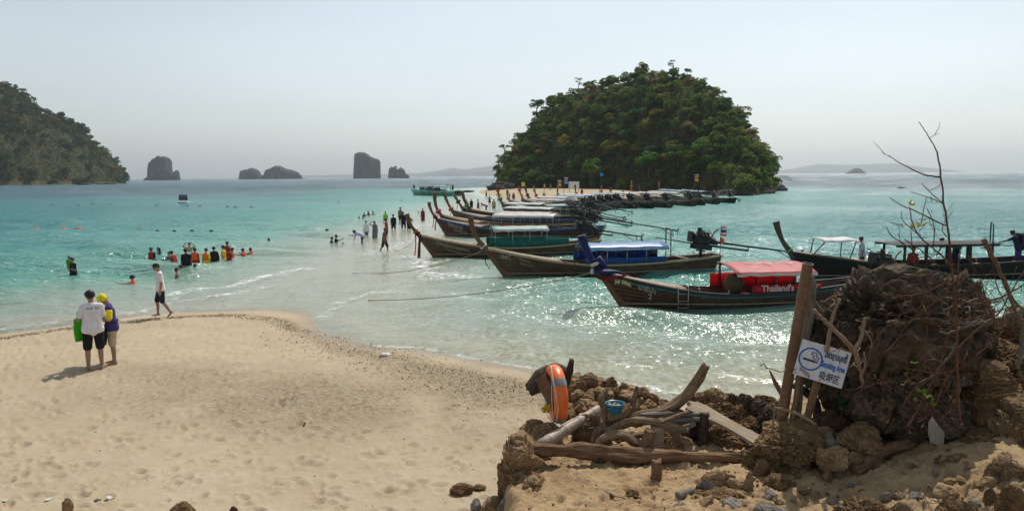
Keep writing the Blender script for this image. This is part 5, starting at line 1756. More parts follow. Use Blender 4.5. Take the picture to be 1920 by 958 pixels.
        C.append((H(0, -0.02, 0.055), 0.10, H(0, 0.02, 0.062), 0.095)); 
        if part == 'cap':
            C.append((H(-0.04, -0.02, 0.04), 0.085, H(0.04, -0.02, 0.04), 0.085))
            for q in (-0.05, 0, 0.05): C.append((H(q, 0.10, 0.035), 0.016, H(q * 0.9, 0.185 - abs(q) * 0.35, 0.012), 0.011))
            C.append((H(-0.055, 0.10, 0.03), 0.014, H(0.055, 0.10, 0.03), 0.014))
        else:
            for a in range(14):
                q = 2 * math.pi * a / 14; q2 = q + 2 * math.pi / 14
                for rr in (0.10, 0.135, 0.17):
                    C.append((H(math.cos(q) * rr, math.sin(q) * rr, 0.035 - rr * 0.15), 0.018, H(math.cos(q2) * rr, math.sin(q2) * rr, 0.035 - rr * 0.15), 0.018))
    elif part in ('shirt', 'long_shirt', 'vest_top'):
        torso(0.014, 0.22 if part != 'vest_top' else 0.06)
        C.append((T(n0, 0, 0, -0.055), 0.066, T(n0, 0, 0, -0.01), 0.06))
        if part != 'vest_top':
            for k in 'RL':
                f = 0.72 if part == 'shirt' else 1.0
                C.append((J['sh' + k], 0.066 * g ** .5, J['sh' + k].lerp(J['el' + k], f), 0.058 * g ** .5))
                if part == 'long_shirt': C.append((J['el' + k], 0.056, J['el' + k].lerp(J['wr' + k], 0.9), 0.042))
    elif part == 'sleeve':
        for k in 'RL':
            C.append((J['sh' + k].lerp(J['el' + k], 0.28), 0.078, J['sh' + k].lerp(J['el' + k], 0.80), 0.074))
    elif part in ('shorts', 'trousers', 'briefs'):
        f = {'shorts': 0.96, 'briefs': 0.35, 'trousers': 1.0}[part]
        C.append((pe + V3(-0.065, 0, 0.0), 0.118 * g, pe + V3(0.065, 0, 0.0), 0.118 * g)); C.append((pe + V3(0, -0.01, 0.0), 0.118 * g, T(wa, 0, 0, -0.09), 0.10 * g))
        for k in 'RL':
            C.append((J['hip' + k] + V3(0, -0.01, 0), 0.112 * g ** .7, J['hip' + k].lerp(J['kn' + k], f), (0.09 if f > .5 else 0.095) * g ** .5))
            if part == 'trousers': C.append((J['kn' + k], 0.085, J['kn' + k].lerp(J['an' + k], 0.9), 0.065))
    elif part == 'dress':
        torso(0.018, 0.2)
        for s in (-1, 1): C.append((T(pe, s * 0.07, 0, 0.05), 0.125, V3(s * 0.10, 0, 0.42), 0.13))
        C.append((pe, 0.13, V3(0, 0, 0.42), 0.15))
    elif part == 'life_vest':
        C.append((T(wa, -0.055, 0, -0.08), 0.135, T(ch, -0.06, 0, 0.05), 0.13)); C.append((T(wa, 0.055, 0, -0.08), 0.135, T(ch, 0.06, 0, 0.05), 0.13))
        for s in (-1, 1):
            C.append((T(ch, s * 0.09, 0, 0.05), 0.10, T(n0, s * 0.085, 0, -0.03), 0.05))
            C.append((T(ch, s * 0.085, 0.09, 0.05), 0.055, T(wa, s * 0.085, 0.10, 0), 0.055))
            C.append((T(n0, s * 0.055, -0.055, 0.0), 0.04, T(ch, s * 0.08, -0.10, 0.0), 0.05))
    elif part == 'belt':
        for a in range(14):
            q = 2 * math.pi * a / 14; q2 = q + 2 * math.pi / 14
            C.append((pe + V3(math.cos(q) * 0.205, math.sin(q) * 0.145, 0.10), 0.018, pe + V3(math.cos(q2) * 0.205, math.sin(q2) * 0.145, 0.10), 0.018))
    return C

def caps_mesh(name, caps, vox, smooth=2, cut=None):
    """one continuous skin round all the capsules"""
    b = MB()
    for p0, r0, p1, r1 in caps:
        p0, p1 = Vector(p0), Vector(p1)
        ax = p1 - p0
        L = ax.length
        t = ax / L if L > 1e-6 else V3(0, 0, 1)
        u = t.orthogonal().normalized(); w = t.cross(u)
        seg = 12
        rows = []
        for q in (-88, -55, -25, 0):
            a = math.radians(q); rows.append([p0 + t * (r0 * math.sin(a)) + (u * math.cos(2 * math.pi * j / seg) + w * math.sin(2 * math.pi * j / seg)) * r0 * math.cos(a) for j in range(seg)])
        for q in (0, 25, 55, 88):
            a = math.radians(q); rows.append([p1 + t * (r1 * math.sin(a)) + (u * math.cos(2 * math.pi * j / seg) + w * math.sin(2 * math.pi * j / seg)) * r1 * math.cos(a) for j in range(seg)])
        n = len(b.v)
        b.grid(rows, 0, True, closed_v=True)
        b.f.append(tuple(n + j for j in range(seg - 1, -1, -1))); b.mi.append(0); b.sm.append(True)
        e = n + (len(rows) - 1) * seg
        b.f.append(tuple(e + j for j in range(seg))); b.mi.append(0); b.sm.append(True)
    me = b.mesh(name)
    ob = bpy.data.objects.new(name, me)
    COL.objects.link(ob)
    md = ob.modifiers.new('remesh', 'REMESH'); md.mode = 'VOXEL'; md.voxel_size = vox; md.use_smooth_shade = True
    if smooth:
        ms = ob.modifiers.new('smooth', 'SMOOTH'); ms.factor = 0.5; ms.iterations = smooth
    dg = bpy.context.evaluated_depsgraph_get()
    out = bpy.data.meshes.new_from_object(ob.evaluated_get(dg))
    bpy.data.objects.remove(ob); bpy.data.meshes.remove(me)
    out.name = name
    return out

_parts = {}
def part_mesh(part, pname, vox):
    k = (part, pname, vox)
    if k not in _parts:
        _parts[k] = caps_mesh(part, caps_of(part, pname), vox if part != 'cap' else vox * 0.8)
    return _parts[k]

def person(p, heading, pname, wear, label, height=1.70, vox=0.03, skin=None, group=None, hair='hair', name='person', width=1.0):
    """wear: list of (part, material)"""
    s = height / 1.70
    me = part_mesh('body', pname, vox)
    o = bpy.data.objects.new(name, me); COL.objects.link(o)
    o.location = p; o.rotation_euler = (0, 0, heading); o.scale = (s * width, s * width, s)
    if len(me.materials) == 0: me.materials.append(SKIN)
    o.material_slots[0].link = 'OBJECT'; o.material_slots[0].material = skin or SKIN
    tag(o, label, 'person', group)
    ws = list(wear) + ([(hair, HAIR)] if hair else [])
    for part, mat in ws:
        pm = part_mesh(part, pname, vox)
        c = bpy.data.objects.new({'life_vest': 'life_vest', 'long_hair': 'hair', 'vest_top': 'top', 'long_shirt': 'shirt'}.get(part, part), pm); COL.objects.link(c)
        c.parent = o
        if len(pm.materials) == 0: pm.materials.append(mat)
        c.material_slots[0].link = 'OBJECT'; c.material_slots[0].material = mat
    return o

pose('stand'); pose('stand2', head=(0.25, 0.5), legR=((0.10, 0.05, -1), (0.02, -0.05, -1)), legL=((-0.10, -0.03, -1), (-0.02, -0.05, -1)))
pose('walk', lean=0.06, armR=((0.15, -0.35, -1), (0.05, 0.1, -1)), armL=((-0.15, 0.35, -1), (-0.05, 0.5, -1)), legR=((0.03, 0.45, -1), (0, 0.1, -1)), legL=((-0.03, -0.25, -1), (0, -0.7, -1)), footL=0.6)
pose('akimbo', armR=((0.7, -0.2, -0.8), (-0.8, 0.25, -0.45)), armL=((-0.7, -0.2, -0.8), (0.8, 0.25, -0.45)))
pose('arm_up', armR=((0.8, 0.2, 0.35), (-0.75, 0.1, 0.7)), head=(0.1, -0.3))
pose('hands_head', armR=((0.9, 0.2, 0.3), (-0.7, 0.1, 0.75)), armL=((-0.9, 0.2, 0.3), (0.7, 0.1, 0.75)))
pose('point', armR=((0.3, 0.7, -0.2), (0.1, 0.9, 0.45)), armL=((-0.2, 0.1, -1), (0.1, 0.3, -1)))
pose('bend', lean=1.15, head=(-0.5, 0), armR=((0.1, 0.6, -0.8), (0.0, 0.4, -0.9)), armL=((-0.1, 0.8, -0.6), (0.1, 0.9, 0.1)), legR=((0.05, 0.1, -1), (0, -0.1, -1)), legL=((-0.05, 0.1, -1), (0, -0.1, -1)))
pose('reach', lean=0.35, armR=((0.3, 0.8, -0.4), (0.0, 0.9, -0.3)), armL=((-0.3, 0.8, -0.4), (0.0, 0.9, -0.3)))
pose('sit', legR=((0.12, 0.98, -0.1), (0, 0.05, -1)), legL=((-0.12, 0.98, -0.1), (0, 0.05, -1)), armR=((0.2, 0.3, -1), (-0.1, 0.8, -0.4)), armL=((-0.2, 0.3, -1), (0.1, 0.8, -0.4)))
pose('float', lean=0.9, head=(-0.9, 0), armR=((0.7, 0.6, 0.0), (0.3, 0.9, 0.1)), armL=((-0.7, 0.6, 0.0), (-0.3, 0.9, 0.1)), legR=((0.1, -0.8, -0.5), (0, -0.9, -0.3)), legL=((-0.1, -0.8, -0.5), (0, -0.9, -0.3)))
pose('carry', armR=((0.25, 0.25, -1), (-0.75, 0.55, 0.35)), armL=((-0.25, 0.25, -1), (0.75, 0.55, 0.35)))
pose('splash', armR=((0.6, 0.5, -0.2), (0.4, 0.8, 0.2)), armL=((-0.6, 0.5, -0.2), (0.1, 0.9, 0.3)), head=(0.2, 0.4))
# the three on the sand
pose('near_back', girth=1.04, fingers=True, head=(0.28, 0.30), armR=((0.22, 0.10, -1), (-0.45, 0.85, 0.12)), armL=((-0.38, 0.05, -1), (0.35, 0.9, 0.05)), legR=((0.06, 0.02, -1), (0.02, -0.06, -1)), legL=((-0.06, 0.03, -1), (-0.02, -0.04, -1)), hipw=0.095)
pose('near_cap', girth=1.02, fingers=True, head=(0.62, 0.25), lean=0.10, armR=((0.25, 0.15, -1), (-0.55, 0.75, 0.10)), armL=((-0.30, 0.05, -1), (0.50, 0.80, 0.05)), legR=((0.05, 0.05, -1), (0.0, -0.06, -1)), legL=((-0.10, 0.02, -1), (-0.03, -0.05, -1)))
pose('near_walk', girth=0.92, fingers=True, head=(0.42, 0.12), lean=0.03, armR=((0.16, 0.03, -1), (0.06, 0.10, -1)), armL=((-0.16, -0.10, -1), (-0.03, 0.18, -1)), legR=((0.02, 0.28, -1), (0.0, -0.02, -1)), legL=((-0.02, -0.06, -1), (0.0, -0.62, -1)), footL=0.75, footR=0.0)

def on_sand(px, py):
    z = 0.3
    for _ in range(4):
        p = G(px, py, z); z = gz(p.x, p.y)
    return Vector((p.x, p.y, z))

def min_z(pname, vox, s):
    me = part_mesh('body', pname, vox)
    co = np.empty(len(me.vertices) * 3); me.vertices.foreach_get('co', co)
    return co.reshape(-1, 3)[:, 2].min() * s

def face(o, pname, open_=True):
    J = skeleton(POSES[pname]); hc, HM = J['headc'], J['HM']
    for s in (-1, 1):
        b = MB(); b.ball(hc + HM @ Vector((s * 0.033, 0.082, 0.012)), 0.0105, 8, 6, (1.2, 0.7, 0.6)); b.build('eye', EYE, o)
        b = MB(); b.tube([hc + HM @ Vector((s * 0.018, 0.090, 0.033)), hc + HM @ Vector((s * 0.035, 0.088, 0.037)), hc + HM @ Vector((s * 0.052, 0.078, 0.031))], 0.005, 5); b.build('eyebrow', HAIR, o)
    b = MB(); b.tube([hc + HM @ Vector((-0.022, 0.093, -0.046)), hc + HM @ Vector((0, 0.101, -0.045)), hc + HM @ Vector((0.022, 0.093, -0.046))], 0.006, 5); b.build('mouth', LIPS, o)

NV = 0.0085
def stand_on(px, py, pname, h):
    p = on_sand(px, py)
    p.z -= min_z(pname, NV, h / 1.7) + 0.006
    return p
HB = 1.72
P1 = person(stand_on(179, 692, 'near_back', HB), R(34), 'near_back', [('shirt', F['white']), ('shorts', F['black'])], 'person in white tee and black shorts standing on the sand with back turned', HB, NV, SKIN)
P2p = stand_on(214, 681, 'near_cap', 1.60)
P2 = person(P2p, R(118), 'near_cap', [('shirt', F['purple']), ('sleeve', F['yellow']), ('shorts', F['khaki']), ('cap', F['yellow']), ('belt', F['navy'])], 'person in yellow cap and navy shirt with yellow sleeves, looking down', 1.60, NV, SKIN)
P3 = person(stand_on(304, 595, 'near_walk', 1.68), R(118), 'near_walk', [('shirt', F['white']), ('shorts', F['navy'])], 'barefoot person in white tee and navy shorts walking along the water edge', 1.68, NV, SKIN)
face(P1, 'near_back'); face(P2, 'near_cap'); face(P3, 'near_walk')
# print on the back of the white tee
me = text_mesh('Krabi Sea', 0.062, 0.0)
for v in me.vertices:
    x, z = v.co.x - 0.11, v.co.y
    v.co = (-(x) * -1, -0.152 + 0.5 * x * x - 0.0, 1.315 + z)
o = link('shirt_print', me, F['black'], P1)
dep = [c for c in P1.children if c.name.startswith('shirt')][0]
# set the print onto the cloth by looking along +Y for it
from mathutils.bvhtree import BVHTree
bm_ = bmesh.new(); bm_.from_mesh(dep.data); tree_ = BVHTree.FromBMesh(bm_)
for v in me.vertices:
    hit = tree_.ray_cast(Vector((v.co.x, -1, v.co.z)), Vector((0, 1, 0)))
    if hit[0] is not None: v.co.y = hit[0].y - 0.004
bm_.free()

# held things
def bag(name, mat, p, w, h, d, rz, label, cat='bag', handle=True):
    r = empty(name, p, rz, label, cat)
    b = MB()
    rows = []
    for k in range(7):
        u = k / 6
        ww = w / 2 * (0.92 + 0.12 * math.sin(u * 3)); dd = d / 2 * (0.5 + 0.8 * math.sin(math.pi * (0.15 + 0.7 * (1 - u))))
        ring = [Vector((math.copysign(abs(math.cos(a)) ** 0.6, math.cos(a)) * ww, math.copysign(abs(math.sin(a)) ** 0.8, math.sin(a)) * dd, -h + h * u)) for a in [2 * math.pi * j / 16 for j in range(16)]]
        rows.append(ring)
    b.grid(rows, 0, True, closed_v=True); n = len(b.v)
    b.f.append(tuple(range(15, -1, -1))); b.mi.append(0); b.sm.append(False)
    b.f.append(tuple(range(n - 16, n))); b.mi.append(0); b.sm.append(False)
    link('bag_body', b.mesh('bag_body'), mat, r)
    if handle:
        b = MB(); b.tube([(-w * 0.28, 0, -0.01), (-w * 0.2, 0, 0.14), (0, 0, 0.18), (w * 0.2, 0, 0.14), (w * 0.28, 0, -0.01)], 0.012, 6)
        link('bag_strap', b.mesh('bag_strap'), mat, r)
    return r
def local(o, x, y, z):
    return o.location + Matrix.Rotation(o.rotation_euler.z, 3, 'Z') @ Vector((x * o.scale[0], y * o.scale[1], z * o.scale[2]))
bag('cloth_bag', F['green'], local(P1, -0.20, 0.24, 1.09), 0.30, 0.50, 0.09, P1.rotation_euler.z + R(20), 'bright green bag hanging in front of the person in the white tee')
bag('shoulder_bag', F['navy'], local(P2, 0.02, 0.20, 0.92), 0.36, 0.42, 0.14, P2.rotation_euler.z, 'dark navy bag between the two people standing on the sand')
def sun_hat(p, tilt, rz, mat, label, r=0.17):
    e = empty('sun_hat', p, rz, label, 'hat', None, rot=(tilt[0], tilt[1], rz))
    b = MB(); b.lathe([(0.001, 0.10), (0.05, 0.098), (0.078, 0.08), (0.088, 0.03), (0.09, 0.0)], 20); link('crown', b.mesh('crown'), mat, e)
    b = MB()
    P = [[Vector((rr * math.cos(a), rr * math.sin(a), -0.02 * (rr / r) ** 2 + 0.018 * math.sin(3 * a) * (rr / r))) for a in [2 * math.pi * j / 24 for j in range(25)]] for rr in (0.088, 0.12, r)]
    b.slab(P, 0.006); link('brim', b.mesh('brim'), mat, e)
    return e
sun_hat(local(P2, 0.02, 0.33, 1.10), (R(70), R(10)), P2.rotation_euler.z, F['khaki'], 'pale sun hat held in front of the chest of the person in the yellow cap', 0.16)
sun_hat(local(P2, 0.20, 0.34, 0.92), (R(50), R(30)), P2.rotation_euler.z, F['tan'], 'tan wide brimmed hat held at waist height by the person in the yellow cap', 0.19)

# ---------------- bathers and waders: (px, waterline py, how deep, heading, pose, height, clothes, label, extras)
LVO, LVR = ('life_vest', F['orange']), ('life_vest', F['red'])
AWAY, LEFT, TOWARD, RIGHT = 0, R(90), R(180), R(-90)
WADERS = [
 (138, 513, 0.92, R(150), 'carry', 1.72, [('shirt', F['black'])], 'person in dark top wading waist deep with a child held on the chest'),
 (285, 488, 0.95, R(160), 'stand', 1.68, [LVR, ('shirt', F['black'])], 'snorkeller in dark red vest, left end of the bathing group'),
 (299, 478, 1.20, R(120), 'arm_up', 1.65, [('shirt', F['black'])], 'bather in black standing just right of the dark red vest'),
 (328, 491, 1.05, R(60), 'reach', 1.70, [LVR, ('shirt', F['grey'])], 'bather in red vest leaning over a black float'),
 (318, 483, 1.25, R(170), 'stand', 1.6, [('shirt', F['brown'])], 'dark haired bather behind the leaning red vest'),
 (350, 506, 0.62, R(20), 'stand2', 1.70, [('shirt', F['black']), ('shorts', F['black'])], 'person in black tee standing thigh deep in the middle of the bathing group'),
 (356, 472, 1.10, R(170), 'hands_head', 1.68, [('vest_top', F['tan'])], 'bather with both hands raised to the head behind the group'),
 (366, 491, 0.85, AWAY, 'stand', 1.62, [LVO, ('shirt', F['red'])], 'bather in bright orange vest seen from behind beside the black tee'),
 (365, 506, 1.15, R(-30), 'stand2', 1.45, [LVO], 'small orange vested bather low in the water below the bright orange vest'),
 (332, 513, 1.18, R(100), 'stand', 1.45, [], 'child with only head and shoulders out, left of the black tee'),
 (341, 508, 1.15, R(80), 'stand2', 1.45, [], 'second child up to the shoulders, close to the black tee'),
 (387, 492, 0.88, R(-10), 'stand2', 1.66, [('life_vest', F['orange']), ('shirt', F['yellow'])], 'bather in orange vest over yellow sleeves in the middle of the group'),
 (402, 489, 0.88, R(30), 'stand', 1.68, [('long_shirt', F['black'])], 'bather in black wetsuit right of the yellow sleeves'),
 (420, 483, 0.95, R(100), 'stand', 1.66, [('life_vest', F['yorange']), ('shirt', F['yellow'])], 'bather in amber vest facing left, right part of the group'),
 (427, 478, 0.88, R(180), 'stand2', 1.70, [LVR], 'tall bather in red vest behind the amber vest'),
 (430, 488, 0.96, R(-40), 'stand', 1.66, [LVR, ('shirt', F['dred'])], 'bather in all red seen from behind, right end of the tight group'),
 (435, 482, 1.05, R(-60), 'stand2', 1.6, [LVO], 'bather in orange partly hidden behind the all red one'),
 (457, 478, 1.22, R(90), 'splash', 1.62, [LVO], 'bather in orange vest low in the water, left of a pair apart from the group'),
 (471, 476, 1.25, R(60), 'splash', 1.62, [LVO], 'bather in orange vest with an arm bent up, right of a pair'),
 (504, 457, 1.28, R(0), 'stand', 1.66, [LVO], 'lone floating bather in orange vest between the group and the waders'),
 (250, 533, 1.22, R(150), 'splash', 1.62, [LVO, ('cap', F['navy'])], 'lone bather in orange vest with a navy cap nearest the beach'),
 (622, 456, 1.16, R(-60), 'stand', 1.6, [('vest_top', F['navy'])], 'dark haired bather sitting low, left of a pair near the sand bar'),
 (630, 455, 1.10, R(-80), 'point', 1.66, [('shirt', F['navy'])], 'bather stretching an arm to the right, in a pair near the sand bar'),
 (655, 457, 1.32, R(90), 'float', 1.6, [LVR], 'swimmer in red lying flat in the shallows'),
 (680, 455, 0.42, R(88), 'bend', 1.68, [('shirt', F['paleblue']), ('briefs', F['navy'])], 'person in pale blue top bending far forward in the shallows'),
 (687, 441, 0.45, R(170), 'stand', 1.60, [('long_shirt', F['white']), ('shorts', F['grey'])], 'person in long white shirt wading behind the bending one'),
 (703, 446, 0.35, R(175), 'arm_up', 1.62, [('dress', F['grey']), ('hat', F['grey'])], 'person in grey dress and sun hat with one arm raised'),
 (725, 441, 0.40, R(85), 'point', 1.72, [('shirt', F['red']), ('shorts', F['black'])], 'person in red shirt pointing to the left'),
 (721, 469, 0.25, R(-60), 'walk', 1.64, [('shirt', F['brown']), ('shorts', F['black'])], 'person in brown top and black shorts striding through the shallows'),
 (723, 413, 0.75, AWAY, 'stand', 1.66, [('vest_top', F['lime']), ('shorts', F['black'])], 'wader in bright lime vest behind the red shirt'),
 (738, 431, 0.35, R(10), 'stand2', 1.70, [('shirt', F['black']), ('shorts', F['navy'])], 'person in black tee standing to the knees, back turned'),
 (751, 415, 0.35, R(-20), 'stand', 1.80, [('shorts', F['black'])], 'bare chested tall wader farther out along the bar'),
 (757, 428, 0.25, R(10), 'stand2', 1.70, [('shirt', F['navy']), ('trousers', F['black'])], 'person in dark clothes standing left of the nearest prow in the shallows'),
 (767, 431, 0.35, R(170), 'akimbo', 1.66, [('shirt', F['black']), ('shorts', F['black'])], 'person in black with hands on hips beside a raised prow'),
 (793, 413, 0.40, R(160), 'stand2', 1.66, [('dress', F['dred'])], 'wader in dark red wrap between the prows and the swimmers'),
 (785, 399, 1.42, AWAY, 'stand', 1.6, [], 'bather with just the head out left of the dark red wrap'),
 (683, 406, 1.15, R(180), 'stand', 1.6, [('vest_top', F['navy'])], 'bather in dark top, left of three far out together'),
 (691, 405, 1.0, R(150), 'stand2', 1.6, [LVR], 'bather in red vest, middle of three far out together'),
 (699, 402, 1.2, R(-90), 'splash', 1.6, [LVR], 'bather in red vest, right of three far out together'),
 (659, 411, 1.3, LEFT, 'float', 1.6, [LVO], 'swimmer on the front in orange far out to the left of the trio'),
 (674, 411, 1.35, LEFT, 'stand', 1.6, [LVO], 'bather up to the neck below the far trio'),
 (680, 411, 1.38, RIGHT, 'stand2', 1.6, [LVR], 'second bather up to the neck below the far trio'),
 (634, 381, 1.35, AWAY, 'stand', 1.65, [], 'single swimmer head far out beyond all the others'),
 (753, 378, 1.35, AWAY, 'stand', 1.65, [], 'swimmer head in front of the speedboat bow'),
 (884, 393, 0.25, R(30), 'stand2', 1.72, [('shirt', F['black']), ('trousers', F['black'])], 'person in black on the bar behind the moored prows, left one'),
 (875, 391, 0.35, R(160), 'stand', 1.62, [('vest_top', F['brown']), ('shorts', F['brown'])], 'person in brown on the bar left of the one in black'),
 (897, 394, 0.25, R(90), 'walk', 1.70, [('shirt', F['black']), ('shorts', F['black'])], 'person in dark clothes walking on the bar behind the prows'),
 (912, 399, 0.10, R(95), 'bend', 1.74, [('shirt', F['magenta']), ('shorts', F['brown'])], 'person in magenta shirt bending over a boat bow on the bar'),
 (918, 384, 0.15, R(180), 'akimbo', 1.70, [('shorts', F['black'])], 'slim dark figure standing beyond the bent magenta shirt'),
 (926, 397, 0.10, R(170), 'stand2', 1.72, [('shirt', F['tan']), ('shorts', F['brown'])], 'person in tan clothes beside the garlanded prow'),
 (941, 380, 0.1, R(100), 'reach', 1.68, [('shirt', F['yellow']), ('shorts', F['navy'])], 'boatman in yellow shirt working between the far prows'),
 (955, 379, 0.0, R(120), 'stand', 1.70, [('shirt', F['grey']), ('shorts', F['black'])], 'person in grey standing between the far prows'),
 (963, 379, 0.0, R(170), 'stand2', 1.70, [('shirt', F['brown']), ('shorts', F['dred'])], 'person in brown and dark red standing right of the grey one'),
 (979, 385, 0.0, R(-80), 'point', 1.72, [('shirt', F['black']), ('trousers', F['black'])], 'boatman in black with an outstretched arm on the far bows'),
 (991, 385, 0.0, R(180), 'stand', 1.72, [('shirt', F['lime']), ('shorts', F['navy'])], 'boatman in lime vest among the far bows'),
 (1020, 372, -0.3, R(180), 'stand', 1.70, [('long_shirt', F['tan']), ('trousers', F['tan'])], 'person in tan clothes alone in the middle of the far beach'),
 (1091, 371, -0.3, R(180), 'stand2', 1.65, [('shirt', F['red']), ('shorts', F['red'])], 'person in red on the far beach in front of the notice board'),
 (912, 366, -0.1, R(90), 'walk', 1.70, [('shirt', F['black']), ('shorts', F['black'])], 'person in dark clothes walking at the left tip of the far beach'),
 (1168, 369, -0.4, R(170), 'stand', 1.70, [('shirt', F['dred']), ('shorts', F['black'])], 'person in dark red shirt on the far beach left of the tall garlanded prow'),
 (1145, 366, -0.5, R(10), 'stand2', 1.70, [('shirt', F['brown']), ('shorts', F['tan'])], 'person in brown shirt at the shaded edge of the far beach'),
]
for px, py, sub, hd, pn, hh, wear, lab in WADERS:
    p = G(px, py, 0.0)
    if sub < 0:
        p = G(px, py, 0.5); p.z = gz(p.x, p.y) - 0.02
    else:
        p.z = -sub
    far_ = p.y > 55
    person(p, hd, pn, wear, lab, hh, 0.034 if far_ else 0.026, SKIN_D if (px * 7 + int(py)) % 3 else SKIN, None, 'long_hair' if pn in ('arm_up', 'bend') else ('hair' if not any(w[0] in ('cap', 'hat') for w in wear) else None))
# child on the chest
q = G(131, 513, 0.0); q.z = -0.12
person(q, R(-140), 'sit', [('shirt', F['green'])], 'small child in green held by the wading person in the dark top', 0.98, 0.03, SKIN_D)
# standing on the rocks at the island foot, at the tree line
for px, py, z, lab, mt in ((924, 353, 1.0, 'left of two dark figures on the rocks at the left foot of the island', 'black'), (928.5, 353, 1.0, 'right of two dark figures on the rocks at the left foot of the island', 'navy')):
    p = D(px, py, 226); person(p, R(160), 'stand', [('shirt', F[mt]), ('shorts', F[mt])], lab, 1.75, 0.034, SKIN_D)
for px, mt, lab in ((1021, 'tan', 'figure in pale clothes at the tree line, left of two'), (1032, 'grey', 'figure in grey at the tree line, right of two')):
    p = G(px, 357, 0.8); p.z = gz(p.x, p.y); person(p, R(180), 'stand2', [('shirt', F[mt]), ('trousers', F[mt])], lab, 1.75, 0.034, SKIN_D)

# ---------------- people aboard
def aboard(bt, pos, hd, pn, wear, lab, h=1.68, vox=0.028, **kw):
    p = bt.matrix_basis @ Vector(pos)
    return person(p, bt.rotation_euler.z + hd, pn, wear, lab, h, vox, SKIN_D, **kw)
aboard(R_, (hR.L * 0.232, 0.1, 0.14), R(70), 'stand2', [('shirt', F['paleblue']), ('trousers', F['black'])], 'person in pale grey shirt standing in the black boat in front of the plank roof', 1.66)
aboard(R_, (hR.L * 0.42, -0.2, -0.32), R(150), 'sit', [LVR, ('shorts', F['navy'])], 'person in red seated under the plank roof of the black boat', 1.66)
aboard(R_, (hR.L * 0.645, 0.75, 0.25), R(80), 'bend', [('shirt', F['grey']), ('trousers', F['navy'])], 'person in grey bending over the far side of the plank roof', 1.78)
aboard(R_, (hR.L * 0.845, -0.1, 0.32), R(35), 'reach', [('shirt', F['navy']), ('trousers', F['purple'])], 'boatman in dark shirt steering at the stern of the black boat', 1.72)
aboard(B_, (hB.L * 0.46, -0.15, -0.50), R(170), 'sit', [LVR], 'passenger in red seated under the front of the blue roof', 1.62)
aboard(B_, (hB.L * 0.59, 0.2, -0.55), R(10), 'sit', [('shirt', F['navy'])], 'passenger in navy seated in the middle of the blue roofed boat', 1.62)
aboard(B_, (hB.L * 0.71, -0.1, -0.46), R(120), 'sit', [('shirt', F['black']), ('trousers', F['black'])], 'boatman in black slumped at the rear of the blue roof', 1.62)
for k, (x, lab) in enumerate(((0.06, 'lookout in navy standing on the speedboat bow'), (0.20, 'first of the passengers sitting on the speedboat foredeck'), (0.235, 'passenger close behind the first on the speedboat foredeck'), (0.275, 'third passenger on the speedboat foredeck'), (0.315, 'passenger nearest the windscreen on the speedboat foredeck'), (0.90, 'crew figure at the stern of the speedboat'), (0.62, 'figure under the speedboat roof'))):
    aboard(SPEED, (SPEED_L * x, 0.1 * (k % 3), {0: 1.15, 5: 0.9, 6: 0.45}.get(k, 0.50)), R(80), 'stand' if k in (5, 6) else ('reach' if k == 0 else 'sit'), [('shirt', F[('navy', 'black', 'dred', 'navy', 'black', 'black', 'navy')[k]]), ('shorts', F['black'])], lab, 1.7, 0.034)

# ---------------- floats, buoys, notice float
def buoy(px, py, r, mat, label, group, stretch=1.6):
    p = G(px, py)
    e = empty('buoy', p, R(10), label, 'buoy', group)
    b = MB(); b.lathe([(0.01, -r * 0.5), (r * 0.6, -r * 0.48), (r, -r * 0.1), (r, r * 0.25), (r * 0.62, r * 0.5), (0.01, r * 0.52)], 14, M=Matrix.Diagonal((stretch, 1, 1)))
    link('float', b.mesh('float'), mat, e)
    b = MB(); b.tube([(-r * 0.3, 0, r * 0.5), (0, 0, r * 0.75), (r * 0.3, 0, r * 0.5)], r * 0.09, 6); link('lifting_eye', b.mesh('lifting_eye'), M_BLACKP, e)
    return e
M_BUOY = plain('buoy_orange', (0.72, 0.13, 0.04), 0.45, 0.15, 4)
for px, lab in ((18, 'orange buoy at the far left of the swim line'), (66, 'orange buoy, second from the left on the swim line'), (118, 'orange buoy of the close pair, left one'), (147, 'orange buoy of the close pair, right one'), (262, 'orange buoy at the right end of the swim line, alone')):
    buoy(px, 430.5 - 0.004 * px, 0.22, M_BUOY, lab, 'orange buoys of the swim line', 1.8)
buoy(38, 429, 0.14, M_BLACKP, 'small dark float between the two leftmost orange buoys', None, 1.0)
for px, py in ((99, 385), (147, 385), (173, 383), (207, 384), (293, 385), (352, 386), (375, 387), (427, 388), (441, 389), (472, 389), (295, 433), (327, 433), (360, 432.5), (396, 433), (470, 436), (613, 431)):
    buoy(px, py, 0.13 if py > 400 else 0.2, M_BLACKP, 'small black float in a dotted line on the water', 'small black floats in dotted lines', 1.3)
p = G(344, 381)
nf = empty('notice_float', p, R(-6), 'floating notice board with a purple sign on a pale raft', 'sign')
b = MB(); b.box((0, 0, 0.12), (2.1, 1.0, 0.3), bevel=0.08); link('raft', b.mesh('raft'), M_WHITEP, nf)
b = MB(); b.box((0, 0.02, 1.05), (1.75, 0.07, 1.05), rot=Matrix.Rotation(R(-8), 3, 'X')); link('board', b.mesh('board'), plain('purple_board', (0.16, 0.09, 0.16), 0.6, 0.5, 2.0), nf)
b = MB(); b.box((0, -0.06, 0.72), (1.7, 0.03, 0.22), rot=Matrix.Rotation(R(-8), 3, 'X')); link('dark_band', b.mesh('dark_band'), M_BLACKP, nf)
for x in (-0.9, 0.9):
    b = MB(); b.tube([(x, 0.1, 0.2), (x * 0.97, 0.0, 1.65)], 0.045, 6); link('frame_post', b.mesh('frame_post'), M_WHITEP, nf)
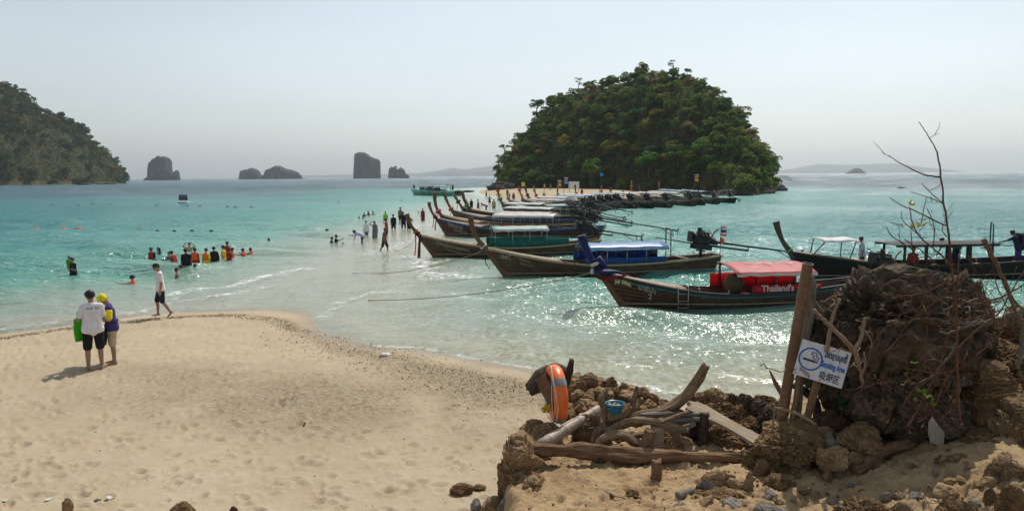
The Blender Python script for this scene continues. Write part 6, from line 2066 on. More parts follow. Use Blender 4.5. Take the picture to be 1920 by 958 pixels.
# black float board by the leaning bather
b = MB(); b.box((0, 0, 0), (0.9, 0.3, 0.06), bevel=0.03); o = b.build('swim_float', M_BLACKP, None, G(310, 487, 0.09)); o.rotation_euler = (0, R(-6), R(8)); tag(o, 'black float held out by the leaning bather in red', 'float')
b = MB(); b.box((0, 0, 0), (0.42, 0.3, 0.22), bevel=0.06); o = b.build('swim_float', M_BLACKP, None, G(289, 490, 0.06)); tag(o, 'short black float below the snorkeller in the dark red vest', 'float')
# signs and flags on the far beach
def board_sign(px, py, w, h, mat, label, leg=0.9, name='notice_board'):
    p = G(px, py, 0.8); p.z = gz(p.x, p.y) - 0.05
    e = empty(name, p, 0, label, 'sign')
    b = MB(); b.box((0, 0, leg + h / 2), (w, 0.06, h)); link('board', b.mesh('board'), mat, e)
    for s in (-1, 1):
        b = MB(); b.box((s * w * 0.42, 0.06, (leg + h) / 2), (0.09, 0.06, leg + h)); link('post', b.mesh('post'), W_POST, e)
board_sign(1076, 361, 2.3, 1.5, M_WHITEP, 'large white notice board at the edge of the trees on the far beach')
board_sign(981, 357, 0.9, 1.1, plain('yellow_board', (0.6, 0.52, 0.05), 0.6), 'yellow notice board under the trees on the far beach', 1.1)
def flagpole(px, py, h, mats, label):
    p = G(px, py, 0.4); p.z = max(gz(p.x, p.y), -0.4)
    e = empty('flagpole', p, 0, label, 'flag')
    b = MB(); b.tube([(0, 0, 0), (0.05, 0, h)], [0.05, 0.03], 6); link('pole', b.mesh('pole'), M_IRON, e)
    for k, mt in enumerate(mats):
        b = MB(); b.slab(flag_mesh(0.62, 0.5, 6, k), 0.02); o = link('flag', b.mesh('flag'), mt, e); o.location = (0.04, 0, h - 0.5 - 0.6 * k)
flagpole(1045, 377, 4.2, (M_FLAG, C_YELLOW), 'thin pole with the striped flag over a yellow pennant, left of the pair')
flagpole(1057, 377, 4.6, (M_FLAG, C_PALEBLUE), 'thin pole with the striped flag over a blue pennant, right of the pair')
flagpole(1124, 373, 4.6, (plain('bright_blue', (0.02, 0.28, 0.6), 0.6),), 'thin pole with a single bright blue flag')
flagpole(1301, 378, 5.0, (M_FLAG, C_YELLOW), 'slanting pole with a striped flag and yellow pennant at the right end of the row')
# ================================================================== FOREGROUND: rocks, driftwood, sign, shrubs, litter
def ground_hit(px, py, y0=4.0, y1=60):
    """where the photograph's line of sight meets the ground"""
    d = ray(px, py)
    Y = np.concatenate([np.arange(y0, 16, 0.01), np.arange(16, y1, 0.05)])
    X = d.x / d.y * Y; Z = CAMH + d.z / d.y * Y
    g = ground_z(X, Y)
    i = np.argmax(Z < g)
    return Vector((X[i], Y[i], g[i]))

def stone_mat(name, c0, c1, c2, scale=6.0, bump=0.9, dist=0.03, moss=0.0):
    t = NT(name)
    co = t.coord()
    rnd = t.n('ObjectInfo').outputs['Random']
    cv = t.n('VectorMath', {0: co, 1: t.n('CombineXYZ', {0: t.math('MULTIPLY', rnd, 40.0)}).outputs[0]}, operation='ADD').outputs[0]
    a = t.noise(cv, scale, 9, 0.7, 0.4)
    b = t.noise(cv, scale * 5, 6, 0.7)
    pit = t.vor(t.mapping(cv, (1, 1, 1)), scale * 3.2)
    k = t.math('ADD', t.math('MULTIPLY', a, 0.65), t.math('MULTIPLY', b, 0.35))
    c = t.ramp(k, [(0.34, c0), (0.5, c1), (0.66, c2)])
    c = t.n('HueSaturation', {'Color': c, 'Value': t.math('ADD', 0.78, t.math('MULTIPLY', rnd, 0.44))}).outputs[0]
    h = t.math('ADD', k, t.math('MULTIPLY', pit, 0.25))
    return t.done(t.pbsdf(c, 0.92, t.bump(h, bump, dist * 1.6), 0.2))
S_TAN = stone_mat('tan_stone', (0.11, 0.066, 0.032), (0.28, 0.185, 0.10), (0.44, 0.315, 0.185))
S_BROWN = stone_mat('brown_stone', (0.060, 0.035, 0.016), (0.17, 0.105, 0.052), (0.32, 0.215, 0.115))
S_DARK = stone_mat('dark_karst', (0.032, 0.024, 0.016), (0.115, 0.086, 0.058), (0.27, 0.21, 0.145), 4.0, 1.0, 0.06)
S_GREY = stone_mat('grey_stone', (0.11, 0.095, 0.08), (0.22, 0.195, 0.165), (0.34, 0.305, 0.26))
S_EARTH = stone_mat('earth_bank', (0.14, 0.085, 0.042), (0.28, 0.18, 0.095), (0.42, 0.29, 0.17), 5.0, 0.9, 0.03)

_ico = {}
def ico(sub):
    if sub not in _ico:
        b = bmesh.new(); bmesh.ops.create_icosphere(b, subdivisions=sub, radius=1.0)
        V = np.array([v.co[:] for v in b.verts]); Fc = np.array([[v.index for v in f.verts] for f in b.faces]); b.free()
        _ico[sub] = (V, Fc)
    return _ico[sub]

def rock_verts(V0, size, seed, amp=0.32, freq=1.3, pits=0.10, square=0.75, ridge=0.0):
    g = np.random.default_rng(seed)
    off = g.uniform(-50, 50, 3)
    V = V0
    P = np.sign(V) * np.abs(V) ** square
    P = P / np.maximum(np.linalg.norm(P, axis=1)[:, None], 1e-6) * (0.55 + 0.45 * np.max(np.abs(P), 1)[:, None])
    V = V0 * np.array(size) / np.mean(size)         # even grain whatever the proportions
    n = fbm(V * freq + off, 5, seed, 0.52)
    r = 1 + amp * 0.8 * n
    # flat broken faces
    for _ in range(9):
        d = g.normal(size=3); d /= np.linalg.norm(d)
        h = g.uniform(0.60, 0.95)
        over = np.maximum((P * r[:, None]) @ d - h, 0)
        P = P - np.outer(over * 0.94 / np.maximum(r, .3), d)
    f2 = fbm(V * freq * 3.6 + off, 4, seed + 3, 0.6)
    r = r - pits * np.abs(f2) * 2.0 + pits
    f3 = fbm(V * freq * 9 + off, 3, seed + 11, 0.6)
    r = r - pits * 0.55 * np.clip(np.abs(f3) * 2.2 - 0.15, 0, 1)
    if ridge:
        rd = 1 - np.abs(fbm(V * freq * 2.2 + off + 9, 4, seed + 7, 0.6)) * 2.4
        r = r + ridge * np.clip(rd, 0, 1) ** 2
        rd2 = 1 - np.abs(fbm(V * freq * 6.5 + off + 31, 3, seed + 17, 0.6)) * 2.6
        r = r + ridge * 0.45 * np.clip(rd2, 0, 1) ** 2 - ridge * 0.5
    return P * r[:, None]

def rock(pos, size, seed, mat, label, sub=4, rz=0.0, tilt=(0, 0), group=None, name='rock', amp=0.32, freq=1.3, pits=0.10, ridge=0.07, square=0.75, smooth=False, cat=None):
    V, Fc = ico(min(6, sub + 1) if sub >= 4 else sub)
    W = rock_verts(V, size, seed, amp, freq, pits, square, ridge) * np.array(size)
    M = np.array(Euler((tilt[0], tilt[1], rz)).to_matrix())
    o = np_mesh(name, W @ M.T, Fc, mat, smooth)
    o.location = pos
    return tag(o, label, cat or ('boulder' if name == 'boulder' else 'rock'), group)

def px_rock(px, top, w, h, Y, seed, mat, label, dz=0.0, depth=None, **kw):
    """a rock whose outline in the photograph is centred on px, top .. top+h, w wide"""
    c = D(px, top + h / 2, Y)
    s = Y / FPX
    return rock(c, (w * s / 2 * 1.15, (depth or w * s / 2) * 1.08, h * s / 2 * 1.18), seed, mat, label, **kw)

def crom(pts, n):
    P = [Vector(p) for p in pts]
    P = [P[0] * 2 - P[1]] + P + [P[-1] * 2 - P[-2]]
    out = []
    for k in range(1, len(P) - 2):
        for q in range(n):
            t = q / n
            a, b, c, d = P[k - 1], P[k], P[k + 1], P[k + 2]
            out.append(0.5 * ((2 * b) + (c - a) * t + (2 * a - 5 * b + 4 * c - d) * t * t + (3 * b - a - 3 * c + d) * t ** 3))
    out.append(P[-2])
    return out

def drift(b, pts, rad, seed=0, seg=14, n=8, groove=0.16, flat=1.0, knots=0.12):
    """a length of weathered wood: grooved along the grain, lumpy, with broken ends"""
    C = crom(pts, n) if len(pts) > 2 else [Vector(pts[0]).lerp(Vector(pts[1]), k / (n * 3)) for k in range(n * 3 + 1)]
    m = len(C)
    rr = np.interp(np.linspace(0, 1, m), np.linspace(0, 1, len(rad)), rad)
    rows = []
    prev = None
    g = random.Random(seed)
    cumulative = 0
    for k, p in enumerate(C):
        t = (C[min(k + 1, m - 1)] - C[max(k - 1, 0)]).normalized()
        if prev is None: u = t.orthogonal().normalized()
        else:
            u = (prev - t * prev.dot(t)).normalized()
        prev = u; w = t.cross(u)
        if k: cumulative += (C[k] - C[k - 1]).length
        ang = np.array([2 * math.pi * j / seg for j in range(seg)])
        nz = fbm(np.stack([np.cos(ang) * 2.4, np.sin(ang) * 2.4, np.full(seg, cumulative * 1.6 / max(rr.mean() * 10, .3))], 1) + seed * 3.7, 3, seed)
        nk = fbm(np.stack([np.cos(ang) * .7, np.sin(ang) * .7, np.full(seg, cumulative * 5)], 1) + seed, 2, seed + 1)
        jit = 0.0
        rows.append([p + (u * math.cos(a) * flat + w * math.sin(a)) * float(rr[k] * (1 + groove * 1.6 * nz[j] + knots * nk[j])) + (t * g.uniform(-1, 1) * rr[k] * 0.35 if k in (0, m - 1) else Vector((0, 0, 0))) for j, a in enumerate(ang)])
    s = len(b.v)
    b.grid(rows, 0, True, closed_v=True)
    e = len(b.v)
    c0 = len(b.v); b.v.append(tuple(C[0] + (C[1] - C[0]) * -0.2)); b.v.append(tuple(C[-1] + (C[-1] - C[-2]) * 0.1))
    for j in range(seg):
        b.f.append((c0, s + (j + 1) % seg, s + j)); b.mi.append(0); b.sm.append(False)
        b.f.append((c0 + 1, e - seg + j, e - seg + (j + 1) % seg)); b.mi.append(0); b.sm.append(False)
    return C

DW = wood('driftwood', (0.10, 0.062, 0.036), (0.26, 0.18, 0.115), (0.44, 0.33, 0.225), 2.2, 0.85, 0.7, 'X', 0.15)
DWZ = wood('driftwood_upright', (0.08, 0.048, 0.028), (0.20, 0.13, 0.08), (0.35, 0.25, 0.165), 2.2, 0.85, 0.7, 'Z', 0.15)
DWG = wood('driftwood_grey', (0.10, 0.085, 0.07), (0.21, 0.185, 0.155), (0.34, 0.305, 0.26), 2.2, 0.85, 0.7, 'Z', 0.15)
DWD = wood('driftwood_dark', (0.026, 0.018, 0.012), (0.072, 0.052, 0.038), (0.15, 0.115, 0.085), 2.0, 0.85, 0.8, 'Z', 0.15)
BEAM = wood('beam_wood', (0.08, 0.042, 0.023), (0.24, 0.14, 0.082), (0.40, 0.265, 0.165), 2.0, 0.85, 0.9, 'X', 0.15)
PLK = wood('plank_wood', (0.20, 0.145, 0.10), (0.33, 0.26, 0.185), (0.44, 0.365, 0.275), 1.6, 0.8, 0.4, 'X', 0.2)
BAM = wood('bamboo_dry', (0.26, 0.20, 0.155), (0.37, 0.30, 0.24), (0.46, 0.39, 0.32), 1.0, 0.5, 0.15, 'X', 0.4)
BAMB = wood('bamboo_brown', (0.13, 0.07, 0.038), (0.20, 0.115, 0.062), (0.28, 0.17, 0.10), 1.0, 0.5, 0.2, 'Z', 0.4)
TWIG = wood('twig_bark', (0.07, 0.034, 0.02), (0.14, 0.072, 0.042), (0.23, 0.14, 0.09), 3.0, 0.8, 0.3, 'Z', 0.2)
TWIGP = wood('twig_pale', (0.17, 0.11, 0.07), (0.30, 0.215, 0.145), (0.44, 0.34, 0.25), 3.0, 0.8, 0.3, 'Z', 0.2)

# ---- earth bank at the left end of the terrace
px_rock(975, 832, 86, 170, 7.75, 31, S_EARTH, 'tall block of brown earth and stone holding up the left end of the weathered beam', sub=5, name='earth_block', cat='earth block', depth=0.42, amp=0.22, freq=1.6, pits=0.09, square=0.6)
px_rock(1002, 905, 74, 110, 7.35, 32, S_EARTH, 'rounded brown earth lump in the beam shadow at the foot of the earth block', sub=5, name='earth_block', cat='earth block', depth=0.36, amp=0.25, pits=0.10)
px_rock(958, 852, 40, 50, 7.9, 35, S_TAN, 'tan knob of stone at the top left edge of the earth block', sub=4)
px_rock(1000, 850, 34, 30, 7.7, 36, S_TAN, 'small tan stone wedged under the left end of the weathered beam', sub=4)
px_rock(950, 938, 34, 50, 7.3, 33, S_GREY, 'pointed grey slab leaning on the dark foot of the earth block', sub=4, square=0.5)
px_rock(928, 935, 50, 50, 7.5, 34, S_TAN, 'flat tan slab at the lower left of the earth block', sub=4, square=0.5)
px_rock(893, 936, 24, 32, 8.2, 37, S_GREY, 'small purplish grey stone standing on the sand left of the earth block', sub=3)
for px, py, w, h, sd, mt, lab in ((866, 905, 46, 24, 41, S_BROWN, 'orange brown stone lying on the sand left of the earth block'), (899, 908, 28, 11, 42, S_BROWN, 'thin brown stone between the orange brown stone and the earth block'), (127, 934, 22, 30, 43, S_TAN, 'knobbly tan stone at the bottom edge of the beach, leftmost of three'),
                                  (345, 940, 52, 34, 44, S_BROWN, 'rounded brown stone cut by the bottom edge of the picture, middle of three'), (437, 948, 18, 20, 45, S_BROWN, 'small reddish stone at the bottom edge of the beach, rightmost of three'), (184, 934, 14, 8, 46, S_GREY, 'little grey pebble stone beside white scraps near the bottom edge')):
    p = ground_hit(px, py + h * 0.8); s = p.y / FPX
    rock(p + Vector((0, 0, h * s * 0.3)), (w * s / 2, w * s / 2 * 0.8, h * s / 2), sd, mt, lab, 4)

# ---- rubble behind the driftwood
g = random.Random(5)
def rubble(xs, rows, Y0, sz, mats, lab, grp, seed0):
    k = 0
    for r in range(rows):
        n = int((xs[-1][0] - xs[0][0]) / (sz * 0.62))
        for j in range(n):
            px = xs[0][0] + (j + 0.5 + 0.5 * (r % 2) + g.uniform(-.2, .2)) * (xs[-1][0] - xs[0][0]) / n
            py = interp(xs, px) + r * sz * 0.55 + g.uniform(-4, 4) + 3
            w = sz * g.uniform(0.75, 1.35); h = sz * g.uniform(0.6, 1.0)
            Y = Y0 - 0.16 * r + g.uniform(-.06, .06)
            px_rock(px, py, w, h, Y, seed0 + k, mats[k % len(mats)], lab, sub=4 if sz > 35 else 3, group=grp, rz=g.uniform(0, 6), amp=0.42, pits=0.18, ridge=0.13, smooth=False)
            k += 1
rubble([(1052, 716), (1068, 704), (1085, 697), (1110, 700), (1140, 706), (1170, 712), (1200, 724), (1230, 738), (1256, 752)], 4, 9.5, 30, [S_TAN, S_TAN, S_BROWN], 'lumpy brown stone in the heap behind the blue bowl and the orange lifebuoy', 'stones heaped behind the driftwood', 300)
rubble([(1300, 742), (1318, 734), (1340, 729), (1362, 734), (1384, 750)], 3, 9.0, 42, [S_BROWN, S_TAN], 'dark topped stone in the heap behind the slanting grey plank', 'stones heaped behind the plank', 400)
rubble([(1372, 768), (1400, 760), (1428, 746), (1450, 744), (1470, 758)], 3, 8.7, 44, [S_BROWN, S_DARK, S_TAN], 'rough brown stone in the heap left of the bamboo signpost', 'stones heaped by the signpost', 450)
rubble([(1255, 765), (1290, 770), (1330, 790), (1400, 800)], 2, 8.6, 38, [S_BROWN, S_DARK], 'shaded stone under the driftwood and the slanting plank', 'shaded stones under the plank', 500)
px_rock(1360, 792, 100, 62, 8.45, 61, S_BROWN, 'big shaded stone below the middle of the slanting plank', sub=5)
px_rock(1400, 752, 60, 78, 8.8, 62, S_DARK, 'pitted dark stone left of the bamboo signpost, tallest of its heap', sub=5, pits=0.18)
px_rock(1432, 742, 50, 40, 8.9, 63, S_BROWN, 'knobbly stone on top of the heap left of the bamboo signpost', sub=4, pits=0.18)
px_rock(1025, 795, 62, 60, 8.6, 64, S_TAN, 'pale flat topped stone below the orange lifebuoy', sub=4, square=0.5)
px_rock(1105, 775, 70, 62, 8.6, 65, S_BROWN, 'brown boulder between the lying bamboo and the forked stump', sub=4)
px_rock(1002, 790, 46, 36, 8.8, 66, S_BROWN, 'brown stone on the sand just left of the lifebuoy', sub=4)
px_rock(1248, 808, 56, 44, 8.2, 67, S_TAN, 'jagged pale stone behind the right half of the weathered beam', sub=4, pits=0.2)
px_rock(1288, 820, 34, 34, 8.2, 68, S_TAN, 'small broken stone right of the jagged pale stone', sub=3)

# ---- yellow mound and stones round the foot of the sign
px_rock(1486, 784, 100, 70, 7.7, 71, stone_mat('yellow_earth', (0.14, 0.09, 0.04), (0.28, 0.19, 0.09), (0.40, 0.29, 0.15)), 'yellowish rounded rock in front of the bamboo signpost', sub=5, pits=0.1)
px_rock(1470, 816, 100, 50, 7.5, 72, S_BROWN, 'dark hollowed rock face under the yellowish rounded rock', sub=5, pits=0.2)
FOOT_STONES = [(1545, 800, 36, 30, 7.6, S_TAN, 'tan stone right of the yellowish rounded rock'), (1528, 820, 40, 36, 7.45, S_BROWN, 'brown stone in front of the yellowish rounded rock'), (1555, 812, 16, 34, 7.4, S_GREY, 'upright pale stone, left of a pair'), (1571, 818, 14, 32, 7.4, S_GREY, 'upright grey stone, right of a pair'),
    (1540, 842, 26, 22, 7.3, S_TAN, 'loose stone in front of the upright pair, left'), (1562, 838, 56, 44, 7.25, S_TAN, 'broad tan stone in front of the upright pair'), (1612, 800, 76, 72, 7.4, S_BROWN, 'large brown stone left of the lower end of the fallen log'), (1606, 848, 26, 22, 7.15, S_TAN, 'small ochre stone beside the fallen log'),
    (1500, 834, 44, 24, 7.35, S_BROWN, 'flat brown stone below the yellowish rounded rock'), (1570, 770, 50, 40, 8.0, S_BROWN, 'brown rock under the little green plant'), (1596, 748, 40, 30, 8.1, S_TAN, 'tan rock behind the little green plant'), (1545, 775, 40, 36, 8.1, S_DARK, 'dark rock between the sticks under the sign')]
for k, (px, top, w, h, Y, mt, lab) in enumerate(FOOT_STONES):
    px_rock(px, top, w, h, Y, 600 + k, mt, lab, sub=4, pits=0.14)
for px, py, w, h, mt, lab in ((1345, 893, 70, 44, S_TAN, 'jagged grey tan stone on the terrace below the end of the beam'), (1322, 905, 34, 40, S_GREY, 'grey stone at the left side of the jagged terrace stone'), (1352, 918, 92, 24, S_BROWN, 'long low ridge of stone in the terrace sand'), (1428, 868, 36, 40, S_BROWN, 'brown stone with a shaded face, upper of two on the terrace'),
                               (1460, 896, 60, 36, S_BROWN, 'brown stone half sunk in the terrace sand, lower of two'), (1405, 898, 20, 46, S_TAN, 'crooked upright stone in the middle of the terrace'), (1410, 852, 44, 40, S_BROWN, 'dark curved stone at the right end of the weathered beam'), (1466, 860, 22, 16, S_GREY, 'little round stone near the stick on the terrace'),
                               (1440, 952, 70, 34, S_GREY, 'smooth grey stone at the bottom edge of the terrace'), (1500, 935, 36, 18, S_TAN, 'low tan stone in the terrace sand, bottom middle'), (1510, 884, 22, 14, S_TAN, 'small pale stone in the middle right of the terrace sand'),
                               (1620, 948, 120, 70, S_BROWN, 'large rough brown rock at the bottom edge, left of two'), (1662, 925, 26, 30, S_GREY, 'dark small rock on the right shoulder of the large rough brown rock'), (1690, 950, 44, 36, S_TAN, 'tan rock right of the large rough brown rock'), (1800, 950, 90, 50, S_BROWN, 'rough brown rock at the bottom edge, right of two'),
                               (1850, 900, 40, 26, S_TAN, 'tan rock at the right edge of the bare sand patch'), (1890, 872, 80, 50, S_TAN, 'sunlit tan rock at the right edge of the picture'), (1895, 930, 70, 90, S_BROWN, 'brown rock in the bottom right corner'), (1855, 925, 30, 40, S_BROWN, 'small brown rock left of the corner rock'), (1602, 905, 24, 14, S_GREY, 'small grey stone at the lower end of the fallen log'),
                               (1275, 945, 30, 14, S_GREY, 'pale stone half buried at the bottom of the beam shadow'), (1186, 920, 26, 14, S_BROWN, 'brown chip of wood and stone lying in the beam shadow')):
    p = ground_hit(px, py + h * 0.45); s = p.y / FPX
    rock(p + Vector((0, 0.0, h * s * 0.10)), (w * s / 2, w * s / 2 * 0.75, h * s / 2 * 1.15), int(px * 3 + py), mt, lab, 4 if w < 60 else 5, amp=0.36, pits=0.15)

# ---- loose rubble of the terrace
g = random.Random(77)
for (xa, xb, ya, yb, n, lab, grp) in ((1405, 1640, 806, 880, 46, 'loose angular stone in the rubble round the foot of the smoking sign', 'loose stones below the sign'), (1290, 1560, 862, 950, 52, 'small stone lying on the dug earth of the terrace', 'small stones on the terrace'),
                                      (1640, 1910, 862, 955, 50, 'small stone on the sandy slope at the lower right', 'small stones at the lower right'), (1000, 1280, 800, 845, 18, 'small stone under the driftwood behind the beam', 'small stones under the driftwood')):
    for k in range(n):
        p = ground_hit(g.uniform(xa, xb), g.uniform(ya, yb)); s = (0.014 + 0.085 * g.random() ** 2.4)
        rock(p + Vector((0, 0, s * 0.15)), (s * g.uniform(.8, 1.5), s * g.uniform(.7, 1.2), s * g.uniform(.5, 1.0)), 1000 + k + int(xa), (S_TAN, S_BROWN, S_TAN, S_GREY)[k % 4], lab, 3, g.uniform(0, 6), (g.uniform(-.4, .4), g.uniform(-.4, .4)), grp, amp=0.4, pits=0.15, smooth=False)

# ---- the dark boulders
px_rock(1668, 540, 300, 200, 8.3, 81, S_DARK, 'huge dark pitted limestone boulder behind the smoking sign', sub=6, name='boulder', depth=0.75, amp=0.30, freq=1.15, pits=0.26, ridge=0.05, square=0.62)
px_rock(1570, 560, 120, 190, 8.05, 82, S_DARK, 'left shoulder of dark rock next to the bamboo signpost', sub=5, name='boulder', depth=0.4, pits=0.2, ridge=0.1)
px_rock(1762, 534, 118, 215, 8.5, 83, S_DARK, 'dark rock mass behind the dry twigs, right of the huge boulder', sub=5, name='boulder', depth=0.6, pits=0.2, ridge=0.1)
px_rock(1668, 684, 140, 130, 7.75, 84, S_DARK, 'dark rough boulder under the huge one, below the smoking sign', sub=5, name='boulder', depth=0.42, pits=0.18, ridge=0.1)
px_rock(1838, 690, 135, 145, 7.7, 85, S_BROWN, 'brown slab-like boulder at the right behind the leaf litter', sub=5, name='boulder', depth=0.45, square=0.5)
px_rock(1908, 690, 110, 90, 7.9, 86, S_TAN, 'pale brown boulder at the right edge below the grey branch', sub=5, name='boulder', depth=0.4, square=0.55)
px_rock(1910, 755, 90, 100, 7.2, 87, S_TAN, 'rounded pale boulder at the right edge, lowest of the three', sub=5, name='boulder', depth=0.35, square=0.6)
px_rock(1925, 588, 90, 120, 8.3, 88, S_BROWN, 'brown rock wall at the right edge under the grey branch', sub=5, name='boulder', depth=0.4)
px_rock(1800, 655, 110, 80, 8.3, 89, S_BROWN, 'shaded rock among the dry twigs', sub=4, name='boulder', depth=0.3)
px_rock(1880, 640, 110, 70, 8.1, 92, S_BROWN, 'shaded brown rock at the right under the thick grey branch', sub=5, name='boulder', depth=0.35)
px_rock(1840, 625, 70, 60, 8.4, 93, S_DARK, 'dark rock at the water gap beside the dry twigs', sub=4, name='boulder', depth=0.3)
px_rock(1735, 740, 150, 90, 7.6, 90, S_DARK, 'shaded ledge of rock under the leaf litter', sub=5, name='boulder', depth=0.35)
px_rock(1845, 805, 120, 70, 7.3, 91, S_BROWN, 'shaded brown rock above the bare sand patch', sub=5, name='boulder', depth=0.35)

# ---- weathered beam bench
bl = D(972, 842, 7.85); br = ground_hit(1388, 868); br.z += 0.05
b = MB()
md = bl.lerp(br, 0.5) + Vector((0, 0, -0.01))
drift(b, [bl, bl.lerp(br, 0.25) + Vector((0, 0, 0.012)), md, br], [0.066, 0.072, 0.070, 0.062, 0.042], 3, 26, 22, 0.5, 1.0, 0.05)
def localise(b, o0, axis):
    """store the shape along its own axes so the grain follows it"""
    ax = Vector(axis).normalized()
    M = ax.to_track_quat('X', 'Z').to_matrix()
    Mi = M.transposed()
    b.v = [tuple(Mi @ (Vector(p) - o0)) for p in b.v]
    return M
M = localise(b, bl, br - bl)
root = empty('beam_bench', bl, 0, 'long weathered beam laid as a low bench across the terrace sand', 'bench')
root.rotation_euler = M.to_euler()
b.build('beam', BEAM, root)
def in_root(root, p):
    return (root.matrix_basis.inverted()) @ Vector(p)
def up_post(px, pyb, pyt, w, mat, root, seed, Y=None):
    p = ground_hit(px, pyb); q = D(px, pyt, p.y + 0.02)
    bb = MB(); w *= 0.75; drift(bb, [in_root(root, p + Vector((0, 0, -0.1))), in_root(root, p.lerp(q, 0.5)), in_root(root, q)], [w, w * 1.05, w], seed, 10, 5, 0.2)
    return bb.build('support', mat, root)
up_post(1230, 895, 862, 0.07, BEAM, root, 5); up_post(1128, 868, 846, 0.11, DWD, root, 6)
# ---- lying bamboo
def bamboo(name, p, q, r, mat, label, nodes, hollow=True, cat='bamboo pole', seg=20):
    p, q = Vector(p), Vector(q)
    L = (q - p).length
    prof = []
    rows = []
    Ls = sorted(nodes)
    ts = [0.0]
    for n in Ls: ts += [n - 0.035 / L, n - 0.012 / L, n, n + 0.014 / L, n + 0.03 / L]
    ts += [1.0]
    def rad(t):
        k = 1.0
        for n in Ls:
            d = (t - n) * L
            k += 0.10 * math.exp(-(d / 0.014) ** 2) - 0.05 * math.exp(-((d + 0.03) / 0.014) ** 2)
        return r * k * (1 - 0.06 * t)
    b = MB()
    rows = [[Vector((t * L, rad(t) * math.cos(a), rad(t) * math.sin(a))) for a in [2 * math.pi * j / seg for j in range(seg)]] for t in ts]
    b.grid(rows, 0, True, closed_v=True)
    # the open far end
    ri = r * 0.78
    endr = [[Vector((L, rad(1) * math.cos(a), rad(1) * math.sin(a))) for a in [2 * math.pi * j / seg for j in range(seg)]], [Vector((L, ri * math.cos(a), ri * math.sin(a))) for a in [2 * math.pi * j / seg for j in range(seg)]], [Vector((L - 0.12, ri * math.cos(a), ri * math.sin(a))) for a in [2 * math.pi * j / seg for j in range(seg)]]]
    b.grid(endr, 0, False, closed_v=True)
    n = len(b.v); b.f.append(tuple(n - seg + j for j in range(seg))); b.mi.append(0); b.sm.append(False)
    b.f.append(tuple(range(seg - 1, -1, -1))); b.mi.append(0); b.sm.append(False)
    o = b.build(name, mat, None, p, recalc=True)
    o.rotation_euler = (q - p).to_track_quat('X', 'Z').to_euler()
    return tag(o, label, cat)
bamboo('bamboo_pole', D(1008, 838, 8.0), D(1122, 768, 8.75), 0.064, BAM, 'thick pale bamboo lying behind the left end of the weathered beam', [0.17, 0.42, 0.66, 0.9])
# ---- bamboo sign post and its companions
bamboo('bamboo_post', D(1462, 806, 7.85), D(1515, 494, 7.6), 0.056, BAMB, 'upright brown bamboo post left of the smoking sign', [0.10, 0.40, 0.63, 0.80], cat='post')
def stick(name, pts, rad, mat, label, seed=0, seg=10, n=6, groove=0.18, cat='stick', group=None, flat=1.0):
    b = MB(); drift(b, pts, rad, seed, seg, n, groove, flat)
    o0 = Vector(pts[0]); b.v = [tuple(Vector(p) - o0) for p in b.v]
    o = b.build(name, mat, None, o0)
    return tag(o, label, cat, group)
stick('grey_post', [D(1492, 790, 7.95), D(1502, 690, 7.9), D(1516, 600, 7.85), D(1522, 545, 7.82), D(1521, 518, 7.8)], [0.045, 0.046, 0.048, 0.045, 0.03], DWG, 'grey weathered trunk standing close behind the bamboo post', 3, 14, 8, cat='post')
stick('split_stake', [D(1483, 800, 7.75), D(1494, 745, 7.7), D(1501, 700, 7.65)], [0.028, 0.030, 0.028], DWZ, 'split stake between the bamboo post and the sign', 4, 12, cat='stake', groove=0.35)
stick('sign_stake', [D(1508, 800, 7.7), D(1522, 752, 7.55), D(1537, 700, 7.42)], [0.038, 0.040, 0.038], DWZ, 'brown stake holding up the lower edge of the sign', 5, 12, cat='stake')
stick('pointed_stake', [D(1443, 694, 8.2), D(1456, 722, 8.15), D(1472, 748, 8.1)], [0.008, 0.026, 0.03], DWZ, 'short pointed stake leaning against the left side of the bamboo post', 6, 10, cat='stake')
stick('curved_log', [D(1490, 722, 8.3), D(1512, 735, 8.3), D(1530, 755, 8.25), D(1532, 790, 8.2)], [0.04, 0.045, 0.04, 0.045], DWD, 'dark curved root behind the stakes under the sign', 7, 10, cat='driftwood')
stick('thin_stick', [D(1452, 764, 7.6), D(1480, 770, 7.5), D(1505, 780, 7.42), D(1531, 796, 7.36)], [0.014, 0.016, 0.016, 0.013], TWIGP, 'thin pale stick lying across the yellowish rounded rock', 8, 8)
stick('thin_stick', [D(1453, 766, 7.62), D(1450, 790, 7.6), D(1447, 822, 7.58)], [0.010, 0.010, 0.009], TWIGP, 'thin twig hanging down in front of the heap left of the signpost', 9, 6)
stick('broken_stick', [ground_hit(1405, 848) + Vector((0, 0, .05)), ground_hit(1440, 856) + Vector((0, 0, .05)), ground_hit(1465, 862) + Vector((0, 0, .05))], [0.035, 0.036, 0.032], DWG, 'short grey broken stick lying on the terrace below the plank', 10)
stick('broken_stick', [ground_hit(1440, 858) + Vector((0, 0.1, .05)), ground_hit(1470, 855) + Vector((0, 0.1, .07)), ground_hit(1483, 846) + Vector((0, 0.1, .08))], [0.015, 0.025, 0.02], BEAM, 'short crooked reddish stick beside the grey broken stick', 11)
stick('broken_stick', [ground_hit(1270, 938) + Vector((0, 0, .04)), ground_hit(1298, 926) + Vector((0, 0, .04))], [0.034, 0.032], DWG, 'pale stub of wood on the terrace below the jagged stone', 12)
stick('thin_twig', [ground_hit(1135, 925) + Vector((0, 0, .02)), ground_hit(1160, 934) + Vector((0, 0, .015)), ground_hit(1185, 930) + Vector((0, 0, .015))], [0.006, 0.007, 0.005], TWIGP, 'thin twig lying in the shadow of the beam', 13, 6)
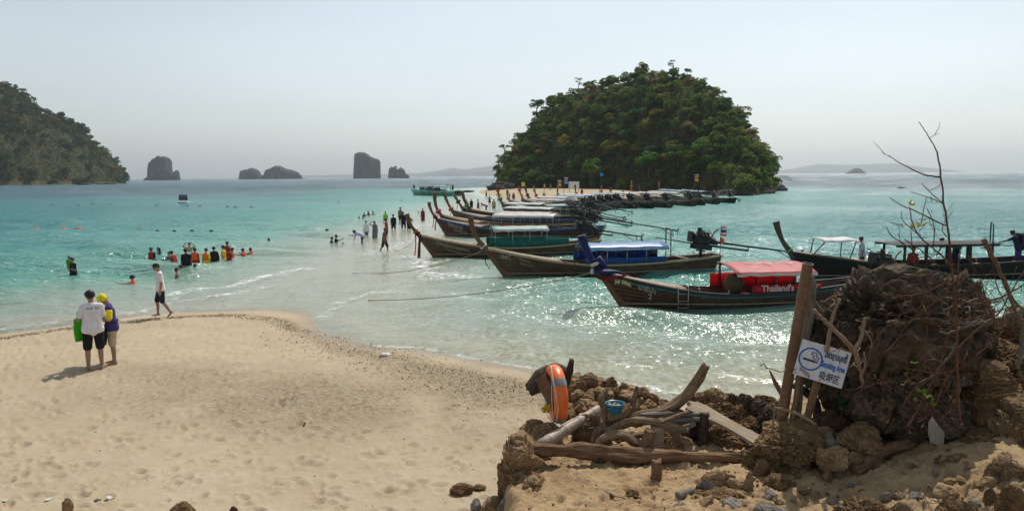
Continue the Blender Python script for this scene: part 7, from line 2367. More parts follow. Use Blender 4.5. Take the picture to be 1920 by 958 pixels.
# ---- sign
def smoking_sign():
    c = [D(1510, 637, 7.52), D(1597, 660, 7.30), D(1577, 731, 7.26), D(1486, 700, 7.48)]
    o0 = c[3]
    ux = ((c[2] - c[3]) + (c[1] - c[0])).normalized()
    uy = ((c[0] - c[3]) + (c[1] - c[2]))
    uy = (uy - ux * uy.dot(ux)).normalized()
    uz = ux.cross(uy)
    W = (c[2] - c[3]).length; Hh = (c[0] - c[3]).length
    M = Matrix((ux, uy, uz)).transposed()
    root = empty('smoking_sign', o0, 0, 'white sign reading Smoking Area in three scripts, tilted beside the bamboo post', 'sign')
    root.rotation_euler = M.to_euler()
    b = MB(); b.box((W / 2, Hh / 2, -0.006), (W, Hh, 0.012), bevel=0.002)
    t = NT('sign_white'); co = t.coord()
    n = t.noise(co, 5, 6, 0.7); n2 = t.noise(t.mapping(co, (30, 4, 4)), 1.0, 5, 0.7)
    cc = t.mix(t.ramp(n2, [(0.5, (0, 0, 0)), (0.8, (0.7, 0.7, 0.7))]), t.ramp(n, [(0.3, (0.56, 0.56, 0.58)), (0.6, (0.68, 0.68, 0.70))]), (0.45, 0.40, 0.32))
    b.build('plate', t.done(t.pbsdf(cc, 0.45, None, 0.4)), root)
    blue = plain('sign_blue', (0.02, 0.12, 0.42), 0.45, 0.12, 20); dk = plain('sign_ink', (0.012, 0.014, 0.03), 0.5, 0.15, 20); navy = plain('sign_navy', (0.025, 0.035, 0.14), 0.45, 0.15, 20)
    z = 0.004
    def ring(cx, cy, r0, r1, mat, nm, n=48):
        b = MB(); P = [[Vector((cx + r * math.cos(a), cy + r * math.sin(a), z)) for r in (r1, r0)] for a in [2 * math.pi * j / n for j in range(n + 1)]]
        b.slab(P, 0.003); b.build(nm, mat, root, recalc=True)
    cx, cy, R0 = W * 0.262, Hh * 0.53, Hh * 0.315
    ring(cx, cy, R0 * 0.87, R0, blue, 'blue_ring')
    b = MB(); rm = Matrix.Rotation(R(-1), 3, 'Z')
    b.box((cx - R0 * 0.10, cy - R0 * 0.12, z), (R0 * 1.0, R0 * 0.17, 0.003), rot=rm); b.box((cx + R0 * 0.49, cy - R0 * 0.12, z), (R0 * 0.08, R0 * 0.17, 0.003), rot=rm); b.box((cx + R0 * 0.61, cy - R0 * 0.12, z), (R0 * 0.07, R0 * 0.17, 0.003), rot=rm)
    b.build('cigarette_mark', dk, root)
    def stroke(pts, w, mat, nm):
        C = crom([Vector((x, y, z)) for x, y in pts], 6)
        P = []
        for k, p in enumerate(C):
            t = (C[min(k + 1, len(C) - 1)] - C[max(k - 1, 0)]).normalized(); nn = Vector((-t.y, t.x, 0))
            P.append([p + nn * w / 2, p - nn * w / 2])
        b = MB(); b.slab(P, 0.003); b.build(nm, mat, root, recalc=True)
    S = R0
    stroke([(cx + .18 * S, cy + .64 * S), (cx + .0 * S, cy + .60 * S), (cx + .02 * S, cy + .38 * S), (cx + .22 * S, cy + .34 * S), (cx + .16 * S, cy + .16 * S), (cx + .36 * S, cy + .10 * S), (cx + .50 * S, cy + .05 * S)], S * .055, dk, 'smoke_mark')
    stroke([(cx + .18 * S, cy + .64 * S), (cx + .40 * S, cy + .58 * S), (cx + .42 * S, cy + .34 * S), (cx + .60 * S, cy + .28 * S), (cx + .62 * S, cy + .06 * S)], S * .055, dk, 'smoke_mark')
    def txt(s, size, x, y, w, mat, bold=0.0, nm='lettering'):
        me = text_mesh(s, size, bold)
        xs = [v.co.x for v in me.vertices]; k = w / (max(xs) - min(xs)); x0 = min(xs)
        for v in me.vertices: v.co = (x + (v.co.x - x0) * k, y + v.co.y, z)
        link(nm, me, mat, root)
    txt('เขตสูบบุหรี่', Hh * 0.235, W * 0.515, Hh * 0.70, W * 0.44, navy, 0.0035)
    txt('Smoking Area', Hh * 0.225, W * 0.495, Hh * 0.425, W * 0.475, blue, 0.0032)
    txt('吸烟区', Hh * 0.25, W * 0.52, Hh * 0.10, W * 0.40, dk, 0.0012)
    # peeling patch and fixing wires
    b = MB(); P = [[Vector((W * (0.10 + 0.06 * i) + 0.006 * math.sin(i * 2 + j), Hh * (0.16 - 0.035 * i + 0.05 * j), 0.0035)) for j in range(3)] for i in range(5)]
    b.slab(P, 0.003); b.build('torn_sticker', plain('torn_paper', (0.40, 0.34, 0.25), 0.8, 0.4, 40), root, recalc=True)
    for (x, y) in ((0.04, 0.06), (0.93, 0.92), (0.55, 0.04), (0.45, 0.95)):
        b = MB(); b.lathe([(0.0, 0.004), (0.006, 0.003), (0.007, 0.0)], 10, (W * x, Hh * y, 0.0)); b.build('nail', M_RUST, root)
    b = MB(); b.tube([(-0.24, -0.02, 0.07), (-0.1, -0.02, 0.10), (0.02, 0.05, 0.01)], 0.005, 5); b.tube([(-0.24, -0.03, 0.06), (-0.27, 0.01, 0.09), (-0.30, -0.02, 0.1)], 0.006, 5)
    b.build('fixing_wire', M_RUST, root)
smoking_sign()

# ---- lifebuoy
def lifebuoy():
    c = D(1043, 738, 8.75)
    root = empty('lifebuoy', c, 0, 'orange lifebuoy ring with grey bands hung on dark driftwood', 'lifebuoy')
    root.rotation_euler = Euler((R(3), R(6), R(-81))).to_matrix().to_euler()
    Rr, rr = 0.272, 0.072
    def sector(a0, a1, r, n, mi=0):
        P = []
        for k in range(n + 1):
            a = a0 + (a1 - a0) * k / n
            P.append([Vector(((Rr + r * math.cos(q)) * math.cos(a), r * 1.15 * math.sin(q), (Rr + r * math.cos(q)) * math.sin(a))) for q in [2 * math.pi * j / 16 for j in range(16)]])
        b = MB(); b.grid(P, 0, True, closed_v=True)
        return b
    sector(0, 2 * math.pi, rr, 56).build('ring', plain('lifebuoy_orange', (0.86, 0.17, 0.025), 0.35, 0.08, 8, 0.1, 0.5), root, recalc=True)
    for a in (45, 135, 225, 315):
        sector(R(a - 8), R(a + 8), rr + 0.003, 8).build('reflective_band', plain('reflective_grey', (0.24, 0.25, 0.26), 0.4, 0.15, 20), root, recalc=True)
    b = MB()
    for k in range(4):
        a0 = R(90 * k)
        pts = []
        for j in range(9):
            a = a0 + R(90) * j / 8
            ro = Rr + rr + 0.004 + 0.025 * math.sin(math.pi * j / 8)
            pts.append(Vector((ro * math.cos(a), -0.05 - 0.03 * math.sin(math.pi * j / 8), ro * math.sin(a) - 0.03 * math.sin(math.pi * j / 8))))
        b.tube(pts, 0.0065, 6)
    b.tube([(0.2, -0.09, 0.2), (0.27, -0.11, 0.05), (0.28, -0.1, -0.2), (0.2, -0.1, -0.28)], 0.0065, 6)
    b.build('grab_rope', plain('white_rope', (0.55, 0.50, 0.42), 0.8, 0.2, 60), root)
lifebuoy()
stick('driftwood_root', [D(1060, 705, 9.0), D(1042, 700, 9.0), D(1018, 712, 8.95), D(992, 732, 8.9)], [0.10, 0.12, 0.13, 0.07], DWD, 'dark driftwood root sticking out to the left behind the lifebuoy', 21, 16, 8, cat='driftwood')
stick('driftwood_fork', [D(1052, 745, 9.0), D(1060, 715, 9.0), D(1068, 695, 8.98), D(1072, 675, 8.95)], [0.05, 0.055, 0.05, 0.03], DWD, 'forked dark stick end rising above the lifebuoy', 22, 12, cat='driftwood')
b = MB(); p0, p1 = D(1012, 706, 8.85), D(1062, 790, 8.7)
bx = (p1 - p0).normalized(); M = bx.to_track_quat('X', 'Z').to_matrix()
b.box(((p1 - p0).length / 2, 0, 0), ((p1 - p0).length, 0.05, 0.17), bevel=0.01)
o = b.build('old_board', DWZ, None, p0); o.rotation_euler = M.to_euler(); tag(o, 'dark flat board slanting down behind the lifebuoy', 'board')
def tangle(c, r, mat, label, n, seed, th=0.009):
    g = random.Random(seed); b = MB()
    for k in range(n):
        a0 = g.uniform(0, 6); rr = r * g.uniform(.5, 1)
        tl = Euler((g.uniform(-1, 1), g.uniform(-1, 1), g.uniform(0, 6))).to_matrix()
        b.tube([Vector(c) + tl @ Vector((rr * math.cos(a0 + q), rr * 0.7 * math.sin(a0 + q), 0.02 * math.sin(3 * q))) for q in [5.2 * j / 14 for j in range(15)]], th, 5)
    o = b.build('rope_tangle', mat); return tag(o, label, 'rope')
YROPE = plain('yellow_rope', (0.62, 0.46, 0.03), 0.7, 0.2, 40)
tangle(D(1026, 765, 8.75), 0.10, YROPE, 'yellow rope tied round the left side of the lifebuoy', 5, 3)
tangle(ground_hit(1068, 826) + Vector((0, 0.3, 0.03)), 0.085, YROPE, 'yellow rope tangle on the ground behind the weathered beam', 6, 4)

# ---- stump with the bowl, and the driftwood tangle
def driftlog(name, plist, label, mat=DW, seed=0, cat='driftwood', Yb=8.3):
    b = MB(); o0 = None
    for k, (pts, rad) in enumerate(plist):
        P = [D(*p) if len(p) == 3 else D(p[0], p[1], Yb) for p in pts]
        if o0 is None: o0 = P[0]
        drift(b, P, [q * 0.68 for q in rad], seed + k, 20, 10, 0.42, 1.0, 0.24)
    b.v = [tuple(Vector(p) - o0) for p in b.v]
    o = b.build(name, mat, None, o0)
    return tag(o, label, cat)
driftlog('driftwood_stump', [([(1132, 838, 8.2), (1140, 800, 8.25), (1136, 770, 8.3), (1128, 748, 8.35), (1140, 728, 8.4)], [0.10, 0.095, 0.085, 0.06, 0.03]),
    ([(1140, 795, 8.25), (1160, 782, 8.25), (1182, 768, 8.3), (1190, 745, 8.3), (1194, 724, 8.3)], [0.08, 0.07, 0.055, 0.04, 0.022]),
    ([(1142, 785, 8.2), (1156, 781, 8.15), (1172, 776, 8.15), (1184, 762, 8.15)], [0.07, 0.065, 0.05, 0.025]),
    ([(1138, 800, 8.2), (1120, 812, 8.15), (1112, 832, 8.1)], [0.07, 0.05, 0.035])], 'forked driftwood stump cradling the small blue bowl', DWZ, 40)
driftlog('driftwood_log', [([(1120, 796, 8.5), (1180, 780, 8.45), (1232, 774, 8.4), (1268, 758, 8.4), (1296, 728, 8.4), (1318, 692, 8.4), (1324, 684, 8.4)], [0.04, 0.06, 0.075, 0.09, 0.085, 0.07, 0.06])], 'long driftwood limb curving steeply upward at its right end', DW, 50)
driftlog('driftwood_limb', [([(1138, 812, 8.15), (1170, 794, 8.1), (1205, 788, 8.05), (1250, 796, 8.0), (1290, 808, 8.0)], [0.06, 0.065, 0.055, 0.05, 0.035]), ([(1238, 792, 8.0), (1262, 782, 8.05), (1290, 772, 8.1)], [0.04, 0.035, 0.03])], 'grooved driftwood limb stretching right from the forked stump', DW, 60)
driftlog('driftwood_limb', [([(1118, 836, 7.95), (1135, 822, 7.95), (1165, 816, 7.95), (1190, 828, 7.92), (1215, 838, 7.9)], [0.05, 0.075, 0.07, 0.06, 0.04])], 'smooth arched driftwood just behind the weathered beam', DW, 70)
driftlog('driftwood_limb', [([(1165, 822, 8.05), (1210, 814, 8.05), (1246, 812, 8.05)], [0.045, 0.042, 0.038])], 'straight driftwood stick behind the arched piece', DW, 74)
driftlog('driftwood_limb', [([(1200, 778, 8.3), (1260, 776, 8.3), (1305, 778, 8.3)], [0.04, 0.04, 0.03])], 'upper straight driftwood stick in the tangle', DWG, 76)
driftlog('driftwood_limb', [([(1228, 792, 8.25), (1280, 788, 8.25), (1312, 786, 8.25)], [0.035, 0.035, 0.03])], 'lower straight driftwood stick in the tangle', DWG, 78)
driftlog('driftwood_limb', [([(1262, 812, 8.1), (1282, 802, 8.1), (1304, 794, 8.1)], [0.045, 0.04, 0.032])], 'stubby driftwood end at the right of the tangle', DWG, 80)
driftlog('short_stump', [([(1206, 846, 7.85), (1214, 828, 7.85), (1221, 806, 7.85)], [0.095, 0.09, 0.095])], 'short hollow stump leaning behind the weathered beam', DWZ, 84)
b = MB(); b.box((0, 0, 0.13), (0.13, 0.10, 0.36), bevel=0.01); o = b.build('stool_block', PLK, None, ground_hit(1240, 866) + Vector((0, 0.25, 0.0))); tag(o, 'pale wooden block standing behind the weathered beam', 'block')
def bowl():
    p = D(1153, 776, 8.18)
    e = empty('bowl', p, 0, 'small blue plastic bowl full of cigarette ends on the forked stump', 'bowl')
    b = MB(); b.lathe([(0.001, 0.0), (0.045, 0.0), (0.052, 0.006), (0.085, 0.06), (0.104, 0.115), (0.110, 0.125), (0.106, 0.128), (0.098, 0.115), (0.08, 0.062), (0.048, 0.012), (0.001, 0.010)], 28)
    b.build('bowl_body', plain('bowl_blue', (0.02, 0.17, 0.27), 0.35, 0.1, 5), e)
    b = MB(); b.lathe([(0.001, 0.088), (0.05, 0.09), (0.09, 0.085)], 20); b.build('ash', plain('ash', (0.30, 0.26, 0.2), 0.95, 0.3, 60, 0.5), e)
    g = random.Random(2)
    but = plain('cigarette_filter', (0.62, 0.50, 0.30), 0.8, 0.25, 50); wh = plain('cigarette_paper', (0.72, 0.70, 0.65), 0.8, 0.1, 30)
    for k in range(34):
        a, r = g.uniform(0, 6.28), 0.085 * g.random() ** .5
        q = Vector((r * math.cos(a), r * math.sin(a), 0.096 + g.uniform(0, 0.012)))
        d = Vector((g.uniform(-1, 1), g.uniform(-1, 1), g.uniform(-.2, .5))).normalized()
        b = MB(); b.tube([q - d * 0.014, q + d * 0.014], 0.0042, 6); b.build('cigarette_end', but if k % 3 else wh, e)
bowl()
# ---- slanting plank on its post, fallen log, pale board
def board(name, p, q, w, th, mat, label, roll=0.0, cat='plank', taper=1.0, nx=16):
    p, q = Vector(p), Vector(q); L = (q - p).length
    b = MB(); P = []
    for k in range(nx + 1):
        u = k / nx
        ww = w * (1 + (taper - 1) * u) * (1 + 0.03 * math.sin(u * 9))
        e = 0.02 * math.sin(u * 40) * (1 if k in (0, nx) else 0)
        P.append([Vector((L * u + e, ww / 2 * s, 0.012 * math.sin(u * 5 + s))) for s in (1, .4, -.3, -1)])
    b.slab(P[::-1], th, smooth=False)
    o = b.build(name, mat, None, p, recalc=True)
    o.rotation_euler = ((q - p).to_track_quat('X', 'Z').to_matrix() @ Matrix.Rotation(roll, 3, 'X')).to_euler()
    return tag(o, label, cat)
board('slanting_plank', D(1296, 758, 8.55), D(1440, 832, 7.75), 0.20, 0.03, PLK, 'long pale plank slanting down to the right through the rubble', R(6))
board('slanting_plank', D(1385, 800, 8.4), D(1452, 828, 8.2), 0.09, 0.03, DWG, 'narrow grey slat under the lower end of the long pale plank', R(4))
stick('plank_post', [D(1318, 850, 8.2), D(1320, 810, 8.25), D(1320, 775, 8.3)], [0.06, 0.058, 0.058], DWD, 'dark square cut post propping the long pale plank', 91, 12, cat='post')
board('old_beam', D(1300, 762, 8.6), D(1360, 770, 8.9), 0.2, 0.05, PLK, 'short end of a board sticking out behind the upright driftwood tip', R(20))
lp = ground_hit(1600, 893); lq = D(1748, 815, 7.55)
b = MB(); drift(b, [lp + Vector((0, 0, 0.07)), lp.lerp(lq, 0.33) + Vector((0, 0, 0.09)), lp.lerp(lq, 0.66) + Vector((0, 0, 0.06)), lq], [0.062, 0.066, 0.062, 0.058], 93, 18, 12, 0.25, 1.0, 0.1)
M = localise(b, lp, lq - lp); o = b.build('fallen_log', BEAM, None, lp); o.rotation_euler = M.to_euler(); tag(o, 'reddish brown log lying on the slope at the lower right', 'log')
def pale_board():
    p = D(1770, 848, 7.1)
    pts = [(1748, 780), (1760, 797), (1771, 812), (1769, 847), (1754, 832), (1745, 830), (1740, 812), (1741, 790)]
    base = [D(x, y, 7.15 + 0.0009 * (y - 780)) for x, y in pts]
    n = Vector((-0.4, -0.8, 0.35)).normalized()
    vs = [q - p for q in base] + [q - p - n * 0.03 for q in base]
    k = len(pts)
    b = MB(); b.add(vs, [tuple(range(k))[::-1], tuple(range(k, 2 * k))] + [(j, (j + 1) % k, k + (j + 1) % k, k + j) for j in range(k)])
    o = b.build('broken_board', wood('pale_board_wood', (0.24, 0.21, 0.17), (0.38, 0.35, 0.29), (0.50, 0.47, 0.40), 2.5, 0.8, 0.4, 'Z'), None, p, recalc=True)
    tag(o, 'pale broken board standing at the upper end of the fallen log', 'board')
pale_board()

# ---- dry shrubs and branches at the right
def twig_tree(name, lines, label, mat, cat='shrub', extra=0, seed=0, leaves=(), leafmat=None, spread=0.25, base_y=None):
    """lines: list of ([(px, py, Y)...], r0, r1); extra random side shoots"""
    g = random.Random(seed)
    first = D(*lines[0][0][0])
    root = empty(name, first, 0, label, cat)
    for k, (pts, r0, r1) in enumerate(lines):
        P = crom([D(*p) - first for p in pts], 5) if len(pts) > 2 else [D(*p) - first for p in pts]
        b = MB()
        m = len(P)
        r0, r1 = r0 * 0.72, r1 * 0.8
        P = [p + Vector((g.uniform(-1, 1), g.uniform(-1, 1), g.uniform(-1, 1))) * r0 * 0.35 for p in P]
        b.tube(P, [r0 + (r1 - r0) * q / (m - 1) for q in range(m)], 6, wob=0.12, seed=k)
        for e in range(extra):
            q = g.randrange(1, m)
            a = P[q]; d = (P[q] - P[q - 1]).normalized()
            for _ in range(2):
                v = (d * g.uniform(0.2, 0.9) + Vector((g.uniform(-1, 1), g.uniform(-.6, .6), g.uniform(-.6, 1)))).normalized()
                L = g.uniform(0.3, 1.0) * spread
                c1 = a + v * L * 0.5 + Vector((g.uniform(-.02, .02), 0, g.uniform(-.02, .03)))
                c2 = c1 + (v + Vector((g.uniform(-.5, .5), 0, g.uniform(-.3, .6)))).normalized() * L * 0.5
                rr = max(0.0028, (r0 + (r1 - r0) * q / (m - 1)) * 0.45)
                b.tube([a, c1, c2], [rr, rr * 0.75, rr * 0.45], 5)
                a = c1
        b.build('branch', mat, root)
    for px, py, Y, s in leaves:
        c = D(px, py, Y) - first
        b = MB()
        for q in range(3 if s > 0.03 else 2):
            u = Vector((g.uniform(-1, 1), g.uniform(-1, 1), g.uniform(-.4, .8))).normalized(); w = u.orthogonal().normalized()
            n = u.cross(w)
            rows = [[c + u * (s * t) + w * (s * 0.32 * math.sin(math.pi * t) * e) + n * (s * 0.1 * (1 - abs(e)) * -1) for e in (-1, 0, 1)] for t in (0.02, .25, .5, .75, .98)]
            b.slab(rows, 0.0012)
        b.build('leaf', leafmat, root)
    return root
LEAFY = cloth('yellow_leaf', (0.62, 0.52, 0.05), 0.4); LEAFG = cloth('green_leaf', (0.20, 0.34, 0.03), 0.45); LEAFD = cloth('plant_leaf', (0.07, 0.20, 0.03), 0.4)
Yt = 6.6
def L3(pts, Y): return [(x, y, Y) for x, y in pts]
twig_tree('bare_sapling', [
    (L3([(1800, 790), (1796, 700), (1794, 600), (1786, 520), (1778, 440), (1769, 375), (1763, 325), (1757, 285)], Yt), 0.019, 0.008), (L3([(1757, 285), (1748, 268), (1735, 247), (1723, 229)], Yt), 0.008, 0.004),
    (L3([(1763, 332), (1738, 329), (1715, 320), (1690, 307), (1667, 292)], Yt - .1), 0.010, 0.004), (L3([(1768, 382), (1755, 376), (1735, 368), (1707, 360)], Yt), 0.006, 0.003), (L3([(1768, 382), (1752, 368), (1740, 356), (1728, 344)], Yt + .1), 0.007, 0.004),
    (L3([(1776, 424), (1750, 412), (1715, 395), (1690, 385), (1669, 371)], Yt - .1), 0.009, 0.004), (L3([(1784, 500), (1765, 478), (1745, 462), (1722, 440), (1710, 415), (1705, 388)], Yt - .15), 0.012, 0.005), (L3([(1722, 440), (1705, 425), (1692, 412), (1690, 396)], Yt - .2), 0.006, 0.003),
    (L3([(1727, 420), (1732, 395), (1737, 370)], Yt), 0.006, 0.004), (L3([(1750, 462), (1752, 430), (1746, 408), (1738, 390)], Yt), 0.007, 0.004), (L3([(1775, 445), (1766, 430), (1778, 408), (1787, 395)], Yt), 0.006, 0.003), (L3([(1716, 470), (1690, 455), (1670, 440), (1662, 425)], Yt - .2), 0.008, 0.004),
    (L3([(1760, 500), (1738, 478), (1716, 462), (1695, 448)], Yt - .15), 0.009, 0.005), (L3([(1740, 560), (1722, 520), (1712, 480), (1708, 430)], Yt - .3), 0.009, 0.005)],
    'tall bare reddish sapling rising above the horizon at the right', TWIG, 'sapling', 1, 3, [(1705, 384, Yt, 0.05), (1728, 424, Yt, 0.06), (1714, 428, Yt, 0.05), (1690, 424, Yt, 0.03), (1748, 398, Yt, 0.03)], LEAFY, 0.16)
twig_tree('dry_shrub', [
    (L3([(1700, 800), (1725, 760), (1755, 700), (1775, 640), (1790, 560), (1800, 470)], 6.9), 0.02, 0.006), (L3([(1790, 560), (1830, 570), (1870, 560), (1900, 545), (1925, 530)], 6.8), 0.014, 0.008),
    (L3([(1752, 700), (1790, 660), (1830, 620), (1870, 590), (1900, 540), (1925, 500)], 6.7), 0.013, 0.006), (L3([(1620, 700), (1640, 640), (1668, 610), (1710, 600), (1760, 560), (1790, 530)], 7.0), 0.009, 0.005), (L3([(1655, 552), (1700, 555), (1735, 548), (1765, 535), (1790, 522)], 6.9), 0.010, 0.005),
    (L3([(1655, 665), (1680, 640), (1700, 610), (1735, 580)], 7.0), 0.010, 0.004), (L3([(1735, 680), (1738, 620), (1742, 560), (1736, 500)], 6.9), 0.010, 0.005), (L3([(1800, 520), (1830, 545), (1860, 590), (1880, 640)], 6.8), 0.010, 0.006), (L3([(1815, 480), (1840, 530), (1850, 570), (1870, 620)], 6.7), 0.008, 0.004),
    (L3([(1860, 470), (1865, 520), (1880, 560), (1905, 600)], 6.8), 0.009, 0.004), (L3([(1770, 590), (1810, 600), (1850, 590), (1910, 570)], 6.9), 0.011, 0.006), (L3([(1800, 640), (1770, 620), (1745, 600), (1715, 590)], 6.9), 0.007, 0.003),
    (L3([(1720, 720), (1760, 700), (1800, 690), (1850, 650), (1880, 620)], 6.7), 0.012, 0.006), (L3([(1690, 760), (1720, 720), (1722, 670), (1712, 640)], 6.9), 0.007, 0.003), (L3([(1755, 760), (1770, 720), (1790, 690), (1800, 670)], 6.8), 0.01, 0.006),
    (L3([(1600, 740), (1640, 720), (1690, 715), (1730, 700)], 7.1), 0.006, 0.003), (L3([(1740, 810), (1720, 770), (1690, 740), (1650, 715)], 7.0), 0.006, 0.003)],
    'tangle of dry leafless twigs growing over the rocks at the right', TWIG, 'shrub', 7, 9, [(1700, 702, 6.8, 0.05), (1715, 680, 6.8, 0.04), (1728, 735, 6.8, 0.05), (1738, 742, 6.8, 0.045), (1695, 720, 6.85, 0.04), (1640, 705, 6.9, 0.04), (1745, 755, 6.8, 0.05), (1712, 750, 6.8, 0.05)], LEAFG, 0.28)
twig_tree('pale_twigs', [
    (L3([(1525, 580), (1545, 600), (1565, 618), (1590, 645), (1606, 664)], 7.3), 0.024, 0.03), (L3([(1606, 664), (1612, 690), (1618, 720)], 7.3), 0.026, 0.02), (L3([(1575, 560), (1562, 590), (1556, 620), (1550, 660)], 7.4), 0.02, 0.03), (L3([(1622, 596), (1618, 620), (1612, 640), (1604, 656), (1610, 690)], 7.2), 0.018, 0.03),
    (L3([(1622, 620), (1634, 640), (1632, 655)], 7.2), 0.010, 0.006), (L3([(1620, 660), (1622, 680), (1618, 700)], 7.2), 0.012, 0.012), (L3([(1545, 566), (1560, 556), (1580, 552)], 7.5), 0.008, 0.006), (L3([(1555, 660), (1580, 655), (1610, 668)], 7.3), 0.006, 0.004)],
    'pale brown roots and sticks leaning on the boulder above the sign', TWIGP, 'roots', 1, 12, (), None, 0.12)
twig_tree('grey_branch', [(L3([(1930, 575), (1890, 592), (1860, 604), (1825, 606), (1800, 604), (1780, 596)], 6.9), 0.05, 0.016), (L3([(1825, 606), (1800, 615), (1775, 625), (1760, 622)], 6.9), 0.03, 0.010), (L3([(1912, 590), (1918, 620), (1914, 660), (1908, 690)], 7.0), 0.03, 0.024),
    (L3([(1800, 604), (1775, 590), (1765, 575)], 6.9), 0.010, 0.005), (L3([(1795, 640), (1785, 660), (1770, 680)], 6.8), 0.014, 0.010)], 'thick grey fallen branch coming in from the right edge', DWG, 'branch', 2, 15, (), None, 0.2)
twig_tree('broken_sapling', [(L3([(1905, 590), (1890, 545), (1870, 500), (1852, 465), (1844, 449)], 6.6), 0.02, 0.03), (L3([(1888, 540), (1900, 560), (1925, 590)], 6.6), 0.02, 0.012)], 'broken pale stick end pointing up in front of the black boat', DWZ, 'stick', 1, 19, (), None, 0.15)
# small green plant by the sign
def small_plant(px, py, Y, label):
    c = D(px, py, Y); e = empty('small_plant', c, 0, label, 'plant'); g = random.Random(4)
    b = MB(); b.tube([(0, 0, -0.22), (0.01, 0, -0.08), (0, 0, 0.02)], [0.009, 0.008, 0.005], 6); link('stem', b.mesh('stem'), TWIG, e)
    for k in range(20):
        a = k * 2.4; el = g.uniform(-0.1, 0.9); s = g.uniform(0.07, 0.12)
        u = Vector((math.cos(a) * math.cos(el), math.sin(a) * math.cos(el), math.sin(el))); w = u.cross(Vector((0, 0, 1))).normalized(); n = w.cross(u)
        rows = [[Vector((0, 0, -0.03 + 0.004 * k * 0.5)) + u * (s * t) + w * (s * 0.2 * math.sin(math.pi * t) * q) - n * (0.25 * s * t * t) for q in (-1, 0, 1)] for t in (0.02, .25, .5, .75, .98)]
        b = MB(); b.slab(rows, 0.0012); link('leaf', b.mesh('leaf'), LEAFD, e)
small_plant(1578, 757, 7.75, 'small green leafy plant growing below the smoking sign')
# ---- leaf litter, grit, weed, shells
def scatter_flat(name, pts, sizes, mat, label, seed, lift=0.004, thin=0.25):
    g = np.random.default_rng(seed); n = len(pts)
    V0, F0 = ico(1)
    VV = np.empty((n, len(V0), 3)); 
    for k in range(n):
        M = np.array(Euler(tuple(g.uniform(-.5, .5, 2)) + (g.uniform(0, 6.3),)).to_matrix())
        W = V0 * (1 + 0.5 * g.normal(size=(len(V0), 1)) * 0.35) * np.array([1, g.uniform(.45, 1), thin * g.uniform(.6, 1.6)]) * sizes[k]
        VV[k] = W @ M.T + pts[k]
    Fa = (F0[None] + (np.arange(n) * len(V0))[:, None, None]).reshape(-1, 3)
    return tag(np_mesh(name, VV.reshape(-1, 3), Fa, mat, False), label, kind='stuff')
g = np.random.default_rng(8)
# leaf litter on the slope
def rock_tree(objs):
    """one ray-casting tree over several objects, in world space"""
    vs, fs = [], []
    for o in objs:
        k = len(vs)
        vs += [o.matrix_basis @ v.co for v in o.data.vertices]
        fs += [tuple(k + i for i in q.vertices) for q in o.data.polygons]
    return BVHTree.FromPolygons(vs, fs)
RT = rock_tree([o for o in COL.objects if o.name.split('.')[0] in ('boulder', 'fallen_log') or (o.name.split('.')[0] == 'rock' and o.location.x > 3.2)])
def on_rocks(px, py):
    d = ray(px, py).normalized()
    h = RT.ray_cast(Vector((0, 0, CAMH)), d)
    g_ = ground_hit(px, py)
    if h[0] is None or (g_ - Vector((0, 0, CAMH))).length < h[3]:
        return g_, Vector((0, 0, 1))
    return h[0], h[1]
base = []
for lx, ly in zip(g.normal(1752, 32, 900), g.normal(748, 26, 900)):
    q, nn = on_rocks(lx, ly)
    if nn.z > 0.15: base.append(tuple(q + nn * 0.012))
base = np.array(base)
LIT = NT('leaf_litter'); co = LIT.coord(); cc = LIT.ramp(LIT.noise(co, 9, 3, 0.6), [(0.3, (0.05, 0.028, 0.016)), (0.5, (0.17, 0.085, 0.045)), (0.62, (0.30, 0.18, 0.10)), (0.8, (0.42, 0.32, 0.21))]); LIT = LIT.done(LIT.pbsdf(cc, 0.7))
def scatter_leaves(name, P, s0, s1, mat, label, seed):
    g = np.random.default_rng(seed); n = len(P)
    nr = g.normal(size=(n, 3)) * 0.7 + np.array([0, -0.5, 0.8]); nr /= np.linalg.norm(nr, axis=1)[:, None]
    t1 = np.cross(nr, g.normal(size=(n, 3))); t1 /= np.linalg.norm(t1, axis=1)[:, None]; t2 = np.cross(nr, t1)
    s = g.uniform(s0, s1, n)[:, None]
    V = np.stack([P - t1 * s, P - t2 * s * .45 + nr * s * .2, P + t1 * s, P + t2 * s * .45 + nr * s * .2], 1).reshape(-1, 3)
    return tag(np_mesh(name, V, np.arange(4 * n).reshape(n, 4), mat, False), label, kind='stuff')
scatter_leaves('leaf_litter', base, 0.018, 0.045, LIT, 'reddish brown dead leaves caught among the rocks at the right', 3)
# twigs and crumbs on the terrace
def ter_pts(n, seed, xr=(-0.1, 4.6), yr=(5.6, 9.2)):
    g = np.random.default_rng(seed)
    x = g.uniform(*xr, n); y = g.uniform(*yr, n)
    k = poly_sd(x, y, TERR) > 0.1
    x, y = x[k], y[k]
    return np.stack([x, y, ground_z(x, y)], 1)
P = ter_pts(1500, 21)
scatter_flat('terrace_pebbles', P, np.random.default_rng(3).uniform(0.004, 0.02, len(P)) ** 1.0, S_TAN, 'small stones and crumbs of earth strewn over the terrace', 5, thin=0.6)
P = ter_pts(90, 22)
scatter_flat('terrace_stones', P, np.random.default_rng(4).uniform(0.012, 0.035, len(P)), S_BROWN, 'fist sized stones half buried in the terrace', 6, thin=0.6)
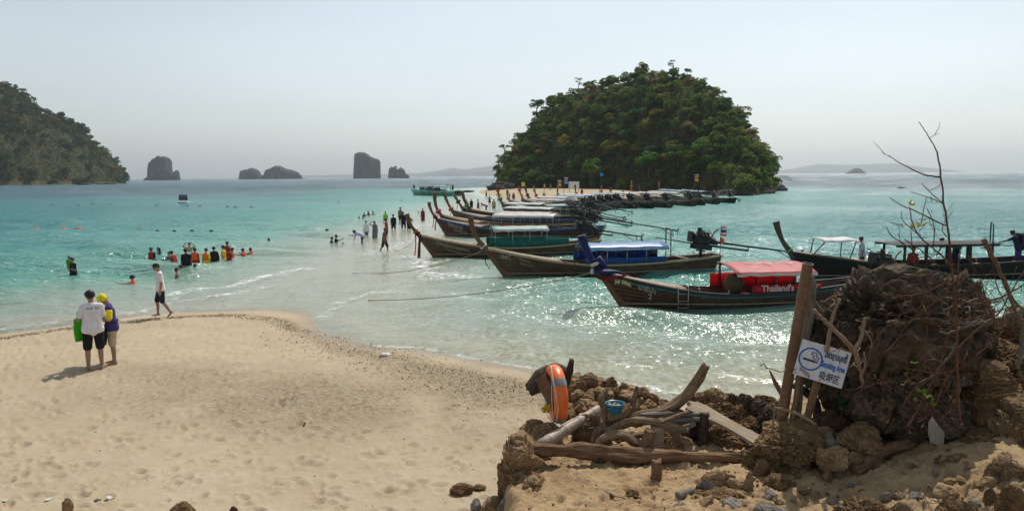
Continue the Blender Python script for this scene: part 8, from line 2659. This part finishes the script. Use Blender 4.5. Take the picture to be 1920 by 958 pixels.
# wrack along the tide line
def wrack_pts(n, seed):
    g = np.random.default_rng(seed)
    out = []
    for k in range(n):
        i = g.integers(1, len(WRACK) - 1)
        (ax, ay), (bx, by) = WRACK[i], WRACK[min(i + 1, len(WRACK) - 1)]
        t = g.random()
        w = 0.25 if i < 7 else 0.75
        out.append((ax + (bx - ax) * t + g.normal() * w, ay + (by - ay) * t + g.normal() * w - 0.2))
    o = np.array(out)
    return np.column_stack([o, ground_z(o[:, 0], o[:, 1]) + 0.01])
P = wrack_pts(9000, 31)
M_WEED = plain('dry_weed', (0.115, 0.088, 0.052), 0.9, 0.5, 30)
scatter_flat('tide_wrack', P, np.random.default_rng(9).random(len(P)) ** 5 * 0.019 + 0.003, M_WEED, 'dark dry weed and coral grit along the tide line', 7, thin=0.5)
P = wrack_pts(2600, 33)
scatter_flat('coral_rubble', P, np.random.default_rng(10).random(len(P)) ** 4 * 0.016 + 0.004, S_GREY, 'bleached coral bits along the tide line', 8, thin=0.6)
gg = np.random.default_rng(12)
bx, by = gg.uniform(-14, 4, 900), gg.uniform(9, 26, 900)
k = (poly_sd(bx, by, BEACH) > 1.2) & (poly_sd(bx, by, TERR) < -0.2)
P = np.column_stack([bx[k], by[k], ground_z(bx[k], by[k]) + 0.012])
scatter_flat('beach_debris', P, 0.004 + 0.014 * gg.random(k.sum()) ** 3, M_WEED, 'dark bits of weed, bark and leaves scattered on the beach', 9, thin=0.4)
# single things lying on the sand
stick('driftwood_chip', [ground_hit(572, 795) + Vector((0, 0, .02)), ground_hit(569, 801) + Vector((0, 0, .02))], [0.02, 0.016], DWD, 'small dark chip of wood alone on the middle of the beach', 41, 8)
p = ground_hit(722, 668)
b = MB(); b.ball((0, 0, 0.04), 0.09, 12, 8, (1.5, 0.8, 0.5))
b.v = [tuple(Vector(q) * (1 + 0.25 * math.sin(q[0] * 70 + q[2] * 50) * math.cos(q[1] * 60))) for q in b.v]
o = b.build('plastic_scrap', plain('white_plastic', (0.75, 0.76, 0.78), 0.4, 0.1, 20), None, p); tag(o, 'crumpled white plastic scrap on the tide line in the middle', 'litter')
for k, (px, py, s) in enumerate(((4, 940, 0.06), (92, 937, 0.05), (205, 934, 0.055))):
    p = ground_hit(px, py)
    b = MB()
    g2_ = random.Random(k)
    rows = [[Vector((s * (i / 5 - .5) * 2.0, s * (j / 3 - .5), 0.012 + 0.25 * s * abs(g2_.gauss(0, .35)))) for j in range(4)] for i in range(6)]
    b.slab(rows, 0.004, smooth=False)
    o = b.build('plastic_scrap', plain('dirty_plastic', (0.62, 0.62, 0.60), 0.5, 0.15, 20), None, p, recalc=True); o.rotation_euler = (0, 0, k * 1.3)
    tag(o, 'torn white plastic scrap half buried in the sand at the bottom left', 'litter', 'plastic scraps at the bottom left')
build_haze()
